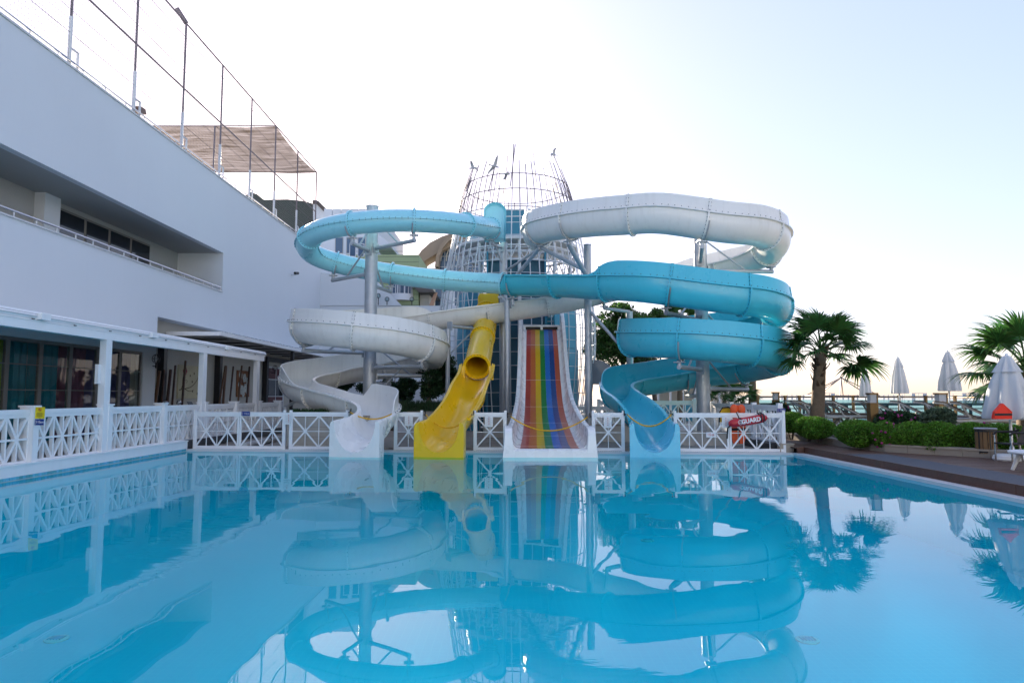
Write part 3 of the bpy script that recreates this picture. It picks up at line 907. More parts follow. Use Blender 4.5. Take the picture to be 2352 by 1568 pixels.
rows += [[-7.25, 27.35, 2.68, .15, 0, .46], [-7.85, 26.4, 2.5, .13, 0, .46], [-7.98, 25.4, 2.33, .1, 0, .44], [-7.6, 24.4, 2.15, .05, 0, .40], [-7.05, 23.7, 2.02, .02, 0, .05], [-6.2, 22.9, 1.83, 0, 0, 0], [-5.6, 22.5, 1.70, 0, 0, 0],
         [-5.25, 22.28, 1.63, -.02, .0, 0], [-5.0, 22.1, 1.58, -.04, .44, 0], [-4.5, 21.7, 1.48, -.06, .48, 0], [-4.15, 21.2, 1.38, -.07, .48, 0], [-4.0, 20.7, 1.26, -.06, .46, 0], [-4.01, 20.35, 1.16, -.03, .36, 0], [-4.05, 20.15, 1.10, 0, .0, 0], [-4.1, 19.85, 1.03, 0, 0, 0]]
wff, wfc = build_flume(white, rows, .54, .66, .035, 'cream_gel', 2.35)
exit_piece(white, wff[-1], .54, .66, 'white_gel', 1.28)
p = V(1213, 510, 28.4)
m = MB(); m.b6(p.x - .03, p.x + .12, 28.3, 28.5, p.z - .8, p.z + .55); m.build('start_panel', 'rod_white', white)

# ---------------- yellow slide
yel = thing('yellow_water_slide', 'steep yellow water slide with a tube opening halfway down', 'water slide', (-1.91, 18.7, 0))
t1 = V(1095.5, 841, 24.6); t2 = V(1113, 752, 28.0); t3 = V(1117, 716, 29.6)
yf, yc = build_tube(yel, [tuple(t3), tuple(t2.lerp(t3, .5)), tuple(t2), tuple(t1.lerp(t2, .5)), tuple(t1)], .43, 'yellow_gel', 2.3)
sd = (t3 - t2).normalized()
m = MB(); q = V(1122, 703, 29.75)
pts = [q + Vector((x, 0, z)) for x, z in ((-.46, -.75), (-.46, .42), (-.38, .56), (.44, .56), (.44, -.75))]
m.prism(pts, (0, .05, 0)); m.prism([q + Vector((-.46, -.12, -.75)), q + Vector((-.46, -.12, .42)), q + Vector((-.46, .05, .42)), q + Vector((-.46, .05, -.75))], (.04, 0, 0))
m.build('start_board', 'yellow_gel', yel)
rows = []
yrows = [(t1.x - .0, 24.75, t1.z + .06), (t1.x - .03, 24.1, t1.z - .27), (-1.42, 23.0, 2.07), (-1.5, 22.3, 1.73), (-1.58, 21.6, 1.46), (-1.68, 20.9, 1.24), (-1.78, 20.2, 1.06), (-1.83, 19.85, .99)]
for x, y, z in yrows: rows.append([x, y, z, 0, .06, .06])
yff, yfc = build_flume(yel, rows, .52, .62, .04, 'yellow_gel', 3.0, bolt_lip=False, first_flange=False, last_flange=False)
exit_piece(yel, yff[-1], .52, .62, 'yellow_gel', 1.28)
# mouth collar
P, t, r, u, _, __ = yf[-1]
n = 32; inn = [(.40 * math.cos(2 * math.pi * k / n), .40 * math.sin(2 * math.pi * k / n)) for k in range(n + 1)]; out = [(.50 * math.cos(2 * math.pi * k / n), .50 * math.sin(2 * math.pi * k / n)) for k in range(n + 1)]
band_mesh(yf[-1], inn, out, .045).build('mouth_collar', 'yellow_gel', yel, True, 40)
for s in (-1, 1):     # side shoulders where the trough starts
    c = P + r * (.52 * s) - Vector((0, 0, .02)); m = MB(); m.box((c.x, c.y - .02, c.z - .22), (.16, .10, .5)); m.build('shoulder', 'yellow_gel', yel)

# ---------------- rainbow slide
rb = thing('rainbow_water_slide', 'wide white water slide with seven rainbow stripes', 'water slide', (1.04, 18.7, 0))
prof = [(29.9, 4.55, 1.30), (29.5, 4.42, 1.29), (28.7, 3.79, 1.27), (28.1, 3.18, 1.26), (27.5, 2.57, 1.245), (26.8, 2.0, 1.23), (26.1, 1.55, 1.21), (25.2, 1.16, 1.19), (24.2, .89, 1.165), (23.1, .69, 1.14), (22.0, .51, 1.12), (20.6, .34, 1.08), (19.6, .26, 1.05), (18.85, .225, 1.035)]
pr = spline([[x, Y, z] for Y, z, x in prof], .25)
def rb_w(Y): return 1.31 + (29.5 - Y) * .0292
def rb_sw(Y):       # white side strip between stripes and wall
    return .13 + max(0, (24 - Y)) * .012
def strip(mid_off0, mid_off1, lift, name, material, parent, smooth=True, thick=None):
    m = MB(); vs = []
    for i, (x, y, z) in enumerate(pr):
        a = pr[max(0, i - 1)]; b = pr[min(len(pr) - 1, i + 1)]
        t = (Vector(b) - Vector(a)).normalized(); n = Vector((0, -t.z, t.y))
        if n.z < 0: n = -n
        for o in (mid_off0, mid_off1):
            vs.append(Vector((x + o * rb_w(y), y, z)) + n * lift)
    fs = [(2 * i, 2 * i + 1, 2 * i + 3, 2 * i + 2) for i in range(len(pr) - 1)]
    m.add(vs, fs); return m.build(name, material, parent, smooth)
def rb_sec():
    m = MB(); vs = []; n = 0
    for i, (x, y, z) in enumerate(pr):
        w = rb_w(y) / 2; s = w + rb_sw(y); H = .52 if y < 28.6 else .52 + (y - 28.6) * .1
        o = [(-s - .20, H - .02), (-s - .20, H + .012), (-s - .12, H + .02), (-s - .06, H), (-s - .02, .14), (-s + .06, .02), (-w, .0), (w, .0), (s - .06, .02), (s + .02, .14), (s + .06, H), (s + .12, H + .02), (s + .20, H + .012), (s + .20, H - .02), (s + .12, H - .04), (s + .10, -.09), (-s - .10, -.09), (-s - .12, H - .04)]
        n = len(o); vs += [Vector((x + a, y, z + b)) for a, b in o]
    fs = []
    for i in range(len(pr) - 1):
        for k in range(n):
            k2 = (k + 1) % n; fs.append((i * n + k, (i + 1) * n + k, (i + 1) * n + k2, i * n + k2))
    fs.append(tuple(range(n))); fs.append(tuple(reversed(range((len(pr) - 1) * n, len(pr) * n))))
    m.add(vs, fs); return m
rb_sec().build('slide_bed', 'white_gel', rb, True, 50)
for k, nm in enumerate(('stripe_red', 'stripe_orange', 'stripe_yellow', 'stripe_green', 'stripe_blue', 'stripe_navy', 'stripe_coral')):
    strip(-.5 + k / 7.0 + .0004, -.5 + (k + 1) / 7.0 - .0004, .006, 'stripe', nm, rb)['label'] = nm.split('_')[1] + ' stripe painted down the slide'
for i in range(6, len(pr) - 2, 8):   # moulding seams across the bed
    x, y, z = pr[i]; m = MB(); w = rb_w(y) / 2; t = (Vector(pr[i + 1]) - Vector(pr[i])).normalized(); n = Vector((0, -t.z, t.y)); n = n if n.z > 0 else -n
    c = Vector((x, y, z)) + n * .008
    m.bar(c - Vector((w, 0, 0)), c + Vector((w, 0, 0)), .006, .003, n); m.build('bed_seam', 'sign_white', rb)
# front lip block of the exit
x, y, z = pr[-1]; w = rb_w(y) / 2 + rb_sw(y) + .26
m = MB(); vs = []
for yy, dz, ww in ((18.85, 0, w - .04), (18.72, -.012, w), (18.64, -.05, w + .01), (18.62, -.32, w + .03)):
    vs += [(x - ww, yy, z + dz), (x + ww, yy, z + dz)]
vs += [(x - w, 18.9, -.08), (x + w, 18.9, -.08), (x - w, 18.9, z - .001), (x + w, 18.9, z - .001)]
m.add(vs, [(0, 2, 3, 1), (2, 4, 5, 3), (4, 6, 7, 5), (6, 8, 9, 7), (1, 3, 5, 7, 9, 11), (0, 10, 8, 6, 4, 2), (8, 10, 11, 9)])
m.build('exit_lip', 'white_gel', rb, True, 40)
for s in (-1, 1):
    m = MB(); c = rb_w(18.9) / 2 + rb_sw(18.9); xx = x + s * (c + .13); vs = []
    for yy, top in ((19.6, .82), (19.1, .80), (18.8, .765), (18.68, .70), (18.63, .60)):
        vs += [(xx - .15, yy, -.08), (xx + .15 , yy, -.08), (xx + .10, yy, top), (xx - .10, yy, top)]
    fs = []
    for i in range(4):
        for k in range(4):
            k2 = (k + 1) % 4; fs.append((i * 4 + k, i * 4 + k2, (i + 1) * 4 + k2, (i + 1) * 4 + k))
    fs += [(0, 3, 2, 1), (16, 17, 18, 19)]
    m.add(vs, fs); m.build('exit_cheek', 'white_gel', rb, True, 40)
# start gantry at the top: two dark slots between white cheeks and a divider rod
q = V(1244, 752, 29.9)
m = MB(); m.b6(q.x - .82, q.x + .82, 29.85, 29.97, q.z + .03, q.z + .10); m.b6(q.x - .82, q.x + .82, 29.85, 29.97, q.z - .22, q.z - .13); m.b6(q.x - .05, q.x + .05, 29.84, 29.98, q.z - .14, q.z + .04)
m.b6(q.x - .82, q.x - .70, 29.84, 29.98, q.z - .14, q.z + .04); m.b6(q.x + .70, q.x + .82, 29.84, 29.98, q.z - .14, q.z + .04); m.build('start_sill', 'white_gel', rb)
m = MB(); m.b6(q.x - .72, q.x + .72, 29.98, 30.02, q.z - .14, q.z + .04); m.build('start_slot', 'ink_dark', rb)
m = MB(); m.tube([(q.x + .02, 29.86, q.z + .08), (q.x + .02, 29.86, q.z + 1.05)], .025, 8); m.build('divider_rod', 'steel', rb, True)
for s in (-1, 1):
    m = MB(); m.prism([(q.x + s * .83, 29.4, q.z - .5), (q.x + s * .83, 30.4, q.z - .3), (q.x + s * .83, 30.4, q.z + .75), (q.x + s * .83, 30.1, q.z + .80), (q.x + s * .83, 29.8, q.z + .45), (q.x + s * .83, 29.5, q.z + .15)], (s * .16, 0, 0)); m.build('start_cheek', 'white_gel', rb)

# ================================================================ steel supports
CUTS = {id(bff): bfc, id(wff): wfc, id(btf): btc}
def flume_bottom(fr, d, key):
    """index of the frame nearest to a pixel/depth point"""
    cs_ = CUTS.get(id(fr)); i = min(cs_ if cs_ else range(len(fr)), key=lambda k: (fr[k][0] - key).length)
    P, t, r, u, _, __ = fr[i]
    return P - u * d, t, r, u, P
def column(name, label, x, y, z0, z1, rad, ring=True):
    root = thing(name, label, 'column', (x, y, z0), 'steel columns carrying the slides')
    m = MB(); m.lathe((x, y, z0), [(rad, 0), (rad, z1 - z0)], 28); m.build('column_shaft', 'steel', root, True)
    m = MB(); m.lathe((x, y, z1), [(rad + .012, -.03), (rad + .012, .004), (rad * .9, .012)], 28); m.build('cap', 'steel', root, True)
    m = MB(); m.lathe((x, y, z0), [(rad + .16, 0), (rad + .16, .03)], 24); m.build('base_plate', 'steel', root, True)
    k = z0 + 1.2; m = MB()
    while k < z1 - .2:          # weld seams run as a slow spiral round the shaft
        pts = [(x + (rad + .001) * math.cos(a_ * .35), y + (rad + .001) * math.sin(a_ * .35), k + a_ * .022) for a_ in range(19)]
        m.tube(pts, .006, 5); k += 1.15
    m.build('weld_seam', 'steel', root)
    return root
def cradle(root, B, t, r, u, a, d, P, drop=.22):
    """strap under the channel, plate, stub"""
    m = MB(); n = 21
    pts = []
    for i in range(n):
        f = R(-68) + R(136) * i / (n - 1)
        pts.append(P + r * ((a + .07) * math.sin(f)) - u * ((d + .07) * math.cos(f)) + t * .06)
    m.tube(pts, .026, 6); m.build('cradle_strap', 'steel', root, True)
    c = B + Vector((0, 0, -.10)); m = MB(); m.box(tuple(c), (.34, .22, .03), math.atan2(t.y, t.x)); m.box((c.x, c.y, c.z + .045), (.12, .12, .08)); m.build('cradle_plate', 'steel', root)
    m = MB(); m.tube([c, c - Vector((0, 0, drop))], .065, 12); m.build('stub', 'steel', root, True)
    return c - Vector((0, 0, drop - .02))
def arm(root, cx, cy, rad, E, strut=-1, rr=.075, up=0.0):
    """horizontal pipe from the column to point E with an end plate and a strut"""
    d = Vector((E.x - cx, E.y - cy, 0)); L = d.length; d.normalize()
    A = Vector((cx, cy, E.z + up)) + d * (rad - .01)
    m = MB(); m.tube([A, E + d * .06], rr, 12); m.build('arm', 'steel', root, True)
    m = MB(); m.box(tuple(A + d * .03), (.04, .26, .34), math.atan2(d.y, d.x)); m.build('arm_plate', 'steel', root)
    if strut:
        Q = Vector((cx, cy, E.z + strut * min(1.1, L * .55))) + d * rad; S = A.lerp(E, .62)
        m = MB(); m.tube([Q, S], .035, 8); m.build('strut', 'steel', root, True)
colR = column('support_column', 'thick grey steel column in the middle of the blue spiral on the right', XR, YR, GZ, V(1614, 548, YR).z + .02, .235)
colL = column('support_column', 'thick grey steel column at the left carrying the blue tube and white coil', XL, YL, GZ, V(852, 474, YL).z, .235)
def sup(root, cx, cy, rad, fr, a, d, key, strut=-1, drop=.22):
    B, t, r, u, P = flume_bottom(fr, d, key)
    E = cradle(root, B, t, r, u, a, d, P, drop); arm(root, cx, cy, rad, E, strut)
for key, fr, a, d, s in ((V(757, 525, 24.75), btf, .41, .43, 1), (V(1012, 510, 24.7), btf, .41, .43, 1), (V(727, 588, 27), btf, .41, .43, 1), (V(945, 634, 27.5), btf, .41, .43, 1)):
    sup(colL, XL, YL, .235, fr, a, d, key, s)
for dg, z, s in ((165, 4.3, 1), (38, 3.65, -1), (-35, 3.3, 1), (-110, 2.9, -1)):
    sup(colL, XL, YL, .235, wff, .56, .70, Vector(hel(XL, YL, rl, dg, z)[:3]), s, .16)
for dg, z, fr, a, d, s in ((105, 7.4, wff, .56, .70, 1), (-25, 7.05, wff, .56, .70, 1), (112, 5.15, bff, .52, .76, 1), (150, 5.2, bff, .52, .76, 0), (-15, 4.65, bff, .52, .76, 1), (-258, 3.5, bff, .52, .76, 1), (-372, 3.0, bff, .52, .76, 1), (-435, 2.7, bff, .52, .76, 1)):
    sup(colR, XR, YR, .235, fr, a, d, Vector(hel(XR, YR, rc, dg, z)[:3]), s, .18)
def simple_col(label, px, ytop, Y, rad, z0=GZ):
    p = V(px, ytop, Y); return column('support_column', label, p.x, p.y, z0, p.z, rad), p
c1, p1 = simple_col('grey steel column beside the yellow slide reaching up to the blue tube start', 1156.5, 557, 29.0, .165)
c2, p2 = simple_col('slim grey steel column in front of the tower under the blue tube end', 1164.5, 690, 26.9, .105)
c3, p3 = simple_col('grey steel column between the rainbow slide and the blue spiral', 1349, 562, 25.4, .135)
c4, p4 = simple_col('short grey steel column between the white coil and the yellow slide', 1029, 756, 26.2, .085)
c5, p5 = simple_col('grey steel column in front of the green tree', 1445.5, 716, 28.6, .14)
c6, p6 = simple_col('short dark steel post under the white slide at the far left', 655, 935, 24.9, .09)
B, t, r, u, P = flume_bottom(btf, .43, V(1120, 522, 27.5)); E = cradle(c1, B, t, r, u, .41, .43, P, .12); arm(c1, p1.x, p1.y, .165, E, -1, .06)
B, t, r, u, P = flume_bottom(wff, .70, V(1240, 520, 26.2)); E = cradle(c1, B, t, r, u, .56, .70, P, .12)
m = MB(); m.tube([E, Vector((p1.x + .1, p1.y, E.z - 1.1))], .075, 10); m.build('arm', 'steel', c1, True)
m = MB(); m.tube([E, Vector((p1.x + .1, p1.y, E.z - .35))], .05, 10); m.build('arm', 'steel', c1, True)
m = MB(); m.tube([E + Vector((.1, 0, .05)), Vector((p3.x - .1, p3.y, E.z - 1.0))], .075, 10); m.build('arm', 'steel', c3, True)
B, t, r, u, P = flume_bottom(wff, .70, V(1335, 500, 23.9)); E = cradle(c3, B, t, r, u, .56, .70, P, .12)
m = MB(); m.tube([E, Vector((p3.x, p3.y - .1, p3.z - 1.3))], .09, 12); m.build('arm', 'steel', c3, True)
B, t, r, u, P = flume_bottom(btf, .43, V(1157, 652, 27.1)); m = MB(); m.box((B.x, B.y, B.z - .1), (.3, .25, .04)); m.tube([(B.x, B.y, B.z), (p2.x, p2.y, p2.z - .1)], .07, 10); m.build('cradle_plate', 'steel', c2)
B, t, r, u, P = flume_bottom(bff, .76, V(1192, 640, 26.8)); E = cradle(c2, B, t, r, u, .52, .76, P, .25); arm(c2, p2.x, p2.y, .105, E, -1, .06)
B, t, r, u, P = flume_bottom(wff, .70, V(1115, 705, 28.15)); E = cradle(c4, B, t, r, u, .56, .70, P, .2); arm(c4, p4.x, p4.y, .085, E, -1, .06)
B, t, r, u, P = flume_bottom(wff, .70, V(1445, 660, 28.0)); E = cradle(c5, B, t, r, u, .56, .70, P, .1); m = MB(); m.tube([E, Vector((p5.x, p5.y, p5.z))], .07, 10); m.build('arm', 'steel', c5, True)
B, t, r, u, P = flume_bottom(bff, .76, Vector(hel(XR, YR, rc, -205, 3.75)[:3])); m = MB(); m.tube([B - Vector((0, 0, .02)), Vector((p3.x, p3.y, 4.9))], .06, 10); m.build('arm', 'steel', c3, True)
B, t, r, u, P = flume_bottom(wff, .70, Vector((-7.9, 25.0, 2.3))); E = cradle(c6, B, t, r, u, .56, .70, P, .1); m = MB(); m.tube([E, Vector((p6.x, p6.y, p6.z))], .06, 10); m.build('arm', 'steel', c6, True)
# low supports under the lower runs
for fr, d, a, key, lab in ((bff, .76, .52, Vector((4.05, 21.3, 1.29)), 'low steel stand under the blue slide exit'), (wff, .70, .56, Vector((-5.35, 22.25, 1.70)), 'low steel stand under the white slide exit'),
                           (yff, .66, .54, Vector((-1.6, 21.4, 1.4)), 'low steel stand under the yellow slide')):
    B, t, r, u, P = flume_bottom(fr, d, key)
    cs = thing('slide_stand', lab, 'stand', (B.x, B.y, GZ)); E = cradle(cs, B, t, r, u, a, d, P, .05)
    m = MB(); m.tube([E, (E.x, E.y, GZ)], .07, 10); m.build('post', 'steel', cs, True)
B, t, r, u, P = Vector((1.2, 25.2, 1.05)), 0, 0, 0, 0
cs = thing('slide_stand', 'white trestle stand under the rainbow slide', 'stand', (1.2, 24.6, GZ))
for yy in (28.9, 27.2, 25.3, 23.2, 21.2):
    zz = [q for q in pr if abs(q[1] - yy) < .16][0][2] - .42
    for s in (-1, 1):
        m = MB(); m.tube([(1.2 + s * .6, yy, GZ), (1.2 + s * .6, yy, zz)], .05, 8); m.build('post', 'white_metal', cs, True)
    m = MB(); m.tube([(.55, yy, zz - .03), (1.85, yy, zz - .03)], .045, 8); m.build('cross_beam', 'white_metal', cs, True)
# ================================================================ slide tower with the barrel cage
XT, YT = V(1187, 700, 34.0).x, 34.0
def cage_r(z):
    pts = [(0.0, 3.35), (1.2, 3.62), (2.5, 3.80), (4.0, 3.92), (5.4, 3.90), (7.0, 3.70), (8.95, 3.34), (10.2, 3.10), (11.25, 2.88), (12.0, 2.66), (12.7, 2.40), (13.6, 2.05), (14.6, 1.6)]
    for (a, ra), (b, rb_) in zip(pts, pts[1:]):
        if z <= b: return ra + (rb_ - ra) * (z - a) / (b - a)
    return 1.6
tw = thing('slide_tower', 'blue slide tower wrapped in a barrel shaped cage of white rods', 'tower', (XT, YT, GZ))
NR = 52
random.seed(21)
tops = []
for k in range(NR):
    an = 2 * math.pi * k / NR + .04
    zt = 12.45 + random.uniform(-.55, .65)
    if k % 7 == 3: zt += random.uniform(.3, .9)
    z = GZ; pts = []
    while z < zt:
        rr = cage_r(z); pts.append((XT + rr * math.cos(an), YT + rr * math.sin(an), z)); z += .7
    rr = cage_r(zt); pts.append((XT + rr * math.cos(an), YT + rr * math.sin(an), zt))
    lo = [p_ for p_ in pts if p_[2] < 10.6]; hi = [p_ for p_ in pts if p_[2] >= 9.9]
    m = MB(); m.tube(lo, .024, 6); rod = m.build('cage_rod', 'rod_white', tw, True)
    m = MB(); m.tube(hi, .021, 6); m.build('rod_tip', 'rod_dark', rod, True)  # same white rod, coloured dark up here to paint its backlit look
    tops.append((an, Vector(pts[-1])))
for j, z in enumerate([.6, 1.2, 1.8, 2.4, 3.0, 3.6, 4.2, 4.8, 5.4, 6.0, 6.6, 7.2, 7.8, 8.4, 9.0, 9.6, 10.4, 11.3, 12.1]):
    rr = cage_r(z) - .03; n = 64
    m = MB(); m.tube([(XT + rr * math.cos(2 * math.pi * k / n), YT + rr * math.sin(2 * math.pi * k / n), z) for k in range(n)], (.021 if z > 10 else .016), 6, closed=True)
    m.build('cage_ring', 'rod_dark' if z > 10 else 'rod_white', tw, True)  # upper rings share the backlit darkening put into the colour
# tall bare rods with birds
def bird(name, label, p, rz, tilt, s, flap):
    m = MB(); q = []
    body = [(-.34, .0, .01), (-.22, .0, .055), (-.02, .0, .085), (.16, .0, .07), (.28, .0, .045), (.38, .0, .012)]
    m.tube([(x, 0, .04 * math.sin(x * 3)) for x, _, r in body], [r for _, _, r in body], 8)
    m.sphere((.30, 0, .055), .058, 8, 6); m.tube([(.34, 0, .05), (.42, 0, .035)], [.022, .004], 6)
    m.add([(-.30, -.02, -.03), (-.30, .02, -.03), (-.48, .07, -.04), (-.48, -.07, -.04), (-.30, 0, .0)], [(0, 1, 2, 3), (4, 3, 2), (4, 1, 0)])
    for sd in (-1, 1):
        vs = []
        span = [(0.03, .16, 0, .03), (.28, .15, .16 * flap, .02), (.55, .10, .20 * flap, .014), (.80, .02, .10 * flap, .006)]
        for i, (y, ch, z, th) in enumerate(span):
            sweepx = .04 - (max(0, y - .28)) * .28
            for x, dz in ((sweepx + ch * .6, 0), (sweepx, th), (sweepx - ch, 0), (sweepx, -th)):
                vs.append((x, sd * y, z + .03 + dz))
        fs = []
        for i in range(3):
            for k in range(4):
                k2 = (k + 1) % 4; fs.append((i * 4 + k, i * 4 + k2, (i + 1) * 4 + k2, (i + 1) * 4 + k))
        fs += [(0, 1, 2, 3), (15, 14, 13, 12)]
        m.add(vs, fs)
    me = m.mesh('bird', 'seagull', True, 60)
    o = link('bird_figure', me); o.location = p; o.rotation_euler = (tilt, .1, rz); o.scale = (s,) * 3
    return tag(o, label, 'bird', 'metal birds on the cage rods')
def tall_rod(px, py, px0, py0, Y):
    a = V(px, py, Y); b = V(px0, py0, Y)
    m = MB(); m.tube([b, b.lerp(a, .5), a], .024, 6); m.build('cage_rod', 'rod_dark', tw, True); return a
zf = 31.2
tall_rod(1183.5, 332, 1172, 428, zf); tall_rod(1224, 349, 1232, 420, zf + .2)
a = tall_rod(1087, 388, 1072, 440, zf + 1.6); bird('b', 'metal bird with spread wings at the left edge of the cage top', a + Vector((0, 0, .04)), R(160), .25, .62, 1)
a = tall_rod(1136, 384, 1122, 440, zf + .4); bird('b', 'metal bird with the longest raised wing on the cage, second from left', a + Vector((0, 0, .04)), R(35), -.75, .70, .7)
a = tall_rod(1163, 402, 1156, 445, zf + .2); bird('b', 'small metal bird with drooping wings, third from left on the cage', a + Vector((0, 0, .04)), R(20), -.3, .5, -1.4)
a = tall_rod(1272, 358, 1302, 430, zf + 1.4); bird('b', 'metal bird perched highest at the right of the cage top', a + Vector((0, 0, .04)), R(200), .2, .5, 2.0)
# drums and platforms
def drum(name, material, r0, r1, z0, z1, a0=0, a1=360, n=40, thick=.08, inner=False):
    m = MB(); vs = []; full = a1 - a0 >= 360
    for k in range(n + 1):
        an = R(a0 + (a1 - a0) * k / n); c, s = math.cos(an), math.sin(an)
        vs += [(XT + r0 * c, YT + r0 * s, z0), (XT + r1 * c, YT + r1 * s, z1), (XT + (r1 - thick) * c, YT + (r1 - thick) * s, z1), (XT + (r0 - thick) * c, YT + (r0 - thick) * s, z0)]
    fs = []
    for k in range(n):
        for q in range(4):
            q2 = (q + 1) % 4; fs.append((k * 4 + q, (k + 1) * 4 + q, (k + 1) * 4 + q2, k * 4 + q2))
    if not full: fs += [(0, 1, 2, 3), (n * 4 + 3, n * 4 + 2, n * 4 + 1, n * 4)]
    m.add(vs, fs); return m.build(name, material, tw, True, 30)
# panels of the lower drum, each a curved sheet with a joint
for k in range(20):
    if k in (13, 14, 15, 16): continue
    drum('drum_panel', 'teal_panel' if k % 3 else 'teal_light', 3.05, 3.05, GZ, 3.9, k * 18 + .25, (k + 1) * 18 - .25, 4)
    drum('drum_panel', 'teal_light' if k % 4 else 'teal_panel', 3.0, 2.9, 3.93, 6.6, k * 18 + .25, (k + 1) * 18 - .25, 4)
m = MB(); m.b6(XT - 1.35, XT + 1.25, YT - 2.55, YT - 2.35, GZ, 8.0); m.build('rear_wall', 'teal_dark', tw)
m = MB(); m.b6(XT - 1.42, XT - 1.34, YT - 2.9, YT - 1.2, GZ, 8.3); m.b6(XT + 1.26, XT + 1.34, YT - 2.9, YT - 1.2, GZ, 8.3); m.build('side_wall', 'teal_panel', tw)
for k in range(4): 
    m = MB(); m.b6(XT - 1.33 + k * .645, XT - 1.33 + k * .645 + .635, YT - 2.60, YT - 2.555, 4.3, 7.6); m.build('wall_panel', 'teal_dark', tw)
drum('upper_drum', 'teal_light', 2.55, 2.40, 9.05, 10.05, 200, 262); drum('upper_drum', 'teal_light', 2.55, 2.40, 9.05, 10.05, 279, 340); drum('upper_drum', 'teal_panel', 2.5, 2.4, 9.05, 10.0, -20, 200)
m = MB(); m.b6(XT - .62, XT + .32, YT - 2.5, YT - 1.6, 8.95, 10.33); m.build('stair_head', 'teal_panel', tw)
m = MB(); m.b6(XT - .64, XT + .34, YT - 2.52, YT - 1.6, 10.335, 10.40); m.build('stair_head_cap', 'rod_white', tw)
# platform slab edge, ring pipe and lattice truss
m = MB(); m.lathe((XT, YT, 8.85), [(3.02, 0), (3.08, .03), (3.08, .16), (3.02, .19)], 56); m.build('platform_slab', 'rod_white', tw, True)
for z in (8.62, 7.95):
    n = 56; m = MB(); m.tube([(XT + 2.9 * math.cos(2 * math.pi * k / n), YT + 2.9 * math.sin(2 * math.pi * k / n), z) for k in range(n)], .05, 8, closed=True); m.build('truss_chord', 'rod_white', tw, True)
for k in range(28):
    a0 = 2 * math.pi * k / 28; a1 = 2 * math.pi * (k + .5) / 28; a2 = 2 * math.pi * (k + 1) / 28; q = 2.9
    P0 = (XT + q * math.cos(a0), YT + q * math.sin(a0)); P1 = (XT + q * math.cos(a1), YT + q * math.sin(a1)); P2 = (XT + q * math.cos(a2), YT + q * math.sin(a2))
    m = MB(); m.tube([(*P0, 8.62), (*P1, 7.95)], .028, 6); m.build('truss_web', 'rod_white', tw)
    m = MB(); m.tube([(*P1, 7.95), (*P2, 8.62)], .028, 6); m.build('truss_web', 'rod_white', tw)
n = 40; m = MB(); m.tube([(XT + 2.75 * math.cos(math.pi + math.pi * k / n), YT + 2.75 * math.sin(math.pi + math.pi * k / n), 8.35) for k in range(n + 1)], .09, 10); m.build('ring_pipe', 'rod_white', tw, True)
for an in (205, 232, 272, 308, 335):
    c = (XT + 2.86 * math.cos(R(an)), YT + 2.86 * math.sin(R(an))); m = MB(); m.tube([(*c, GZ), (*c, 8.85)], .075, 10); m.build('tower_post', 'rod_white', tw, True)
for an, an2 in ((335, 318), (205, 222)):
    c = (XT + 2.95 * math.cos(R(an)), YT + 2.95 * math.sin(R(an))); c2 = (XT + 2.9 * math.cos(R(an2)), YT + 2.9 * math.sin(R(an2))); m = MB(); m.tube([(*c, 8.2), (*c2, 5.4)], .05, 8); m.build('brace', 'rod_white', tw, True)
# inner stairs seen through the rods on the left and right
for s, a0 in ((-1, 215), (1, 318)):
    for k in range(9):
        an = R(a0 + s * k * 3.5); z = 5.2 + k * .26
        m = MB(); m.box((XT + 2.45 * math.cos(an), YT + 2.45 * math.sin(an), z), (.75, .28, .05), an); m.build('stair_tread', 'rod_white', tw)
drum('handrail', 'rod_white', 2.83, 2.83, 9.95, 9.99, 200, 340, 30, .04)
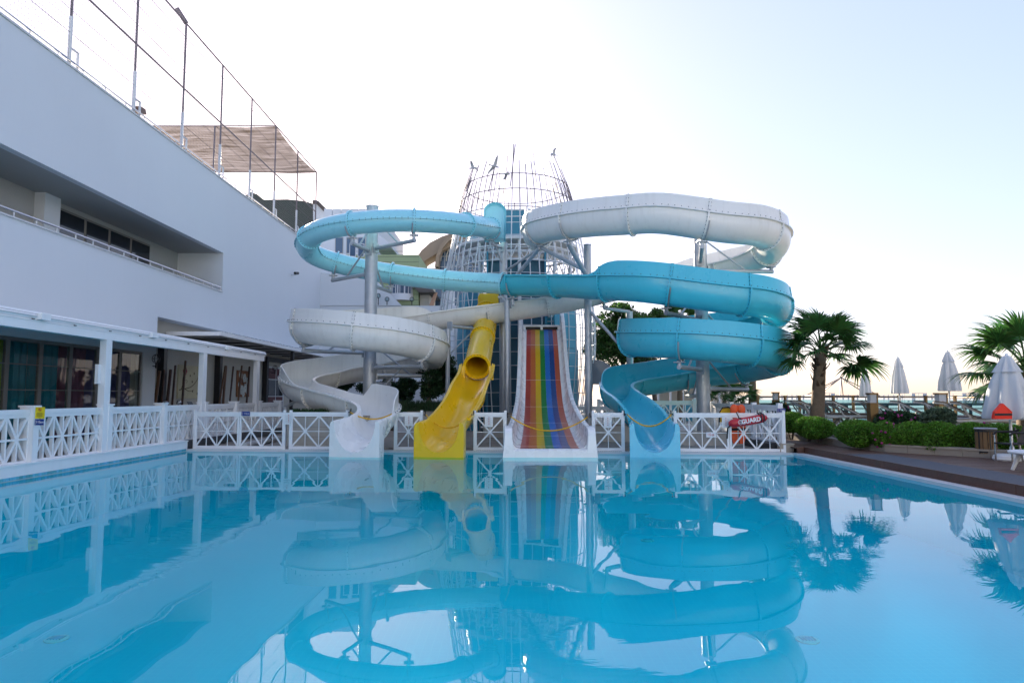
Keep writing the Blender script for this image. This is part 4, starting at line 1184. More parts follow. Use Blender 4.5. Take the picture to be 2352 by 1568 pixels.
# ================================================================ fences, signs, ropes
def x_fence(name, label, p, q, z0, z1, panels, posts=(True, True), material='white_metal', chunky=False, group=None, post_h=.05, xs=2, post_w=.07, dbl=True):
    """p, q plan points; panels with xs crossed diagonals each"""
    p = Vector((p[0], p[1], 0)); q = Vector((q[0], q[1], 0)); t = (q - p).normalized(); n = Vector((-t.y, t.x, 0)); L = (q - p).length
    root = thing(name, label, 'fence', (p.x, p.y, z0), group)
    def at(s, z, d=0): return p + t * s + Vector((0, 0, z)) + n * d
    th = .045 if not chunky else .10
    tr = .13 if not chunky else .155
    br = .085 if not chunky else .06
    m = MB(); m.bar(at(0, z1 - tr * .32), at(L, z1 - tr * .32), th + .02, tr * .62); m.build('top_rail', material, root)
    m = MB(); m.bar(at(0, z1 - tr * .80), at(L, z1 - tr * .80), th, tr * .42); m.build('top_rail', material, root)
    m = MB(); m.bar(at(0, z0 + br / 2), at(L, z0 + br / 2), th + .015, br); m.build('bottom_rail', material, root)
    zl, zh = z0 + br, z1 - tr; zm = (zl + zh) / 2
    for i in range(panels):
        s0 = L * i / panels + post_w * .5; s1 = L * (i + 1) / panels - post_w * .5
        for s, on in ((s0, i > 0 or posts[0]), (s1, i < panels - 1 or posts[1])):
            if on and dbl:
                m = MB(); m.bar(at(s, zl), at(s, zh), .055, th, n); m.build('upright', material, root)
        w = (s1 - s0) / xs
        for k in range(xs):
            a, b = s0 + k * w, s0 + (k + 1) * w; c = (a + b) / 2
            dw = .042 if not chunky else .055
            m = MB(); m.bar(at(a + .02, zl), at(b - .02, zh), th * .8, dw, n.cross(t)); m.build('diagonal', material, root)
            m = MB(); m.bar(at(b - .02, zl, .002), at(a + .02, zh, .002), th * .78, dw, n.cross(t)); m.build('diagonal', material, root)
            m = MB(); m.bar(at(c, zl, .001), at(c, zh, .001), .018 if not chunky else .045, .018 if not chunky else .045, n); m.build('rod', material, root)
            if chunky or k < xs - 1:
                m = MB(); m.bar(at(b, zl, .003), at(b, zh, .003), .018 if not chunky else .045, .018 if not chunky else .045, n); m.build('rod', material, root)
        m = MB(); m.bar(at(s0, zm, -.003), at(s1, zm, -.003), .018 if not chunky else .045, .02 if not chunky else .045); m.build('mid_rail', material, root)
    for s, on in ((0, posts[0]), (L, posts[1])):
        if on and not chunky:
            m = MB(); c = at(s, (GZ + z1 + post_h) / 2); m.box(tuple(c), (post_w, post_w, z1 + post_h - GZ), math.atan2(t.y, t.x)); m.build('post', material, root)
    return root
FY = .26
def fp(px):      # point on the front fence line seen at image column px
    d = (px - 1176) / 1568.0; y = 20.0
    for _ in range(20): x = d * y * 1.0 ; y = far_y(x) + FY
    return (d * y, y)
FZ0, FZ1 = GZ + .015, 1.17
fsec = [('white lattice fence panel in the left corner, from the terrace to the double post', 453, 657, 2, (True, True)), ('white lattice fence panel just left of the white slide exit', 671, 800, 1, (True, True)),
        ('white lattice fence panel between the white and the yellow slide', 910, 970, 1, (True, True)), ('white lattice fence panel between the yellow and the rainbow slide', 1091, 1161, 1, (True, True)),
        ('white lattice fence panel between the rainbow and the blue slide', 1361, 1430, 1, (True, True)), ('white lattice fence panel right of the blue slide with the red rescue tube', 1548, 1796, 2, (True, True))]
for lab, a, b, n, ps in fsec:
    pa, pb = fp(a), fp(b); wide = (b - a) / n
    x_fence('lattice_fence', lab, pa, pb, FZ0, FZ1, n, ps, 'white_metal', False, 'white lattice fences along the far pool edge', .06, 2 if wide > 80 else 1)
# terrace fence, chunky wooden lattice between square posts
posts_y = [6.3, 8.95, 11.6, 14.2, 16.83, 19.5, 22.1, 24.6, 26.9, 29.2]
XF = -9.98
tf = thing('terrace_fence', 'white wooden lattice fence with square posts along the hotel terrace', 'fence', (XF, 14, .31))
for y0 in posts_y:
    m = MB(); m.b6(XF - .15, XF + .15, y0 - .085, y0 + .085, .314, 1.43); m.build('post', 'white_wood', tf)
    m = MB(); m.b6(XF - .17, XF + .17, y0 - .11, y0 + .11, 1.43, 1.465); m.build('post_cap', 'white_wood', tf)
for a, b in zip(posts_y, posts_y[1:]):
    y0, y1 = a + .09, b - .09
    m = MB(); m.b6(XF - .06, XF + .075, y0, y1, 1.295, 1.385); m.build('top_rail', 'white_wood', tf)
    m = MB(); m.b6(XF - .05, XF + .055, y0, y1, 1.215, 1.295); m.build('top_rail', 'white_wood', tf)
    m = MB(); m.b6(XF - .05, XF + .05, y0, y1, .314, .35); m.build('bottom_rail', 'white_wood', tf)
    n = 2; W = (y1 - y0) / n
    for i in range(n):
        s0, s1 = y0 + i * W, y0 + (i + 1) * W; zl, zh = .35, 1.215; zm = (zl + zh) / 2
        h = (s1 - s0) / 2
        for k in range(2):
            u0, u1 = s0 + k * h, s0 + (k + 1) * h
            m = MB(); m.bar((XF, u0 + .03, zl), (XF, u1 - .03, zh), .09, .052, (1, 0, 0)) if False else m.bar((XF, u0 + .03, zl), (XF, u1 - .03, zh), .052, .09, (1, 0, 0)); m.build('diagonal', 'white_wood', tf)
            m = MB(); m.bar((XF + .002, u1 - .03, zl), (XF + .002, u0 + .03, zh), .052, .088, (1, 0, 0)); m.build('diagonal', 'white_wood', tf)
            m = MB(); m.b6(XF - .028, XF + .052, (u0 + u1) / 2 - .02, (u0 + u1) / 2 + .02, zl, zh); m.build('rod', 'white_wood', tf)
            m = MB(); m.b6(XF - .03, XF + .05, u1 - .022, u1 + .022, zl, zh); m.build('rod', 'white_wood', tf)
        m = MB(); m.b6(XF - .02, XF + .054, s0, s1, zm - .02, zm + .02); m.build('mid_rail', 'white_wood', tf)
# right-hand corner fence running away from the pool, and the one across behind the blue slide
def wood_fence(label, pts, z0=.30, z1=1.38, base=True, mat_='white_wood'):
    root = thing('wooden_fence', label, 'fence', (pts[0][0], pts[0][1], z0), 'white wooden lattice fences')
    for i, (a, b) in enumerate(zip(pts, pts[1:])):
        a = Vector((*a, 0)); b = Vector((*b, 0)); t = (b - a).normalized(); n = Vector((-t.y, t.x, 0)); L = (b - a).length
        at = lambda s, z, d=0: a + t * s + n * d + Vector((0, 0, z))
        for s in ((0, L) if i == len(pts) - 2 else (0,)):
            m = MB(); m.box(tuple(at(s, (GZ + z1 + .07) / 2)), (.14, .14, z1 + .07 - GZ), math.atan2(t.y, t.x)); m.build('post', mat_, root)
        for zc, hh, dd in ((z1 - .04, .09, .10), (z1 - .125, .08, .075), (z0 + .03, .06, .09)):
            m = MB(); m.bar(at(.08, zc), at(L - .08, zc), dd, hh); m.build('rail', mat_, root)
        k = max(1, round((L - .16) / .56)); w = (L - .16) / k; zl, zh = z0 + .06, z1 - .165
        for j in range(k):
            s0, s1 = .08 + j * w, .08 + (j + 1) * w
            m = MB(); m.bar(at(s0 + .02, zl), at(s1 - .02, zh), .06, .045, n.cross(t)); m.build('diagonal', mat_, root)
            m = MB(); m.bar(at(s1 - .02, zl, .002), at(s0 + .02, zh, .002), .058, .045, n.cross(t)); m.build('diagonal', mat_, root)
            m = MB(); m.bar(at((s0 + s1) / 2, zl, .004), at((s0 + s1) / 2, zh, .004), .035, .035, n); m.build('rod', mat_, root)
            if j < k - 1: m = MB(); m.bar(at(s1, zl, .004), at(s1, zh, .004), .035, .035, n); m.build('rod', mat_, root)
        m = MB(); m.bar(at(.08, (zl + zh) / 2, .006), at(L - .08, (zl + zh) / 2, .006), .035, .035); m.build('mid_rail', mat_, root)
    return root
wood_fence('white wooden fence running back from the right pool corner', [(7.78, 19.95), (7.72, 21.9), (7.68, 24.0), (7.66, 26.2)])
wood_fence('white wooden fence behind the big right column', [(7.5, 28.2), (5.6, 28.3), (3.6, 28.4)], .45, 1.45)
wood_fence('white wooden fence in the background right of the rainbow slide', [(2.5, 29.8), (4.3, 29.6)], .2, 1.2)
m = MB(); m.b6(7.5, 7.92, 20.05, 26.3, GZ, .28)
tag(m.build('fence_plinth', 'granite_dark'), 'dark granite plinth under the fence at the right pool corner', 'plinth')
m = MB(); m.box((7.85, 19.78, .16), (.40, .22, .22)); m.box((7.85, 19.78, .285), (.44, .26, .035))
tag(m.build('corner_block', 'stone_cap'), 'small stone block at the foot of the right corner post', 'block')

# signs ---------------------------------------------------------
def plate(name, label, cat, px0, py0, px1, py1, Y, material, group=None, nrm='front'):
    a = V(px0, py0, Y); b = V(px1, py1, Y); c = (a + b) / 2; w, h = b.x - a.x, a.z - b.z
    root = thing(name, label, cat, c, group)
    m = MB(); m.box(tuple(c), (w, .012, h)); m.build('plate', material, root)
    return root, c, w, h
ROTF = Matrix.Rotation(math.pi / 2, 4, 'X')
def info_sign(label, px, py0, py1, off=-.06):
    x, y = fp(px); r_, c, w, h = plate('info_sign', label, 'sign', px - 9, py0, px + 9, py1, y + off, 'sign_white', 'small white rule signs on the lattice fence')
    m = MB(); mk_ = MB()
    for k in range(5):
        z = c.z + h * (.30 - k * .145); mk_.box((c.x, c.y - .0075, z), (.028, .003, .014))
        for q in (1, 2): m.box((c.x, c.y - .0075, z - .020 * q), (w * (.8 if q == 1 else .6), .003, .004))
    o = m.build('small_print', 'print_grey', r_); o['kind'] = 'stuff'
    o = mk_.build('pictogram_column', 'ink_red', r_); o['kind'] = 'stuff'
for lab, px, a, b in (('white rule sign on the double post left of the white slide', 663, 947, 974), ('white rule sign between the white and yellow slides', 939, 951, 978), ('white rule sign between the yellow and rainbow slides', 1123, 953, 980),
                      ('white rule sign between the rainbow and blue slides', 1396, 954, 982), ('white rule sign on the fence behind the red rescue tube', 1667, 954, 982)): info_sign(lab, px, a, b)
def blue_sign(label, x0, y0, x1, y1, Y):
    r_, c, w, h = plate('depth_sign', label, 'sign', x0, y0, x1, y1, Y, 'sign_blue', 'blue depth signs')
    lettering('115cm', h * .62, Matrix.Translation((c.x + w * .10, c.y - .008, c.z)) @ ROTF @ Matrix.Diagonal((.78, 1, 1, 1)), 'ink_white', r_)
    m = MB(); m.b6(c.x - w * .40, c.x - w * .385, c.y - .009, c.y - .0065, c.z - h * .3, c.z + h * .3)
    for s in (-1, 1): m.prism([(c.x - w * .43, c.y - .009, c.z + s * h * .18), (c.x - w * .355, c.y - .009, c.z + s * h * .18), (c.x - w * .3925, c.y - .009, c.z + s * h * .36)], (0, .0025, 0))
    m.build('depth_arrow', 'ink_white', r_)
x, y = fp(565); blue_sign('blue 115cm depth sign on the left corner fence panel', 555, 944.5, 574, 954.5, y - .06)
blue_sign('blue 115cm depth sign on the right corner fence post', 1785, 937.5, 1804, 946, 19.84)
blue_sign('blue 115cm depth sign below the yellow sign on the terrace post', 80.5, 962, 100, 976, 14.09)
r_, c, w, h = plate('warning_sign', 'yellow warning sign on the terrace fence post', 'sign', 82, 934.5, 102, 961, 14.095, 'sign_yellow')
m = MB()
for k in range(5): m.box((c.x, c.y - .0075, c.z - h * (.02 + k * .075)), (w * (.75 if k % 2 else .55), .003, h * .026))
m.box((c.x, c.y - .0075, c.z - h * .42), (w * .2, .003, h * .02)); m.build('small_print', 'ink_dark', r_)
m = MB(); m.tube([(c.x + h * .13 * math.cos(k * math.pi / 10), c.y - .008, c.z + h * .29 + h * .13 * math.sin(k * math.pi / 10)) for k in range(20)], h * .018, 5, closed=True)
m.bar((c.x - h * .09, c.y - .008, c.z + h * .38), (c.x + h * .09, c.y - .008, c.z + h * .20), h * .03, .004, (0, 1, 0)); m.build('prohibition_ring', 'ink_red', r_)
m = MB(); m.sphere((c.x - h * .01, c.y - .008, c.z + h * .335), h * .03, 8, 6, (1, .1, 1)); m.box((c.x, c.y - .008, c.z + h * .27), (h * .07, .002, h * .09)); m.build('swimmer_symbol', 'ink_dark', r_)
x, y = fp(1634); r_, c, w, h = plate('depth_sign', 'white sign reading 115 cm in red on the right fence panel', 'sign', 1622, 992, 1647, 1004, y - .06, 'sign_white')
lettering('115 cm', h * .72, Matrix.Translation((c.x - w * .08, c.y - .008, c.z)) @ ROTF @ Matrix.Diagonal((.62, 1.05, 1, 1)), 'ink_red', r_, .0012)
m = MB(); ax = c.x + w * .42; m.b6(ax - .004, ax + .004, c.y - .009, c.y - .0065, c.z - h * .3, c.z + h * .3)
for s in (-1, 1): m.prism([(ax - .012, c.y - .009, c.z + s * h * .2), (ax + .012, c.y - .009, c.z + s * h * .2), (ax, c.y - .009, c.z + s * h * .36)], (0, .0025, 0))
m.build('depth_arrow', 'ink_dark', r_)
# ropes ---------------------------------------------------------
def rope(label, px0, py0, px1, py1, psag):
    x0, y0 = fp(px0); x1, y1 = fp(px1); a = V(px0, py0, y0 - .30); b = V(px1, py1, y1 - .30); mid = V((px0 + px1) / 2, psag, (y0 + y1) / 2 - .30)
    root = thing('rope', label, 'rope', a, 'yellow ropes across the slide exits')
    c0, c1 = a.lerp(b, .035), a.lerp(b, .965); pts = []
    for k in range(33):
        s = k / 32; q = c0.lerp(c1, s); sag = (a.z + b.z) / 2 - mid.z
        q.z -= sag * (1 - (2 * s - 1) ** 2) - (0 if True else 0); pts.append(q)
    # three twisted strands
    for ph in range(3):
        sp = []
        for k in range(129):
            f = k / 128 * 32; i = min(31, int(f)); q = pts[i].lerp(pts[i + 1], f - i); an = k * .95 + ph * 2.094
            sp.append(q + Vector((0, math.cos(an), math.sin(an))) * .011)
        m = MB(); m.tube(sp, .0125, 5); m.build('strand', 'rope', root, True, 80)
    for e, c in ((a, c0), (b, c1)):
        m = MB(); m.tube([e, c], .009, 6); m.tube([c.lerp(e, .2), c], .024, 8); m.build('hook', 'steel_dark', root, True)
    for e in (a, b):
        m = MB(); m.bar(e, e + Vector((0, .30, .02)), .025, .03); m.box((e.x, e.y + .27, e.z + .03), (.03, .03, .16)); m.build('hook_bracket', 'black_web', root)
rope('yellow rope across the white slide exit', 801, 946.5, 909, 947, 962)
rope('yellow rope across the yellow slide exit', 974, 952, 1087, 952, 982)
rope('yellow rope across the rainbow slide', 1166, 956, 1357, 957, 989)
rope('yellow rope across the light blue slide exit', 1437, 951.5, 1546, 951.5, 978.5)
# red rescue tube -----------------------------------------------
x, y = fp(1716); Yt = y - .17
a, b = V(1674, 973, Yt), V(1761, 958, Yt)
rt = thing('rescue_tube', 'red rescue tube reading GUARD strapped to the white fence', 'rescue tube', a.lerp(b, .5))
ax = (b - a).normalized(); L = (b - a).length; pts = []; rad = []
for k in range(15):
    s = k / 14; pts.append(a.lerp(b, s) + Vector((0, 0, -.015 * math.sin(math.pi * s)))); e = min(s, 1 - s); rad.append(.122 * min(1, .45 + e * 6) if e < .1 else .122)
m = MB(); m.tube(pts, rad, 20); m.build('foam_body', 'rescue_red', rt, True, 60)
ang = math.atan2(ax.z, ax.x)
mid = a.lerp(b, .53)
lettering('GUARD', .175, Matrix.Translation(mid + Vector((0.02, -.124, -.002))) @ Matrix.Rotation(-ang, 4, 'Y') @ ROTF @ Matrix.Diagonal((.92, 1, 1, 1)), 'ink_white', rt, .007)
q = a.lerp(b, .27) + Vector((0, -.124, -.002)); m = MB()
m.tube([q + Vector((.062 * math.cos(k * math.pi / 10), 0, .062 * math.sin(k * math.pi / 10))) for k in range(20)], .007, 5, closed=True)
for dz in (-.02, .02): m.bar(q + Vector((-.035, 0, dz)), q + Vector((.035, 0, dz)), .012, .004, (0, 1, 0))
m.bar(q + Vector((0, 0, .035)), q + Vector((0, 0, .055)), .012, .004, (0, 1, 0)); m.build('emblem', 'ink_white', rt)
for s in (.28, .82, .89):
    c = a.lerp(b, s); m = MB(); n = 20; rr = .128
    m.add([c + Vector((dx, rr * math.cos(2 * math.pi * k / n), rr * math.sin(2 * math.pi * k / n))) for k in range(n) for dx in (-.022, .022)], [(2 * k, 2 * k + 1, (2 * k + 3) % (2 * n), (2 * k + 2) % (2 * n)) for k in range(n)])
    m.bar(c + Vector((-.01, 0, .12)), Vector((c.x - .03, Yt + .16, FZ1 + .02)), .045, .008, (1, 0, 0)); m.build('strap', 'black_web', rt)
m = MB(); m.tube([a + Vector((.04, 0, -.04)), a + Vector((-.03, 0, -.12)), a + Vector((-.045, .02, -.3)), a + Vector((-.05, .02, -.42))], .022, 8); m.build('tow_strap', 'black_web', rt, True)
# life vests hung on the fence corner
def vest(label, px, py, Y, w, h, material):
    c = V(px, py, Y); root = thing('life_vest', label, 'life vest', (c.x, c.y, c.z - h), None)
    for s in (-1, 1):
        pts = [(s * .03, 0), (s * w * .5, .0), (s * w * .52, -h * .8), (s * w * .36, -h), (s * .03, -h), (s * .035, -h * .45)]
        m = MB(); m.prism([(c.x + x_, c.y - .05, c.z + z_) for x_, z_ in (pts if s > 0 else pts)], (0, .09, 0)); m.build('foam_panel', material, root)
    for sx in (-1, 1):
        m = MB(); m.sphere((c.x + sx * w * .26, c.y - .02, c.z + .06), .14, 12, 9, (.85, .5, 1.05)); m.build('shoulder_pad', material, root, True)
    m = MB(); m.sphere((c.x, c.y + .05, c.z + .09), .12, 12, 9, (1.5, .45, .8)); m.build('neck_pad', material, root, True)
    m = MB(); m.b6(c.x - w * .53, c.x + w * .53, c.y - .056, c.y - .05, c.z - h * .6, c.z - h * .52); m.build('belt', 'black_web', root)
vest('orange life vest hanging at the right corner fence', 1694, 944, 20.4, .42, .95, 'orange_vest')
c = V(1667, 950, 20.7); pf = thing('swim_float', 'yellow flat float hung next to the orange life vest', 'float', c)
m = MB(); m.prism([c + Vector((dx, 0, dz)) for dx, dz in ((-.2, -.25), (.14, -.25), (.16, .16), (.08, .2), (-.1, .18), (-.19, .05))], (0, .05, 0)); m.build('board', 'rope', pf)
m = MB(); m.tube([c + Vector((dx, -.01, dz)) for dx, dz in ((-.2, -.25), (-.19, .05), (-.1, .18), (.08, .2), (.16, .16))], .02, 6); m.build('trim', 'black_web', pf, True)
# ================================================================ hotel wing on the left
XW = -13.0
hotel = thing('hotel_wing', 'long white hotel wing with a balcony slot on the left', 'building', (XW, 20, .28))
m = MB()
def wallbox(x0, x1, y0, y1, z0, z1, material='wall_white', name='wall'):
    q = MB(); q.b6(x0, x1, y0, y1, z0, z1); return q.build(name, material, hotel)
BY = 30.35
wallbox(XW - .25, XW, -14, 60, 8.06, 11.30)                       # band above the balcony
wallbox(XW - .25, XW, -14, BY, 4.55, 6.27)                        # parapet
wallbox(XW - .25, XW, BY, 60, 4.55, 8.06)                         # solid end
wallbox(XW - .25, XW, -14, 15.1, .285, 4.55); wallbox(XW - .25, XW, 15.1, 24.05, 3.2, 4.55)
wallbox(XW - .25, XW, 24.05, 24.9, .285, 4.55, 'wall_white')
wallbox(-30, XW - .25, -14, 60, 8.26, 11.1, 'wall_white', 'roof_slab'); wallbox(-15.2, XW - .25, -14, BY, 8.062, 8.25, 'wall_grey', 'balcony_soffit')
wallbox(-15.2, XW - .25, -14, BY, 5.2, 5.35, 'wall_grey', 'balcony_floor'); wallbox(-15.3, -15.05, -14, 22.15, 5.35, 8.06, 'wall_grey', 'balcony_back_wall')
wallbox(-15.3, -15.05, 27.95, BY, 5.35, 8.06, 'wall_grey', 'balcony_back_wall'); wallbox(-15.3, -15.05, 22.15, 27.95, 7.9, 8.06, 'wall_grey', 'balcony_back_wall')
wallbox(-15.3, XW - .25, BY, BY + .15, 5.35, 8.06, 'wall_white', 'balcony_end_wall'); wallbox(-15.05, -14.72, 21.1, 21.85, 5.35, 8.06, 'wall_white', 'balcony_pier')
wallbox(-30, -15.3, 59, 60, 0, 8.26); wallbox(-30, XW - .25, 59.0, 60.0, 0, 8.2)
wallbox(XW - .05, XW + .05, -14, BY + .01, 6.27, 6.31, 'coping', 'parapet_cap')
wallbox(XW - .30, XW + .04, -14, 60, 11.302, 11.36, 'coping', 'roof_coping')
for k in range(4):
    y0 = 22.18 + k * 1.44
    wn = MB(); wn.b6(-15.04, -15.0, y0, y0 + 1.40, 5.4, 7.88); wo_ = wn.build('window', 'frame_grey', hotel)
    g_ = MB(); g_.b6(-14.998, -14.985, y0 + .06, y0 + 1.34, 5.45, 7.80); g_.build('pane', 'glass_dark', wo_)
# balcony rail
m = MB(); m.tube([(XW - .02, -10, 6.47), (XW - .02, 30.25, 6.47)], .028, 8); m.build('balcony_rail', 'chrome', hotel, True)
y = 30.2
while y > 9:
    m = MB(); m.tube([(XW - .02, y, 6.30), (XW - .02, y, 6.47)], .022, 8); m.build('rail_post', 'rod_white', hotel, True); y -= .845
m = MB(); m.tube([(XW - .04, -10, 11.52), (XW - .04, 59.5, 11.52)], .03, 8); m.build('roof_rail', 'chrome', hotel, True)
y = 58
while y > 9:
    m = MB(); m.tube([(XW - .04, y, 11.35), (XW - .04, y, 11.52)], .018, 6); m.build('roof_rail_post', 'rod_white', hotel, True); y -= 1.15
# terrace glazing with curtains
ys = [15.1, 16.35, 17.6, 18.86, 20.14, 21.45, 22.7, 24.0]
for i, (a, b) in enumerate(zip(ys, ys[1:])):
    d = MB(); d.b6(XW - .10, XW - .02, a, a + .075, .29, 3.19); d.b6(XW - .10, XW - .02, b - .075, b, .29, 3.19); d.b6(XW - .10, XW - .02, a + .075, b - .075, 3.1, 3.19); d.b6(XW - .10, XW - .02, a + .075, b - .075, .29, .40)
    do = d.build('glass_door', 'frame_grey', hotel)
    for z in (1.82, 2.5):
        t_ = MB(); t_.b6(XW - .075, XW - .035, a + .075, b - .075, z - .012, z + .012); t_.build('glazing_bar', 'frame_grey', do)
    g_ = MB(); g_.b6(XW - .062, XW - .052, a + .076, b - .076, .41, 3.09); g_.build('pane', 'glass_door', do)
    cm = ('curtain_teal', 'curtain_lime', 'curtain_teal', 'curtain_teal', 'curtain_mauve', 'curtain_violet', 'curtain_violet')[i]
    c_ = MB(); n = 60; vs = []
    for k in range(n + 1):
        yy = a + .02 + (b - a - .04) * k / n; xx = XW - .42 + .05 * math.sin(k * .95) + .02 * math.sin(k * 2.3)
        vs += [(xx, yy, .35), (xx, yy, 3.12)]
    c_.add(vs, [(2 * k, 2 * k + 2, 2 * k + 3, 2 * k + 1) for k in range(n)]); c_.build('curtain', cm, do, True, 80)
    if i == 1:
        c2 = MB(); n = 20; vs = []
        for k in range(n + 1):
            yy = b - .02 + .40 * k / n; xx = XW - .36 + .05 * math.sin(k * .95); vs += [(xx, yy, .35), (xx, yy, 3.12)]
        c2.add(vs, [(2 * k, 2 * k + 2, 2 * k + 3, 2 * k + 1) for k in range(n)]); c2.build('curtain', 'curtain_lime', do, True, 80)
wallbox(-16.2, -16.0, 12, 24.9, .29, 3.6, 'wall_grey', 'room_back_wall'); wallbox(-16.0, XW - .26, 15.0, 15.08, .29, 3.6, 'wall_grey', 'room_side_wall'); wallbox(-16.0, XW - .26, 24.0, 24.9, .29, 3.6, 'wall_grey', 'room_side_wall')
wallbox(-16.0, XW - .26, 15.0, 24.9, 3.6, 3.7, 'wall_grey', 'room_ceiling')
# porch recess
XB = -13.6
wallbox(XB - .2, XB, 24.9, 47, .285, 5.0, 'wall_beige', 'porch_wall'); wallbox(XB, XW - .002, 24.9, 60, 4.552, 4.75, 'wall_white', 'porch_lintel')
for y0 in (26.15, 31.2, 37.2):
    wallbox(XB + .002, XB + .26, y0, y0 + .26, .29, 3.75, 'dark_steel', 'porch_column')
wallbox(XB + .002, XB + .2, 25.0, 46, 3.55, 3.8, 'dark_steel', 'porch_beam')
# red and white door further along the porch
wallbox(XB + .003, XB + .06, 37.7, 40.6, .3, 3.3, 'wall_white', 'door_frame')
for k, (z0, z1, mm) in enumerate(((.35, 1.6, 'maroon'), (1.65, 2.55, 'glass_dark'), (2.6, 3.2, 'maroon'))):
    wallbox(XB + .061, XB + .085, 38.0, 39.1, z0, z1, mm, 'door_panel'); wallbox(XB + .061, XB + .085, 39.25, 40.35, z0, z1, mm, 'door_panel')
# porch canopy slab with dark soffit slots
pc = thing('porch_canopy', 'flat white canopy with dark slots in its grey underside beside the hotel wall', 'canopy', (-12.2, 30, 4.0))
m = MB(); m.b6(-13.58, -11.45, 26.7, 46, 4.02, 4.17); m.build('slab', 'white_wood', pc)
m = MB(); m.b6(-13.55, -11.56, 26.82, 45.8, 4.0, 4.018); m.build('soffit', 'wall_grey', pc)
for k in range(9):
    m = MB(); m.b6(-13.5, -11.75, 28.0 + k * 2.0, 28.22 + k * 2.0, 3.96, 3.999); m.build('soffit_slot', 'dark_steel', pc)
m = MB(); m.tube([(-13.3, 46, 4.1), (-13.3, 47, 4.3)], .05, 6)
for k in range(40): m.box((-11.46, 27 + k * .46, 4.19), (.04, .1, .04))
o = m.build('flashing_clips', 'rod_white', pc); o['kind'] = 'stuff'
for y0 in (36.0, 45.5):
    m = MB(); m.b6(-11.7, -11.55, y0, y0 + .15, .29, 4.0); m.build('post', 'dark_steel', pc)
# awning on white posts
aw = thing('terrace_awning', 'white terrace awning with a long beam on three white posts', 'awning', (-10.0, 20, .31))
XA = -9.93
m = MB(); m.b6(XA - .09, XA + .09, 6, 27.1, 3.02, 3.2); m.build('front_beam', 'white_metal', aw)
m = MB(); m.b6(XA - .10, XA + .10, 6, 27.14, 3.203, 3.225); m.build('beam_gutter', 'white_metal', aw)
m = MB(); m.prism([(XA - .14, 6, 3.228), (XA + .05, 6, 3.228), (XA + .10, 6, 3.30), (XA + .05, 6, 3.40), (XA - .14, 6, 3.44)], (0, 21.3, 0)); m.build('fabric_cassette', 'white_metal', aw)
for k in range(2):
    m = MB(); m.b6(XA + .102, XA + .106, 6, 27.2, 3.30 + .045 * k, 3.306 + .045 * k)
    m.build('cassette_groove', 'frame_grey', aw)
m = MB(); m.prism([(XA - .15, 6, 3.40), (XA - .15, 6, 3.42), (XW, 6, 3.74), (XW, 6, 3.72)], (0, 20.6, 0)); m.build('fabric_roof', 'awning_white', aw)
for k in range(6):
    m = MB(); m.bar((XA - .05, 7.5 + k * 3.8, 3.25), (XW, 7.5 + k * 3.8, 3.6), .06, .10); m.build('rafter', 'white_metal', aw)
for y0 in (14.2, 18.6, 23.5):
    m = MB(); m.b6(XA - .02, XA + .19, y0 - .14, y0 + .14, 3.24, 3.37); m.build('motor_box', 'white_metal', aw)
for k in range(14):
    m = MB(); m.b6(XA + .09, XA + .12, 8.5 + k * 1.35, 8.56 + k * 1.35, 3.225, 3.25); m.build('clip', 'frame_grey', aw)
m = MB(); m.tube([(XA - .02, 27.3, 3.33), (XA - .02, 27.36, 3.33)], .07, 12); m.tube([(XA + .0, 27.36, 3.33), (XA + .0, 27.375, 3.33)], .035, 12); m.build('end_cap', 'white_metal', aw, True)
for y0 in (6.5, 11.5, 16.66, 21.92, 26.55):
    m = MB(); m.b6(XA - .08, XA + .08, y0 - .12, y0 + .12, .314, 3.02); m.build('post', 'white_metal', aw)
m = MB(); m.b6(XA - .10, XA - .02, 16.42, 16.53, 1.95, 2.42); m.build('switch_box', 'white_metal', aw)
# paintings, bamboo poles, lanterns, globes, laptop ----------------
def painting(label, y0, y1, z0, z1, base):
    root = thing('wall_painting', label, 'painting', (XB + .03, (y0 + y1) / 2, z0))
    m = MB(); m.b6(XB + .004, XB + .055, y0, y1, z0, z1); m.build('canvas', base, root); return root
pa = painting('cream wall painting of a curling branch with a red flower', 27.75, 29.75, 1.55, 2.92, 'canvas_cream')
X_ = XB + .062
def vine(pts, r0, r1, parent, mt='ink_dark'):
    sp = spline([[X_, a, b] for a, b in pts], .05); n = len(sp); m = MB(); m.tube([tuple(p) for p in sp], [r0 + (r1 - r0) * i / (n - 1) for i in range(n)], 5); m.build('branch', mt, parent)
vine([(27.85, 1.9), (28.3, 1.95), (28.9, 2.05), (29.4, 2.35), (29.65, 2.75)], .02, .008, pa, 'trunk_husk'); vine([(28.0, 1.92), (28.15, 2.15), (28.35, 2.3), (28.5, 2.28), (28.45, 2.18)], .014, .006, pa, 'trunk_husk')
vine([(28.3, 1.95), (28.7, 1.85), (29.1, 1.9)], .014, .006, pa, 'trunk_husk'); vine([(28.1, 2.0), (28.12, 2.4), (28.3, 2.6)], .012, .006, pa, 'trunk_husk')
def flower(parent, y, z, r, n, mt):
    m = MB()
    for k in range(n):
        an = 2 * math.pi * k / n; m.sphere((X_, y + r * .5 * math.cos(an), z + r * .5 * math.sin(an)), r * .42, 8, 5, (.05, 1, 1))
    m.build('flower', mt, parent, True)
flower(pa, 28.28, 2.68, .2, 6, 'petal_red')
for y_, z_ in ((28.75, 2.5), (29.1, 2.6), (28.95, 2.25), (29.0, 1.85), (29.45, 1.75)): flower(pa, y_, z_, .06, 4, 'trunk_husk')
pb = painting('rust brown wall painting of pale blossoms', 33.7, 35.3, 1.6, 2.92, 'canvas_rust')
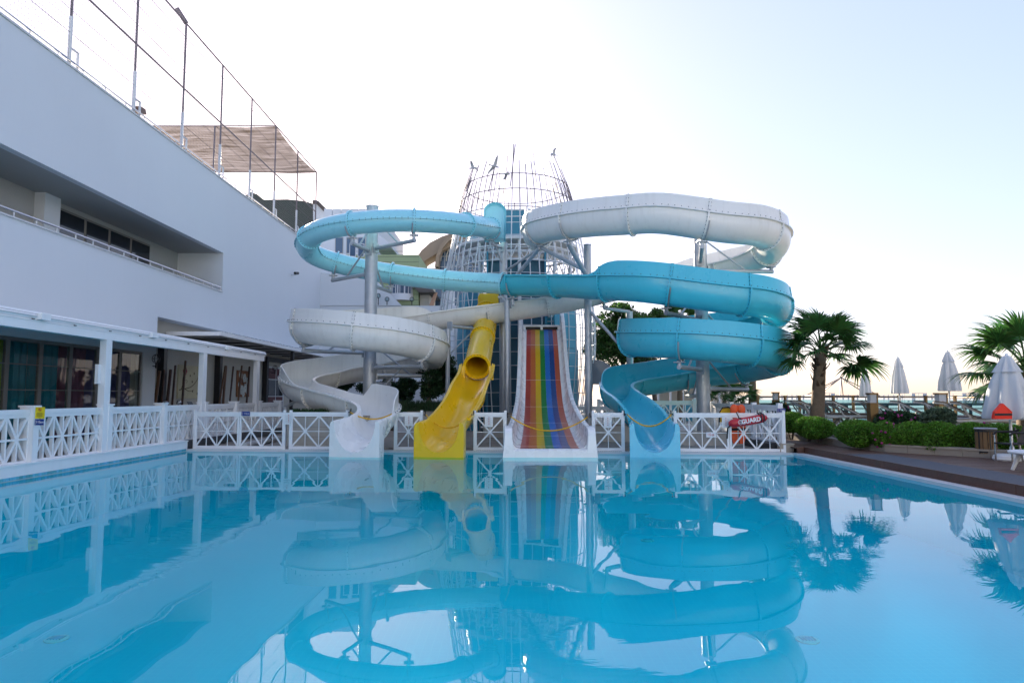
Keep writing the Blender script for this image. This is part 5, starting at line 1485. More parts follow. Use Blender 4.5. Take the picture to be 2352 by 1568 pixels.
for y_, z_, r_ in ((34.1, 2.7, .24), (34.6, 2.55, .26), (34.0, 2.2, .2), (34.3, 1.95, .28), (34.75, 2.05, .26), (34.5, 1.75, .2), (35.0, 2.4, .2), (34.95, 1.9, .18)): flower(pb, y_, z_, r_, 6, 'petal')
vine([(33.8, 2.3), (34.2, 2.4), (34.7, 2.2), (35.1, 2.75)], .014, .007, pb)
def bamboo(label, xt, yt, xb, yb, r, X0=-13.15, mt='bamboo', leanX=.25):
    a = WX(xb, yb, X0 + leanX); b = WX(xt, yt, X0); d = (a - b); k = (.30 - b.z) / d.z; a = b + d * k
    root = thing('bamboo_pole', label, 'bamboo pole', a, 'bamboo poles leaning on the porch wall')
    m = MB(); m.tube([a, b], r, 10); m.build('cane', mt, root, True)
    for j in range(1, 8):
        p = a.lerp(b, j / 8); q = a.lerp(b, j / 8 + .006); m = MB(); m.tube([p, q], r + .006, 10); m.build('node_ring', mt, root, True)
rb6 = lambda x, y: (336.9 + x * .1601, 704.4 + y * .1601)
for i, (lab, xt, yt, xb, yb, r, mt) in enumerate((('brown bamboo pole leaning beside the first dark porch column', 185, 925, 120, 1390, .06, 'bamboo_pale'), ('short thin bamboo pole, first right of the dark column', 252, 905, 215, 1370, .035, 'bamboo'), ('thick short bamboo pole left of the cream painting', 345, 905, 295, 1370, .055, 'bamboo'),
        ('tall thin bamboo pole left of the cream painting', 412, 843, 368, 1380, .04, 'bamboo'), ('tallest bamboo pole in front of the cream painting', 558, 778, 510, 1370, .045, 'bamboo'), ('pale bamboo pole leaning on the middle dark column', 1130, 850, 1050, 1345, .045, 'bamboo_pale'), ('second pale bamboo pole at the middle dark column', 1140, 850, 1100, 1345, .055, 'bamboo_pale'),
        ('thin bamboo pole left of the rust painting', 1243, 858, 1195, 1340, .04, 'bamboo'), ('pale bamboo pole at the left edge of the rust painting', 1365, 846, 1318, 1310, .045, 'bamboo_pale'), ('dark bamboo pole in front of the rust painting', 1475, 860, 1438, 1330, .05, 'bamboo'))):
    bamboo(lab, *rb6(xt, yt), *rb6(xb, yb), r, -13.25 - (.2 if i in (4, 9) else .05), mt)
def lantern(label, px, py, X0):
    c = WX(px, py, X0 + .22); root = thing('wall_lantern', label, 'lantern', c, 'black cage lanterns on the porch'); m = MB()
    for k in range(4):
        an = math.pi * k / 4; m.tube([(c.x + .14 * math.cos(an) * math.cos(b), c.y + .14 * math.sin(an) * math.cos(b), c.z + .16 * math.sin(b)) for b in [2 * math.pi * j / 18 for j in range(18)]], .009, 5, closed=True)
    m.tube([(c.x + .14 * math.cos(2 * math.pi * j / 18), c.y + .14 * math.sin(2 * math.pi * j / 18), c.z) for j in range(18)], .009, 5, closed=True); m.build('cage', 'dark_steel', root, True)
    m = MB(); m.tube([(c.x, c.y, c.z - .16), (c.x, c.y, c.z - .34)], .03, 8); m.tube([(c.x, c.y, c.z - .28), (X0, c.y, c.z - .24)], .018, 6); m.build('bracket', 'dark_steel', root, True)
    m = MB(); m.sphere(tuple(c), .07, 10, 7); m.build('bulb', 'sign_white', root, True)
lantern('black cage lantern on the porch wall by the glass doors', *rb6(137, 745), -13.1); lantern('black cage lantern beside the red porch door', *rb6(1840, 880), -13.5)
for lab, px, py in (('chrome ball on the terrace table nearest the glass doors', 268, 1335), ('second chrome ball on the terrace table before the cream painting', 462, 1335)):
    c = WX(*rb6(px, py), -12.6); c.z = .31 + .82 + .30
    root = thing('chrome_globe', lab, 'ornament', (c.x, c.y, 1.12), 'chrome balls on the terrace'); m = MB(); m.sphere((c.x, c.y, 1.40), .09, 14, 10); m.build('ball', 'chrome', root, True); m = MB(); m.lathe((c.x, c.y, 1.12), [(.06, 0), (.06, .02), (.02, .05), (.02, .2)], 12); m.build('stem', 'dark_steel', root, True)
a = WX(*rb6(462, 1340), -12.6)
tb = thing('terrace_counter', 'low white counter behind the terrace fence', 'counter', (-12.6, a.y, .3))
m = MB(); m.b6(-12.9, -12.3, a.y - 3.2, a.y + 2.8, 1.06, 1.11); m.build('top', 'white_wood', tb)
m = MB(); m.b6(-12.85, -12.35, a.y - 3.1, a.y + 2.7, .30, 1.058); m.build('body', 'wall_grey', tb)
lp = thing('laptop', 'open dark laptop on the terrace counter', 'laptop', (-12.6, a.y + 1.6, 1.11)); m = MB(); m.b6(-12.75, -12.45, a.y + 1.3, a.y + 1.7, 1.112, 1.13); m.build('keyboard', 'dark_steel', lp)
m = MB(); m.prism([(-12.75, a.y + 1.3, 1.13), (-12.75, a.y + 1.7, 1.13), (-12.9, a.y + 1.7, 1.42), (-12.9, a.y + 1.3, 1.42)], (-.012, 0, 0)); m.build('screen', 'dark_steel', lp)
# security camera on the wall
c = WX(684, 628, XW + .4); cc = thing('security_camera', 'small security camera on the white hotel wall', 'camera', (XW, c.y, c.z)); m = MB(); m.tube([(XW, c.y, c.z - .1), (XW + .3, c.y, c.z - .08), (XW + .34, c.y, c.z)], .03, 6); m.build('bracket', 'rod_white', cc, True)
m = MB(); m.tube([(XW + .3, c.y - .22, c.z - .02), (XW + .36, c.y + .15, c.z + .04)], .085, 10); m.build('housing', 'dark_steel', cc, True)
# sports net on the roof
ny = [12.5, 16.0, 19.5, 22.95, 26.4, 29.9, 33.4, 36.9, 40.8, 44.8]
XN = -13.12
net = thing('roof_net_fence', 'tall sports net on thin posts along the hotel roof', 'net fence', (XN, 26, 11.36))
for y0 in ny:
    m = MB(); m.tube([(XN, y0, 11.36), (XN, y0, 12.9)], .06, 8); m.build('post_sleeve', 'rod_white', net, True); m = MB(); m.tube([(XN, y0, 12.8), (XN, y0, 16.62)], .04, 8); m.build('post', 'rod_dark', net, True)
    m = MB(); m.tube([(XN, y0, 11.95), (XN + .02, y0 + .35, 11.95), (XN + .02, y0 + .35, 11.36)], .04, 8); m.build('bracket', 'rod_white', net, True)
for z in (13.9, 16.6):
    m = MB(); m.tube([(XN, 8, z), (XN, 44.8, z)], .032, 8); m.build('net_rail', 'rod_dark', net, True)
m = MB(); m.tube([(XN, 44.8, 16.6), (-34, 44.8, 16.6)], .032, 8); m.tube([(XN, 36.9, 16.6), (-34, 36.9, 16.6)], .032, 8); m.build('net_rail', 'rod_dark', net, True)
for k in range(1, 5):
    m = MB(); m.tube([(XN - k * 3.4, 36.9, 11.2), (XN - k * 3.4, 36.9, 16.6)], .05, 8); m.build('post', 'rod_dark', net, True)
m = MB()
def wire(p, q, r_=.004):
    m.tube([p, q], r_, 3, False)
z = 11.6
while z < 16.6:
    k = 0; y = 8.0
    while y < 44.8:
        wire((XN + .01, y, z + .02 * math.sin(y * 1.7)), (XN + .01, y + 1.15, z + .02 * math.sin((y + 1.15) * 1.7))); y += 1.15
    z += .13
y = 8.0
while y < 44.8: wire((XN + .01, y, 11.5), (XN + .012, y + .03 * math.sin(y * 2), 16.6)); y += .13
o = m.build('netting', 'rod_dark', net); o['kind'] = 'stuff'
m = MB()
for z in (12.4, 13.1, 14.6, 15.3, 16.0): wire((XN + .012, 8, z), (XN + .012, 44.8, z), .009)
m.build('support_wire', 'rod_dark', net)
c = V(408, 10, 26.4); m = MB(); m.tube([(XN, 26.4, 16.6), (XN - .3, 26.2, 17.1)], .1, 8); m.build('net_roll', 'rod_dark', net, True)
cv = thing('shade_canopy', 'brown mesh shade canopy stretched over the hotel roof', 'canopy', (-20, 40, 16.6))
m = MB(); n = 12; vs = []
for i in range(n + 1):
    for j in range(n + 1):
        s, t_ = i / n, j / n; vs.append((XN - s * 20, 36.9 + t_ * 7.9, 16.57 - .22 * math.sin(math.pi * t_) - .06 * math.sin(s * 19)))
m.add(vs, [(i * (n + 1) + j, i * (n + 1) + j + 1, (i + 1) * (n + 1) + j + 1, (i + 1) * (n + 1) + j) for i in range(n) for j in range(n)]); m.build('mesh_cloth', 'shade_net', cv, True, 80)
for k in range(5):
    m = MB(); m.tube([(XN - k * 3.4, 36.9, 16.62), (XN - k * 3.4, 44.8, 16.62)], .016, 6); m.build('support_cable', 'rod_dark', cv)
c = WX(318, 257, -13.25); fl = thing('roof_floodlight', 'small brown floodlight on the roof edge', 'floodlight', (c.x, c.y, 11.3)); m = MB(); m.tube([(c.x, c.y, 11.3), (c.x, c.y, c.z - .1)], .03, 6); m.build('stem', 'dark_steel', fl, True)
m = MB(); m.prism([(c.x - .12, c.y - .2, c.z - .12), (c.x - .12, c.y + .22, c.z - .02), (c.x - .12, c.y + .12, c.z + .14), (c.x - .12, c.y - .2, c.z + .12)], (.3, 0, 0)); m.build('lamp_housing', 'bamboo_pale', fl)
# ================================================================ things on the right: sun deck, umbrellas, loungers, bin
SZ = .53
def umbrella(label, px, ptop, phem, Y, wid, zfoot, tiers=True, seed=1):
    top = V(px, ptop, Y); hem = V(px, phem, Y); h = top.z - hem.z; rnd = random.Random(seed)
    root = thing('closed_parasol', label, 'parasol', (top.x, Y, zfoot), 'closed white parasols')
    ph = rnd.uniform(0, 6)
    def fold(an, j): return 1 + .17 * math.sin(an * 8 + ph + .25 * math.sin(an * 2)) * min(1, j / 4) + .07 * math.sin(an * 3 + ph * 2 + j * .3) + .035 * math.sin(an * 19 + j)
    w = wid / 2; prof = [(.02, h), (w * .17, h * .985), (w * .33, h * .88), (w * .52, h * .76), (w * .57, h * .735)]
    m = MB(); m.lathe((top.x, Y, hem.z), list(reversed(prof)), 48, lambda an, j: fold(an, 6 - j) if j < 4 else 1, True); m.build('top_tier', 'umbrella', root, True, 70)
    prof = [(w * .97, 0.0), (w * 1.0, h * .05), (w * .90, h * .22), (w * .77, h * .42), (w * .64, h * .60), (w * .49, h * .74), (w * .32, h * .84)]
    m = MB(); m.lathe((top.x, Y, hem.z), prof, 64, lambda an, j: fold(an, 7 - j), True); m.build('canopy', 'umbrella', root, True, 70)
    m = MB(); m.tube([(top.x, Y, zfoot), (top.x, Y, hem.z + h * .9)], .03, 10); m.build('pole', 'white_metal', root, True)
    m = MB(); m.lathe((top.x, Y, top.z), [(.035, -.02), (.03, .03), (.01, .05)], 10); m.build('finial', 'white_metal', root, True)
    m = MB(); m.lathe((top.x, Y, zfoot), [(.36, 0), (.38, .03), (.36, .10), (.30, .135), (.05, .14), (.045, .3)], 24); m.build('base', 'white_metal', root, True)
    return root, top, hem
umbrella('closed white parasol partly behind the palm fronds', 1985, 838, 910, 29.5, .44, SZ, seed=3)
umbrella('closed white parasol standing free left of the round grey bush', 2062, 821, 903.5, 27.0, .58, SZ, seed=5)
umbrella('closed white parasol at the tip of the right palm frond', 2175.5, 807, 898, 24.3, .66, SZ, seed=8)
big, top4, hem4 = umbrella('large closed white parasol in front of the right palm with a red pouch', 2312, 816, 962, 15.5, .92, DZ, seed=11)
pc_ = V(2304, 928, 15.0); pouch = thing('rescue_pouch', 'bright red triangular pouch with a black stripe hung on the large parasol', 'pouch', pc_)
a = [V(2304, 926, 15.0), V(2287, 945, 14.98), V(2284, 962, 14.98), V(2325, 962, 14.98), V(2325, 945, 14.98)]
m = MB(); m.prism(a, (0, .10, 0)); m.build('bag', 'red_fabric', pouch)
a = [V(2285.5, 949, 14.97), V(2285, 954, 14.97), V(2325, 954, 14.97), V(2325, 949, 14.97)]
m = MB(); m.prism(a, (0, .006, 0)); m.build('stripe', 'black_web', pouch)
# loungers
lg = thing('sun_lounger', 'x', 'sun lounger', (0, 0, 0), 'sun loungers behind the planting bed')
m = MB()
for s in (-1, 1):
    sp = spline([[-1.0, s * .31, .30], [-.4, s * .31, .33], [.2, s * .31, .34], [.9, s * .31, .30]], .2); m.tube([tuple(p) for p in sp], .035, 8)
m.build('frame', 'lounger_plastic', lg, True)
m = MB()
for k in range(9): m.box((-.12 + k * .12, 0, .365), (.09, .60, .02))
m.build('seat_slats', 'lounger_plastic', lg)
m = MB(); m.prism([(-.16, -.30, .36), (-.16, .30, .36), (-.82, .30, .72), (-.82, -.30, .72)], (.02, 0, .035)); m.prism([(-.82, -.30, .72), (-.82, .30, .72), (-1.02, .30, .735), (-1.02, -.30, .735)], (0, 0, .035)); m.build('backrest', 'lounger_plastic', lg)
m = MB(); m.prism([(-.16, -.27, .40), (-.16, .27, .40), (-.82, .27, .765), (-.82, -.27, .765)], (.01, 0, .03)); m.box((.42, 0, .40), (1.1, .54, .03)); m.prism([(-.82, -.27, .758), (-.82, .27, .758), (-1.0, .27, .772), (-1.0, -.27, .772)], (0, 0, .03)); m.build('sling', 'lounger_mat', lg)
for s in (-1, 1):
    for x0, x1 in ((-.35, -.62), (.45, .75)):
        m = MB(); m.tube([(x0, s * .31, .33), ((x0 + x1) / 2, s * .34, .14), (x1, s * .34, 0)], [.04, .03, .035], 8); m.build('leg', 'lounger_plastic', lg, True)
    m = MB(); m.tube([(-.75, s * .28, .68), (-.55, s * .30, .34)], .022, 6); m.build('backrest_prop', 'lounger_plastic', lg, True)
spots = [(1868, 25.6), (1893, 24.6), (1945, 25.0), (1969, 24.2), (2037, 24.0), (2066, 23.2), (2128, 22.6), (2190, 21.6), (2240, 20.6), (2282, 19.8)]
names = ['sun lounger just right of the palm trunk', 'second sun lounger right of the palm trunk', 'third sun lounger from the palm trunk, behind the round bush', 'sun lounger beside the bronze lamp post',
         'sun lounger below the free standing parasol', 'sun lounger right of the free standing parasol', 'sun lounger behind the grey leaved bush', 'sun lounger right of the grey leaved bush',
         'second last sun lounger before the large parasol', 'sun lounger closest to the large parasol']
for i, ((px, Y), nm) in enumerate(zip(spots, names)):
    q = V(px + 15, 940, Y); rz = R(-14 - 2 * i + random.uniform(-3, 3))
    if i == 0: lg.location = (q.x, Y, SZ); lg.rotation_euler = (0, 0, rz); lg['label'] = nm; lg.scale = (1.22,) * 3
    else: copy_tree(lg, (q.x, Y, SZ), rz, 1.22, nm)
# bronze posts with glass panels
gp = [(1740, 27.9), (1780, 28.2), (1803, 28.4), (1836, 28.7), (1914, 29.2), (1959, 29.4), (2011, 28.9), (2065, 28.2), (2126, 27.0), (2193, 25.4), (2268, 23.8), (2360, 22.0)]
gf = thing('glass_balustrade', 'glass balustrade with bronze posts around the sun deck', 'balustrade', (13, 28.5, SZ))
prev = None
for px, Y in gp:
    q = V(px, 908, Y); zt = 1.64
    m = MB(); m.box((q.x, Y, (SZ + zt) / 2), (.085, .085, zt - SZ), .2); m.build('post', 'bronze', gf)
    m = MB(); m.box((q.x, Y, zt + .015), (.105, .105, .03), .2); m.build('post_cap', 'bronze', gf)
    if prev is not None:
        a, b = Vector((prev.x, prev.y, 0)), Vector((q.x, Y, 0)); t = (b - a).normalized()
        m = MB(); m.bar(a + t * .08 + Vector((0, 0, SZ + .5)), b - t * .08 + Vector((0, 0, SZ + .5)), .012, .92); m.build('glass_panel', 'glass_balustrade', gf)
        m = MB(); m.tube([a + Vector((0, 0, zt - .04)), b + Vector((0, 0, zt - .04))], .022, 8); m.build('handrail', 'bronze', gf, True)
    prev = Vector((q.x, Y, 0))
# bronze lamp bollards
for lab, px, pt, Y, w_, z0 in (('bronze lamp post in front of the loungers, nearest of the four', 2002.5, 902, 20.8, .24, .3), ('bronze lamp post left of the palm tree', 1781, 900, 26.5, .22, .3), ('bronze lamp post behind the grey leaved bush', 2160, 902, 23.0, .30, SZ), ('bronze lamp post beside the palm trunk behind the blue slide', 1629, 943, 31.0, .24, .2)):
    q = V(px, pt, Y); root = thing('lamp_bollard', lab, 'lamp post', (q.x, Y, z0), 'bronze lamp posts')
    if q.z < 1.2: q.z = 1.75
    m = MB(); m.b6(q.x - w_ / 2, q.x + w_ / 2, Y - w_ / 2, Y + w_ / 2, z0, q.z - .30); m.build('shaft', 'bronze', root)
    m = MB(); m.b6(q.x - w_ / 2 + .02, q.x + w_ / 2 - .02, Y - w_ / 2 + .02, Y + w_ / 2 - .02, q.z - .298, q.z - .052); m.build('lamp_glass', 'coping', root)
    m = MB(); m.b6(q.x - w_ / 2 - .01, q.x + w_ / 2 + .01, Y - w_ / 2 - .01, Y + w_ / 2 + .01, q.z - .05, q.z); m.b6(q.x + w_ / 2 - .04, q.x + w_ / 2, Y - w_ / 2, Y - w_ / 2 + .04, q.z - .3, q.z - .05); m.build('lamp_cap', 'bronze', root)
# bin with wood slats
bc = Wz(2267, 1050, DZ); bx, by = bc.x, bc.y
bn = thing('litter_bin', 'round litter bin with wood slats and black bands by the hedge', 'bin', (bx, by, DZ))
for k in range(14):
    an = 2 * math.pi * k / 14; m = MB(); m.box((bx + .205 * math.cos(an), by + .205 * math.sin(an), DZ + .38), (.018, .078, .56), an); m.build('slat', 'bin_wood', bn)
m = MB(); m.lathe((bx, by, DZ + .08), [(.185, 0), (.185, .58)], 20); m.build('liner', 'dark_steel', bn, True)
for z in (.12, .60):
    m = MB(); m.lathe((bx, by, DZ + z), [(.222, 0), (.222, .05)], 28); m.build('band', 'dark_steel', bn, True)
for k in range(6):
    an = 2 * math.pi * k / 6 + .3; m = MB(); m.box((bx + .217 * math.cos(an), by + .217 * math.sin(an), DZ + .38), (.012, .03, .58), an); m.build('upright_strap', 'dark_steel', bn)
m = MB(); m.lathe((bx, by, DZ + .66), [(.23, 0), (.235, .015), (.225, .03), (.14, .032)], 28); m.build('lid_ring', 'steel', bn, True)
for k in range(3):
    an = 2 * math.pi * k / 3 + 3.6; m = MB(); m.sphere((bx + .17 * math.cos(an), by + .17 * math.sin(an), DZ + .04), .038, 8, 6); m.build('caster', 'dark_steel', bn, True)
# chair with dark mesh and steel tube
cx, cy = Wz(2318, 1062, DZ).x, Wz(2318, 1062, DZ).y - .35
ch = thing('deck_chair', 'metal armchair with dark mesh at the right edge', 'chair', (cx, cy, DZ))
for s, dy in ((-1, 0), (1, .5)):
    m = MB(); m.tube([(cx - .18, cy + dy, DZ), (cx - .18, cy + dy, DZ + .62)], .018, 8); m.build('leg', 'chrome', ch, True)
    m = MB(); m.tube([(cx + .42, cy + dy, DZ), (cx + .28, cy + dy, DZ + .75)], .018, 8); m.build('leg', 'chrome', ch, True)
    m = MB(); m.tube([(cx - .2, cy + dy, DZ + .60), (cx - .14, cy + dy, DZ + .66), (cx + .25, cy + dy, DZ + .66), (cx + .36, cy + dy, DZ + .70)], .024, 8); m.build('armrest', 'black_web', ch, True)
m = MB(); m.b6(cx - .2, cx + .32, cy + .0, cy + .5, DZ + .40, DZ + .425); m.build('seat', 'black_web', ch)
m = MB(); m.prism([(cx + .30, cy + .0, DZ + .42), (cx + .30, cy + .5, DZ + .42), (cx + .46, cy + .47, DZ + .86), (cx + .44, cy + .40, DZ + .92), (cx + .44, cy + .10, DZ + .92), (cx + .46, cy + .03, DZ + .86)], (.03, 0, 0)); m.build('backrest', 'lounger_mat', ch)
# white plastic side table / lounger end at the frame edge
tx = Wz(2342, 1082, DZ); wt_ = thing('white_side_table', 'low white plastic table at the right edge of the deck', 'table', (tx.x + .5, tx.y, DZ))
m = MB(); m.lathe((tx.x + .30, tx.y, DZ + .33), [(.40, 0), (.42, .015), (.42, .045), (.40, .055), (.3, .05)], 28); m.build('table_top', 'white_metal', wt_, True)
for k in range(4):
    an = math.pi / 4 + k * math.pi / 2; m = MB(); m.tube([(tx.x + .30 + .22 * math.cos(an), tx.y + .22 * math.sin(an), DZ + .34), (tx.x + .30 + .36 * math.cos(an), tx.y + .36 * math.sin(an), DZ)], [.05, .03], 8); m.build('leg', 'white_metal', wt_, True)
# pavilion frame beyond the balustrade
ap = V(1932, 867, 40); pv = thing('pavilion_frame', 'bare pyramid frame of a tent roof by the beach', 'pavilion frame', (ap.x, 40, -.7))
ring_ = []
for k in range(8):
    an = 2 * math.pi * k / 8 + .3; p = Vector((ap.x + 1.95 * math.cos(an), 40 + 1.95 * math.sin(an), ap.z - 1.05)); ring_.append(p)
    m = MB(); m.tube([ap, p], .028, 6); m.build('rafter', 'rod_dark', pv, True)
    if k % 2 == 0: m = MB(); m.tube([p, (p.x, p.y, -.75)], .035, 6); m.build('post', 'rod_white', pv, True)
for a, b in zip(ring_, ring_[1:] + ring_[:1]):
    m = MB(); m.tube([a, b], .028, 6); m.build('eaves_rail', 'rod_dark', pv, True)
m = MB(); m.sphere(tuple(ap), .07, 8, 6); m.build('apex_knob', 'rod_dark', pv, True)
# pier over the sea
def pier(label, y0, x0, x1, zd, w, step):
    pr_ = thing('pier', label, 'pier', ((x0 + x1) / 2, y0, -2.2))
    m = MB(); m.b6(x0, x1, y0 - w / 2, y0 + w / 2, zd - .35, zd); m.build('pier_deck', 'pier_wood', pr_)
    me = MB(); me.tube([(0, 0, 0), (0, 0, zd - .35 + 2.6)], .22, 8); me = me.mesh('pile', 'pier_wood', True)
    x = x0 + 1
    while x < x1:
        for s in (-1, 1):
            o = link('pile', me); o.parent = pr_; o.matrix_parent_inverse = Matrix.Translation(-pr_.location); o.location = (x, y0 + s * (w / 2 - .5), -2.6)
        x += step
    m = MB(); m.b6(x0, x1, y0 - w / 2 - .04, y0 - w / 2 + .04, zd + .95, zd + 1.05); m.build('rail', 'pier_wood', pr_)
    return pr_
pier('long dark wooden pier over the sea with closed parasols', 105, 30, 125, .55, 7, 3.1)
pier('low jetty of dark planks closer to the beach', 66, 20, 75, -.55, 3, 2.8)
pp = thing('pier_parasol', 'x', 'parasol', (0, 0, 0), 'tiny closed parasols on the far pier')
m = MB(); m.lathe((0, 0, .9), [(.26, 0), (.22, .7), (.12, 1.3), (.02, 1.6)], 10); m.build('canopy', 'umbrella', pp, True); m = MB(); m.tube([(0, 0, 0), (0, 0, 1)], .05, 6); m.build('pole', 'white_metal', pp, True)
ORD = 'first second third fourth fifth sixth seventh eighth ninth tenth eleventh twelfth thirteenth fourteenth fifteenth sixteenth seventeenth'.split()
fx = [1796, 1808, 1819, 1830, 1845, 1868, 1905, 1922, 1936, 1948, 1969, 2030, 2040, 2053, 2072, 2096, 2140]
for i, px in enumerate(fx):
    q = V(px, 908, 104 + (i % 3)); L_ = ORD[i] + ' tiny closed parasol from the left on the far pier'
    if i == 0: pp.location = (q.x, q.y, .55); pp.scale = (.55,) * 3; pp['label'] = L_
    else: copy_tree(pp, (q.x, q.y, .55), 0, .55, L_)
pc2 = thing('pier_cabana', 'x', 'cabana', (0, 0, 0), 'white cabanas on the far pier')
m = MB(); m.b6(-2, 2, -1.5, 1.5, 2.3, 2.42); m.build('roof', 'rod_white', pc2)
for sx in (-1, 1):
    for sy in (-1, 1):
        m = MB(); m.b6(sx * 1.9 - .06, sx * 1.9 + .06, sy * 1.4 - .06, sy * 1.4 + .06, 0, 2.3); m.build('post', 'rod_white', pc2)
m = MB(); m.b6(-1.6, 1.6, -1.2, 1.2, .2, .6); m.build('daybed', 'umbrella', pc2)
m = MB(); m.b6(-1.85, -1.0, -1.42, -1.38, .1, 2.25); m.build('drape', 'umbrella', pc2); m = MB(); m.b6(1.0, 1.85, -1.42, -1.38, .1, 2.25); m.build('drape', 'umbrella', pc2)
for i, (px, nm) in enumerate(((1893, 'white cabana on the far pier right of the palm trunk'), (2102, 'white cabana on the far pier right of the free parasol'), (2215, 'white cabana on the far pier left of the large parasol'), (2245, 'rightmost white cabana on the far pier'))):
    q = V(px, 908, 104)
    if i == 0: pc2.location = (q.x, q.y, .55); pc2.scale = (.62,) * 3; pc2['label'] = nm
    else: copy_tree(pc2, (q.x, q.y, .55), .1 * i, .62, nm)
# ================================================================ plants
def leaf_cloud(m, c, rad, n, size, rnd, shell=.72, flat=0.0, lobes=None):
    """leaf-sized folded quads through the volume of an ellipsoid, denser near its surface, lumpy outline"""
    lob = lobes or [(Vector((rnd.gauss(0, 1), rnd.gauss(0, 1), rnd.gauss(0, 1))).normalized(), rnd.uniform(-.16, .22)) for _ in range(14)]
    for _ in range(n):
        d = Vector((rnd.gauss(0, 1), rnd.gauss(0, 1), rnd.gauss(0, 1))).normalized()
        k = shell + (1 - shell) * rnd.random() ** .6 if rnd.random() < .8 else rnd.uniform(.3, 1)
        bulge = 1 + sum(a * max(0, d.dot(l)) ** 6 for l, a in lob)
        p = Vector((c[0] + d.x * rad[0] * k * bulge, c[1] + d.y * rad[1] * k * bulge, c[2] + d.z * rad[2] * k * bulge))
        s = size * rnd.uniform(.6, 1.35)
        a = (d + Vector((rnd.gauss(0, .7), rnd.gauss(0, .7), rnd.gauss(0, .7) + .25))).normalized()
        b = a.cross(Vector((rnd.gauss(0, 1), rnd.gauss(0, 1), rnd.gauss(0, 1)))).normalized()
        nn = a.cross(b)
        m.add([p - a * s * .5, p + b * s * .28 + nn * s * .08, p + a * s * .6, p - b * s * .28 + nn * s * .08], [(0, 1, 2, 3)])
def bush(label, c, rad, n, size, seed, leaf='hedge_leaf', group='green bushes in the planting bed', zb=None, flowers=0, cat='bush'):
    rnd = random.Random(seed); zb = DZ + .1 if zb is None else zb
    root = thing('bush', label, cat, (c[0], c[1], zb), group)
    m = MB(); leaf_cloud(m, c, rad, n, size, rnd); m.build('foliage', leaf, root)
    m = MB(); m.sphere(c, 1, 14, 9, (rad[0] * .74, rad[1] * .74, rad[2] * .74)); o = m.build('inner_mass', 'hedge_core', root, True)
    m = MB()
    for k in range(5):
        an = rnd.uniform(0, 6.28); m.tube([(c[0] + .04 * math.cos(an), c[1] + .04 * math.sin(an), zb - .03), (c[0] + rad[0] * .4 * math.cos(an), c[1] + rad[1] * .4 * math.sin(an), c[2])], [.02, .008], 5)
    m.build('stems', 'bark', root)
    if flowers:
        m = MB()
        for _ in range(flowers):
            d = Vector((rnd.gauss(0, 1), -abs(rnd.gauss(0, 1)), rnd.gauss(0, .8) + .2)).normalized(); p = (c[0] + d.x * rad[0] * 1.02, c[1] + d.y * rad[1] * 1.02, c[2] + d.z * rad[2] * 1.02); m.sphere(p, .035, 6, 4)
        o = m.build('blossoms', 'flower_pink', root); o['kind'] = 'stuff'
    return root
def bush_px(label, px, ptop, pbot, wpx, Y, n, size, seed, leaf='hedge_leaf', flowers=0, deep=None):
    t = V(px, ptop, Y); b = V(px, pbot, Y); rz = (t.z - b.z) / 2; rx = wpx / 2 / 1568 * Y * 1.08; rz *= 1.08
    k_ = 2.0 if leaf == 'hedge_leaf' else 1.0
    bush(label, (t.x, Y, (t.z + b.z) / 2), (rx, deep or max(rx * .8, .35), rz), int(n * k_), size * (.72 if k_ > 1 else 1), seed, leaf, flowers=flowers)
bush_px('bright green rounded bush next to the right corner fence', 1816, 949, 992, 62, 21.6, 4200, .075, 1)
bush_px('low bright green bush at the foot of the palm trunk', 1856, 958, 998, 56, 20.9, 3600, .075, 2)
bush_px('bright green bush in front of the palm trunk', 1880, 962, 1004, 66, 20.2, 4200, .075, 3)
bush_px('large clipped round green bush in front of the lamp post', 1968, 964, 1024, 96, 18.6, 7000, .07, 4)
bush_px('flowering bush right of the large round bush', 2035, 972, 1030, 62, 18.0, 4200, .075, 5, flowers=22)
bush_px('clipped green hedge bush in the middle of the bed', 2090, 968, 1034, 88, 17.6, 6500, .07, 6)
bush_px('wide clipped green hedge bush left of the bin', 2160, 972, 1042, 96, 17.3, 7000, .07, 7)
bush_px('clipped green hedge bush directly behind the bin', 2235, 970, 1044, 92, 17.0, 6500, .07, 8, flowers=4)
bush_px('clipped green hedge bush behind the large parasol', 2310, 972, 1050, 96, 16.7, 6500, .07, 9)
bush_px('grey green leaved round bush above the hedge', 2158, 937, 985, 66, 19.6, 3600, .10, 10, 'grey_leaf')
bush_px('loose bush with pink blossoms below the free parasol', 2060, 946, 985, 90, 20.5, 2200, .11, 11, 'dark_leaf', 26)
bush_px('small loose shrub behind the right corner fence', 1790, 925, 960, 40, 25.2, 1500, .11, 12, 'dark_leaf', 6)
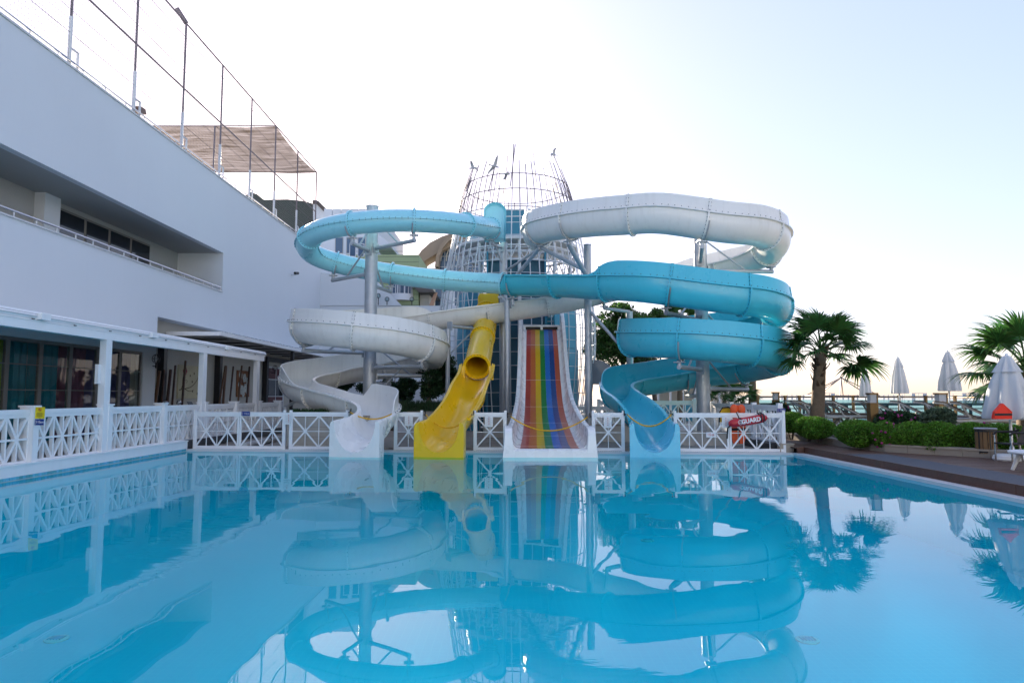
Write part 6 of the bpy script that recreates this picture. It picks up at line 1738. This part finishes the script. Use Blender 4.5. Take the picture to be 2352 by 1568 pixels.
# dark tree with a twisted trunk behind the white slide exit
def tree(label, base, h, crown_c, crown_r, n, size, seed, leaf, trunk_r, clumps=26, twisted=False, name='tree'):
    rnd = random.Random(seed); root = thing(name, label, 'tree', base)
    b = Vector(base); cc = Vector(crown_c)
    m = MB()
    if twisted:
        for ph in (0, math.pi):
            pts = [(b.x + .14 * math.cos(ph + k * .55) * (1 - k / 22), b.y + .14 * math.sin(ph + k * .55) * (1 - k / 22), b.z + (cc.z - b.z) * k / 16) for k in range(17)]
            m.tube(pts, [trunk_r * (1.1 - .5 * k / 16) for k in range(17)], 8)
    else:
        pts = [(b.x + (cc.x - b.x) * (k / 8) ** 1.5 + .06 * math.sin(k * 1.3), b.y + (cc.y - b.y) * (k / 8) ** 1.5, b.z + (cc.z - b.z) * k / 8) for k in range(9)]
        m.tube(pts, [trunk_r * (1.15 - .6 * k / 8) for k in range(9)], 10)
    m.build('trunk', 'bark', root, True)
    cl = []
    for k in range(clumps):
        d = Vector((rnd.gauss(0, 1), rnd.gauss(0, 1), rnd.gauss(0, 1))).normalized() * rnd.uniform(.35, .95)
        cl.append((Vector((cc.x + d.x * crown_r[0], cc.y + d.y * crown_r[1], cc.z + d.z * crown_r[2])), rnd.uniform(.22, .42) * min(crown_r)))
    m = MB()
    for p, r_ in cl[:14]:
        s = b.lerp(cc, rnd.uniform(.55, .95)); mid = s.lerp(p, .5) + Vector((rnd.uniform(-.1, .1), rnd.uniform(-.1, .1), rnd.uniform(.02, .2))); m.tube([s, mid, p], [trunk_r * .42, trunk_r * .25, .012], 6)
    m.build('limbs', 'bark', root, True)
    m = MB()
    for p, r_ in cl: leaf_cloud(m, p, (r_ * 1.15, r_ * 1.15, r_ * .85), n // clumps, size, rnd, .35)
    m.build('crown', leaf, root)
    return root
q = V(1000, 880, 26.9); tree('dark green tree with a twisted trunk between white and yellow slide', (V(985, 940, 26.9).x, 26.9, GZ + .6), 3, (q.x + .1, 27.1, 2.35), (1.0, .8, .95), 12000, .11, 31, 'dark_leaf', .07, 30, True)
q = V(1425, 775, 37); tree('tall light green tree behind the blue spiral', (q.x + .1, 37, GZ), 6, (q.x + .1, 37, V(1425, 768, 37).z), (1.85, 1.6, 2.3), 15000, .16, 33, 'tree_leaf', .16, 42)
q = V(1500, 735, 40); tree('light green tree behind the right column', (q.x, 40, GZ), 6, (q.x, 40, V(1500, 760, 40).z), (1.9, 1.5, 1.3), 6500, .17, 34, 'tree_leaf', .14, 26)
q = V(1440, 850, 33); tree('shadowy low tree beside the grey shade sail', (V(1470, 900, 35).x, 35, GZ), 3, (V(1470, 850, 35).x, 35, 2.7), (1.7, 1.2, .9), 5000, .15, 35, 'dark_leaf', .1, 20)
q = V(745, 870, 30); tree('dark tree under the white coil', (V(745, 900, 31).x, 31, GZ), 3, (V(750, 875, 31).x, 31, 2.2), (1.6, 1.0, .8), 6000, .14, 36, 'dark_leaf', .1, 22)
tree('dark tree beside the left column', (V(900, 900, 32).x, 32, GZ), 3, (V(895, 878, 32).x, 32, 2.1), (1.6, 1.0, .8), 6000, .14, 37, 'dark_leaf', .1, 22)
# low plants on the wall tops
def tuft_row(label, x0, x1, y, z, n, h, seed, mt='dark_leaf'):
    rnd = random.Random(seed); m = MB()
    for _ in range(n):
        x = rnd.uniform(x0, x1); yy = y + rnd.uniform(-.15, .2); hh = h * rnd.uniform(.5, 1.2); dx = rnd.gauss(0, .10); dy = rnd.gauss(0, .10); w = .012
        m.add([(x - w, yy, z), (x + w, yy, z), (x + dx * .5 + w, yy + dy * .5, z + hh * .6), (x + dx, yy + dy, z + hh), (x + dx * .5 - w, yy + dy * .5, z + hh * .6)], [(0, 1, 2, 3, 4)])
    o = m.build('ground_cover', mt); stuff(o, label, 'plants')
tuft_row('dark grassy plants on the beige planter wall left of the white slide', -7.1, -6.0, 22.15, 1.02, 800, .22, 41)
tuft_row('grassy plants on the stone wall between the white and yellow slide', -4.3, -1.9, 26.3, 1.05, 1500, .42, 42)
# fan palms
def frond_mesh(seed, n=34, L=.62, pet=.75):
    rnd = random.Random(seed); m = MB()
    m.tube([(0, 0, 0), (pet * .5, 0, .05), (pet, 0, .0)], [.022, .016, .012], 6)
    for k in range(n):
        a = R(-118 + 236 * k / (n - 1)) + rnd.gauss(0, .02); ll = L * (1.0 - .28 * abs(k / (n - 1) - .5) * 2) * rnd.uniform(.92, 1.06)
        wd = .030; d = Vector((math.cos(a), math.sin(a), 0)); s = Vector((-d.y, d.x, 0)); droop = rnd.uniform(.06, .24)
        vs = []
        for f, w_ in ((0, .006), (.35, wd), (.65, wd * .75), (.88, wd * .32), (1.0, .002)):
            c = Vector((pet, 0, 0)) + d * (ll * f) + Vector((0, 0, .10 * math.sin(f * 2) - droop * f ** 3 * 1.2 - .10 * abs(math.sin(a)) * f))
            vs += [c - s * w_ - Vector((0, 0, .35 * w_)), c, c + s * w_ - Vector((0, 0, .35 * w_))]
        fs = []
        for i in range(4): fs += [(3 * i, 3 * i + 1, 3 * i + 4, 3 * i + 3), (3 * i + 1, 3 * i + 2, 3 * i + 5, 3 * i + 4)]
        m.add(vs, fs)
    return m.mesh('frond', 'palm_leaf', True, 60)
FR_ME = [frond_mesh(s) for s in (1, 2, 3)]
def palm(label, base, zc, trunk_r, fronds, scale, seed, husk=True, lean_x=.08):
    rnd = random.Random(seed); root = thing('fan_palm', label, 'palm tree', base, 'fan palms')
    b = Vector(base); H = zc - b.z; n = 26; pts = []; rad = []
    lean = rnd.uniform(-.04, .06); TL = lean_x
    for k in range(n):
        s = k / (n - 1); pts.append((b.x + lean * math.sin(s * 2) + TL * s, b.y, b.z + H * s)); rad.append(trunk_r * (1.12 - .38 * s + .025 * (k % 2)))
    m = MB(); m.tube(pts, rad, 16); m.build('trunk', 'trunk', root, True, 60)
    top = Vector(pts[-1])
    if husk:
        for k in range(38):
            s = rnd.uniform(.58, 1.0); p = Vector((b.x + TL * s, b.y, b.z + H * s)); an = rnd.uniform(0, 6.28); o = Vector((math.cos(an), math.sin(an), 0)); r0 = trunk_r * (1.1 - .38 * s)
            q0 = p + o * r0 * .8; q1 = p + o * (r0 + .05 + rnd.random() * .05) + Vector((0, 0, .12)); q2 = p + o * (r0 + .10 + rnd.random() * .12) + Vector((0, 0, .16 + rnd.random() * .12))
            m = MB(); t_ = Vector((-o.y, o.x, 0)); m.add([q0 - t_ * .06, q0 + t_ * .06, q1 + t_ * .04, q2 + t_ * .012, q2 - t_ * .012, q1 - t_ * .04, q1 + o * .02], [(0, 1, 6), (1, 2, 6), (2, 3, 6), (3, 4, 6), (4, 5, 6), (5, 0, 6)]); m.build('leaf_base', 'trunk_husk', root)
    for i, (az, el, sc_) in enumerate(fronds):
        o = link('frond', FR_ME[i % 3]); o.parent = root; o.matrix_parent_inverse = Matrix.Translation(-Vector(base))
        o.location = top + Vector((0, 0, rnd.uniform(-.12, .08)))
        o.rotation_mode = 'XYZ'
        o.rotation_euler = Matrix.LocRotScale(None, (Matrix.Rotation(R(az), 3, 'Z') @ Matrix.Rotation(R(-el), 3, 'Y') @ Matrix.Rotation(rnd.uniform(-.5, .5), 3, 'X')).to_quaternion(), None).to_euler()
        o.scale = (scale * sc_,) * 3
    return root
def rnd_fronds(n, seed, lo=-35, hi=75):
    r_ = random.Random(seed); return [(i * 137.5 + r_.uniform(-15, 15), lo + (hi - lo) * ((i + .5) / n) ** .9 + r_.uniform(-8, 8), r_.uniform(.85, 1.1)) for i in range(n)]
pb_ = V(1873, 968, 22.0)
palm('fan palm with a thick brown trunk between the blue slide and the parasols', (pb_.x, 22.0, DZ + .05), V(1888, 806, 22).z, .215,
     [(100, 80, 1.05), (75, 66, 1.05), (12, 40, 1.2), (20, 22, 1.05), (-12, 5, 1.05), (-6, -14, 1.35), (-60, 18, .95), (200, 30, 1.0), (172, 44, 1.0), (186, 4, 1.0), (-100, 25, .9), (-125, 0, .95), (140, 55, 1.0), (165, -18, .95), (-35, 35, 1.0), (60, 10, 1.0), (110, 20, 1.0), (-80, -12, .8), (35, -5, 1.0), (-20, -30, 1.1), (240, 50, 1.0), (300, 58, 1.05), (30, 55, 1.1), (155, 66, 1.05), (-65, 45, 1.0), (5, 12, 1.15), (178, 22, .95)], 1.16, 51, True, .27)
pb_ = V(2352, 960, 18.2)
palm('fan palm cut by the right frame edge behind the large parasol', (pb_.x, 18.2, DZ + .05), V(2345, 850, 18.2).z, .22,
     [(175, 22, 1.2), (190, 40, 1.15), (150, 55, 1.1), (170, -5, 1.2), (200, 5, 1.1), (120, 65, 1.1), (90, 50, 1.1), (60, 60, 1.1), (30, 30, 1.1), (0, 45, 1.1), (0, 0, 1.1), (-60, 30, 1.0), (220, 60, 1.1), (250, 20, 1.0), (185, -35, 1.0), (150, -25, 1.0), (-30, -10, 1.0), (210, -30, 1.0), (100, 10, 1), (45, 5, 1)], 1.2, 52)
p_ = V(1727, 930, 32); palm('tall palm trunk behind the right end of the blue spiral', (p_.x, 32, GZ), V(1700, 690, 32).z - .3, .17, rnd_fronds(16, 5), 1.0, 53, False)
p_ = V(1560, 930, 37); palm('palm seen behind the big right column', (p_.x, 37, GZ), V(1560, 742, 37).z, .15, rnd_fronds(18, 6), 1.05, 54, False)
p_ = V(1662, 935, 30.5); palm('low fan palm behind the right wooden fence', (p_.x, 30.5, GZ), 1.45, .12, rnd_fronds(14, 7, 0, 80), .8, 55, False)
p_ = V(1700, 935, 31.5); palm('second low fan palm behind the right wooden fence', (p_.x, 31.5, GZ), 1.4, .12, rnd_fronds(12, 8, 0, 80), .8, 56, False)
# ================================================================ buildings and things far behind
def bbox(root, name, x0, x1, y0, y1, z0, z1, material):
    m = MB(); m.b6(x0, x1, y0, y1, z0, z1); return m.build(name, material, root)
# white annexe behind the left coil
an = thing('white_annexe', 'low white flat roofed building behind the left white coil', 'building', (-7, 46, 0))
zt = V(1000, 702, 46).z
bbox(an, 'wall', V(868, 700, 46).x - 4.5, V(1062, 700, 46).x, 46, 52, 0, zt, 'wall_white')
m = MB(); xa = V(868, 700, 45.9).x
m.prism([(xa - 4.5, 45.9, zt + .003), (xa - 4.5, 45.9, zt + 2.3), (xa - .3, 45.9, zt + 1.9), (xa + 1.6, 45.9, zt + .003)], (0, .2, 0)); m.build('gable_parapet', 'wall_white', an)
bbox(an, 'ground_floor_recess', -9, -5.5, 45.93, 46.0, .3, 2.6, 'glass_dark')
for k in range(4): bbox(an, 'door_frame', -9 + k * 1.1, -8.92 + k * 1.1, 45.86, 45.92, .3, 2.6, 'rod_white')
for k, px in enumerate((869, 889, 946, 1009)):      # round lamps on the parapet
    c = V(px, 687 - (8 if k == 0 else 0), 45.6); lm = thing('globe_lamp', ['globe lamp half hidden by the left column', 'globe lamp above the white parapet, second from the left column', 'globe lamp below the curved balcony', 'globe lamp nearest the tower on the white parapet'][k], 'lamp', (c.x, c.y, zt), 'globe lamps on the white parapet')
    m = MB(); m.sphere(tuple(c), .15, 10, 8); m.build('globe', 'glass_clear', lm, True)
    m = MB()
    for q in range(3):
        an_ = math.pi * q / 3; m.tube([(c.x + .155 * math.cos(an_) * math.cos(b), c.y + .155 * math.sin(an_) * math.cos(b), c.z + .155 * math.sin(b)) for b in [2 * math.pi * j / 14 for j in range(14)]], .012, 4, closed=True)
    m.build('cage', 'dark_steel', lm); m = MB(); m.tube([(c.x, c.y, zt), (c.x, c.y, c.z - .14)], .03, 6); m.build('stem', 'dark_steel', lm, True)
# sage green house with a curved balcony
gh = thing('green_house', 'sage green guest house with a curved white balcony', 'building', (-10, 58, 0))
Yg = 56.0
x0, x1 = V(795, 600, Yg).x, V(962, 600, Yg).x
bbox(gh, 'wall', x0, x1, Yg, Yg + 10, 0, V(900, 585, Yg).z, 'sage')
for k in range(14): bbox(gh, 'wall_groove', x0 + .02, x1 + .004, Yg - .004, Yg - .001, zt + k * .45, zt + k * .45 + .03, 'roof_dark')
bbox(gh, 'terracotta_band', x0 - .01, V(918, 690, Yg).x, Yg - .03, Yg - .006, V(900, 692, Yg).z, V(900, 676, Yg).z, 'terracotta')
a, b = V(898, 655, Yg), V(945, 690, Yg)
wv = bbox(gh, 'window', a.x, b.x, Yg - .05, Yg - .005, b.z, a.z + 1.0, 'rod_white')
for k in range(3):
    w_ = (b.x - a.x) / 3; bbox(wv, 'pane', a.x + k * w_ + .06, a.x + (k + 1) * w_ - .06, Yg - .065, Yg - .052, b.z + .05, a.z + .9, 'glass_blue')
cb = V(918, 684, Yg - .8); n = 16; rr = (V(945, 684, Yg).x - V(890, 684, Yg).x) / 2
m = MB(); vs = []
for k in range(n + 1):
    an_ = math.pi + math.pi * k / n
    for z in (V(918, 691, Yg).z, V(918, 676, Yg).z): vs.append((cb.x + rr * math.cos(an_), Yg - .05 + rr * .75 * math.sin(an_), z))
vs += [(v[0] * 1.0, v[1] + .12, v[2]) for v in vs]; k2 = 2 * (n + 1)
fs = [(2 * k, 2 * k + 2, 2 * k + 3, 2 * k + 1) for k in range(n)] + [(2 * k + 1, 2 * k + 3, k2 + 2 * k + 3, k2 + 2 * k + 1) for k in range(n)] + [(2 * k, k2 + 2 * k, k2 + 2 * k + 2, 2 * k + 2) for k in range(n)]
m.add(vs, fs); m.build('balcony_wall', 'rod_white', gh, True)
m = MB(); m.add([(v[0], v[1], v[2]) for v in vs[0:k2:2]], [tuple(range(n + 1))]); m.build('balcony_floor', 'wall_beige', gh)
for k in range(0, n + 1, 2):
    an_ = math.pi + math.pi * k / n; p = (cb.x + (rr - .05) * math.cos(an_), Yg - .05 + (rr - .05) * .75 * math.sin(an_)); m = MB(); m.tube([(*p, vs[1][2]), (*p, vs[1][2] + .75)], .025, 5); m.build('baluster', 'rod_white', gh)
m = MB(); m.tube([(cb.x + (rr - .05) * math.cos(math.pi + math.pi * k / n), Yg - .05 + (rr - .05) * .75 * math.sin(math.pi + math.pi * k / n), vs[1][2] + .75) for k in range(n + 1)], .035, 6); m.build('balcony_rail', 'rod_white', gh, True)
a, b = V(950, 648, Yg - .2), V(995, 672, Yg - .2)
m = MB(); m.prism([V(935, 645, Yg - 1), V(975, 642, Yg - 1), V(999, 671, Yg - 1), V(962, 671, Yg - 1)], (0, 5, 0)); m.build('roof', 'roof_dark', gh)
m = MB(); m.b6(V(963, 671, Yg).x, V(985, 671, Yg).x, Yg + .5, Yg + 3, 0, V(975, 673, Yg).z); m.build('wall', 'wall_beige', gh)
m = MB(); m.prism([V(986, 700, Yg - .5), V(998, 671, Yg - .5), V(1004, 671, Yg - .5), V(994, 704, Yg - .5)], (0, .4, 0)); m.build('slanted_pillar', 'terracotta', gh)
for k, (px, ph) in enumerate(((803, 560), (803, 600), (822, 560))):
    a = V(px, ph, Yg); f_ = bbox(gh, 'window', a.x, a.x + .55, Yg - .04, Yg - .005, a.z - 1.1, a.z, 'rod_white'); bbox(f_, 'pane', a.x + .06, a.x + .49, Yg - .055, Yg - .042, a.z - 1.04, a.z - .06, 'glass_blue')
# white hotel block with projecting eaves
wb = thing('white_hotel_block', 'white hotel block behind the top of the left column', 'building', (-14, 62, 0)); Yw = 61.0
bbox(wb, 'wall', V(742, 600, Yw).x, V(868, 600, Yw).x, Yw, Yw + 14, 0, V(800, 482, Yw).z, 'wall_white')
for k in range(6): 
    a = V(745 + k * 20, 480, Yw); bbox(wb, 'parapet_panel', a.x, a.x + .74, Yw - .1, Yw - .01, a.z - 1.2, a.z, 'wall_white')
for k in range(3):
    a = V(770 + k * 26, 545, Yw); f_ = bbox(wb, 'window', a.x, a.x + .75, Yw - .04, Yw - .005, a.z - 1.5, a.z, 'wall_grey'); bbox(f_, 'pane', a.x + .06, a.x + .69, Yw - .055, Yw - .042, a.z - 1.44, a.z - .06, 'glass_blue')
m = MB(); m.prism([V(858, 529, Yw - 5), V(899, 561, Yw - 5), V(899, 568, Yw - 5), V(858, 566, Yw - 5)], (0, 5, 0)); m.build('eaves_slab', 'wall_white', wb)
# dark green hall on the far left roof
dg_ = thing('dark_hall', 'dark green curved roof behind the end of the white hotel wing', 'building', (-26, 72, 0)); Yd = 70.0
pts = [V(560, 700, Yd), V(560, 452, Yd), V(575, 441, Yd), V(590, 446, Yd), V(606, 459, Yd), V(660, 458, Yd), V(700, 462, Yd), V(718, 468, Yd), V(718, 700, Yd)]
m = MB(); m.prism(pts, (0, 10, 0)); m.build('roof', 'roof_green', dg_)
pts = [V(719, 700, Yd - .5), V(719, 466, Yd - .5), V(728, 467, Yd - .5), V(752, 490, Yd - .5), V(752, 700, Yd - .5)]
m = MB(); m.prism(pts, (0, 8, 0)); m.build('wall', 'wall_white', dg_)
m = MB(); m.tube([V(719, 464, Yd - .6), V(729, 465, Yd - .6), V(754, 490, Yd - .6)], .22, 6); m.build('roof_edge', 'roof_dark', dg_, True)
# brown arched hotel with blue glass
ah = thing('arched_hotel', 'sandy hotel with a sweeping arch and blue glass front', 'building', (-9, 75, 0)); Ya = 72.0
bbox(ah, 'curtain_wall', V(1003, 600, Ya).x, V(1110, 600, Ya).x, Ya + 1.0, Ya + 14, 0, V(1050, 560, Ya).z, 'glass_blue')
for k in range(12):
    z = 4 + k * 1.15; bbox(ah, 'glazing_bar', V(1003, 600, Ya).x, V(1110, 600, Ya).x, Ya + .93, Ya + .998, z, z + .05, 'rod_white')
for k in range(7):
    x = V(1003, 600, Ya).x + k * .75; bbox(ah, 'glazing_bar', x, x + .05, Ya + .91, Ya + .929, 3, V(1050, 570, Ya).z, 'rod_white')
bbox(ah, 'wall', V(968, 600, Ya).x, V(1006, 600, Ya).x, Ya + .2, Ya + 12, 0, V(985, 615, Ya).z, 'wall_beige')
def arch_band(o, i, material, y0, dp, nm):
    m = MB(); n = len(o); vs = [V(x, y, Ya) for x, y in o] + [V(x, y, Ya) for x, y in i]
    for d in (y0, y0 + dp):
        for v in vs: m.v.append((v.x, v.y + d, v.z))
    for k in range(n - 1):
        m.f += [(k, k + 1, n + k + 1, n + k), (3 * n + k, 3 * n + k + 1, 2 * n + k + 1, 2 * n + k), (k, 2 * n + k, 2 * n + k + 1, k + 1), (n + k, n + k + 1, 3 * n + k + 1, 3 * n + k)]
    m.build(nm, material, ah)
arch_band([(948, 615), (955, 594), (968, 575), (988, 557), (1015, 543), (1050, 532), (1100, 526)], [(962, 615), (976, 598), (990, 590), (1002, 583), (1024, 572), (1055, 556), (1100, 548)], 'brown_stone', 0, 3, 'outer_arch')
arch_band([(1000, 615), (1003, 590), (1012, 566), (1028, 548), (1060, 534)], [(1008, 615), (1010, 592), (1018, 572), (1032, 556), (1060, 543)], 'brown_stone', -.6, 1.5, 'inner_arch')
for k in range(3):
    c = V(1024 + k * 13, 585, Ya + .6); m = MB(); h = 1.15
    for s in (-1, 1): m.tube([(c.x + s * .55, c.y, c.z - h * .6), (c.x + s * .5, c.y, c.z), (c.x + s * .3, c.y, c.z + h * .6), (c.x - s * .1, c.y, c.z + h)], .07, 5)
    m.build('pointed_tracery', 'wall_beige', ah)
bbox(ah, 'stair_glass', V(1000, 670, 60).x, V(1014, 670, 60).x, 60, 60.5, 3, V(1007, 645, 60).z, 'glass_blue')
bbox(ah, 'stair_wall', V(1015, 670, 60).x, V(1040, 670, 60).x, 60, 62, 0, V(1007, 640, 60).z, 'wall_white')
for k in range(7): bbox(ah, 'glazing_bar', V(1000, 670, 60).x, V(1014, 670, 60).x, 59.93, 59.998, 4 + k * .9, 4.04 + k * .9, 'rod_white')
# white pavilion wall and stairs behind the coil
st_ = thing('garden_stairs', 'flight of grey stairs with white railing behind the white slide', 'stairs', (V(950, 900, 38).x, 38, 0))
for k in range(9):
    a = V(926, 900, 38); bbox(st_, 'step', a.x, a.x + 1.6, 38 + k * .3, 38.3 + k * .3, 0, .9 + k * .18, 'coping')
for s in (0, 1.66):
    m = MB(); m.bar((a.x + s, 37.8, 1.7), (a.x + s, 40.8, 3.4), .06, .12); m.build('handrail', 'rod_white', st_)
sl = thing('shade_sail', 'grey shade sail beside the tower cage', 'shade sail', (V(1390, 870, 33).x, 33, 2))
m = MB(); n = 10; P4 = [V(1360, 826, 33), V(1432, 878, 33), V(1400, 884, 31.5), V(1352, 882, 31.5)]; vs = []
for i in range(n + 1):
    for j in range(n + 1):
        s, t_ = i / n, j / n; p = P4[0].lerp(P4[1], s).lerp(P4[3].lerp(P4[2], s), t_); p.z += .35 * math.sin(math.pi * s) * (1 - t_); vs.append(p)
m.add(vs, [(i * (n + 1) + j, i * (n + 1) + j + 1, (i + 1) * (n + 1) + j + 1, (i + 1) * (n + 1) + j) for i in range(n) for j in range(n)]); m.build('sail_cloth', 'sail_grey', sl, True)
m = MB(); m.tube([P4[1], (P4[1].x, P4[1].y, GZ)], .05, 8); m.tube([P4[3], (P4[3].x, P4[3].y, GZ)], .05, 8); m.build('mast', 'steel', sl, True)
kb = thing('garden_kiosk', 'small beige kiosk box under the shade sail', 'kiosk', (V(1399, 900, 32.5).x, 32.5, GZ))
a = V(1391, 890, 32.5); bbox(kb, 'cabinet', a.x, a.x + .7, 32.5, 33.2, GZ, 2.0, 'wall_beige'); bbox(kb, 'hatch', a.x + .08, a.x + .6, 32.46, 32.498, 1.1, 1.45, 'glass_dark'); bbox(kb, 'roof', a.x - .05, a.x + .75, 32.4, 33.3, 2.003, 2.06, 'stone_cap')
# bar terrace behind the right column
br_ = thing('beach_bar', 'open white beach bar behind the right column', 'bar', (V(1560, 920, 42).x, 44, 0))
for k in range(7):
    x = V(1510 + k * 28, 900, 43).x; bbox(br_, 'post', x, x + .12, 43, 43.12, 0, 2.85, 'rod_white')
bbox(br_, 'roof', V(1505, 890, 43).x, V(1690, 890, 43).x, 42.8, 47, 2.853, 3.05, 'rod_white'); bbox(br_, 'back_wall', V(1505, 890, 47).x, V(1690, 890, 47).x, 47, 47.2, 0, 2.85, 'wall_beige'); bbox(br_, 'counter', V(1520, 900, 45).x, V(1640, 900, 45).x, 45, 45.4, 0, 1.1, 'teal_light')
for k in range(6):
    x = V(1530 + k * 20, 900, 44.5).x; stl = thing('bar_stool', ORD[k] + ' blue stool from the left at the beach bar', 'stool', (x, 44.4, 0), 'stools at the beach bar'); m = MB(); m.lathe((x, 44.4, .7), [(.16, 0), (.18, .02), (.18, .05)], 12); m.build('seat', 'teal_light', stl, True); m = MB(); m.tube([(x, 44.4, 0), (x, 44.4, .7)], .03, 6); m.build('leg', 'chrome', stl, True)

# unseen building added behind the viewpoint so its sunlit front brightens the slides
mh = thing('bounce_building', 'unseen white building added behind the viewpoint to bounce sunlight', 'building', (0, -26, 0))
bbox(mh, 'wall', -34, 40, -38, -26, -.03, 16.5, 'wall_white')
bbox(mh, 'roof_parapet', -34.3, 40.3, -38.3, -25.8, 16.503, 17.1, 'wall_white')
for fl_ in range(5):
    for k in range(14):
        x_ = -32 + k * 5.2; f_ = bbox(mh, 'window', x_, x_ + 1.9, -25.998, -25.95, .6 + fl_ * 3.2, 2.7 + fl_ * 3.2, 'frame_grey'); bbox(f_, 'pane', x_ + .08, x_ + 1.82, -25.948, -25.93, .68 + fl_ * 3.2, 2.62 + fl_ * 3.2, 'glass_dark')
    bbox(mh, 'balcony_slab', -33, 39, -25.928, -24.6, .25 + fl_ * 3.2, .42 + fl_ * 3.2, 'wall_white')
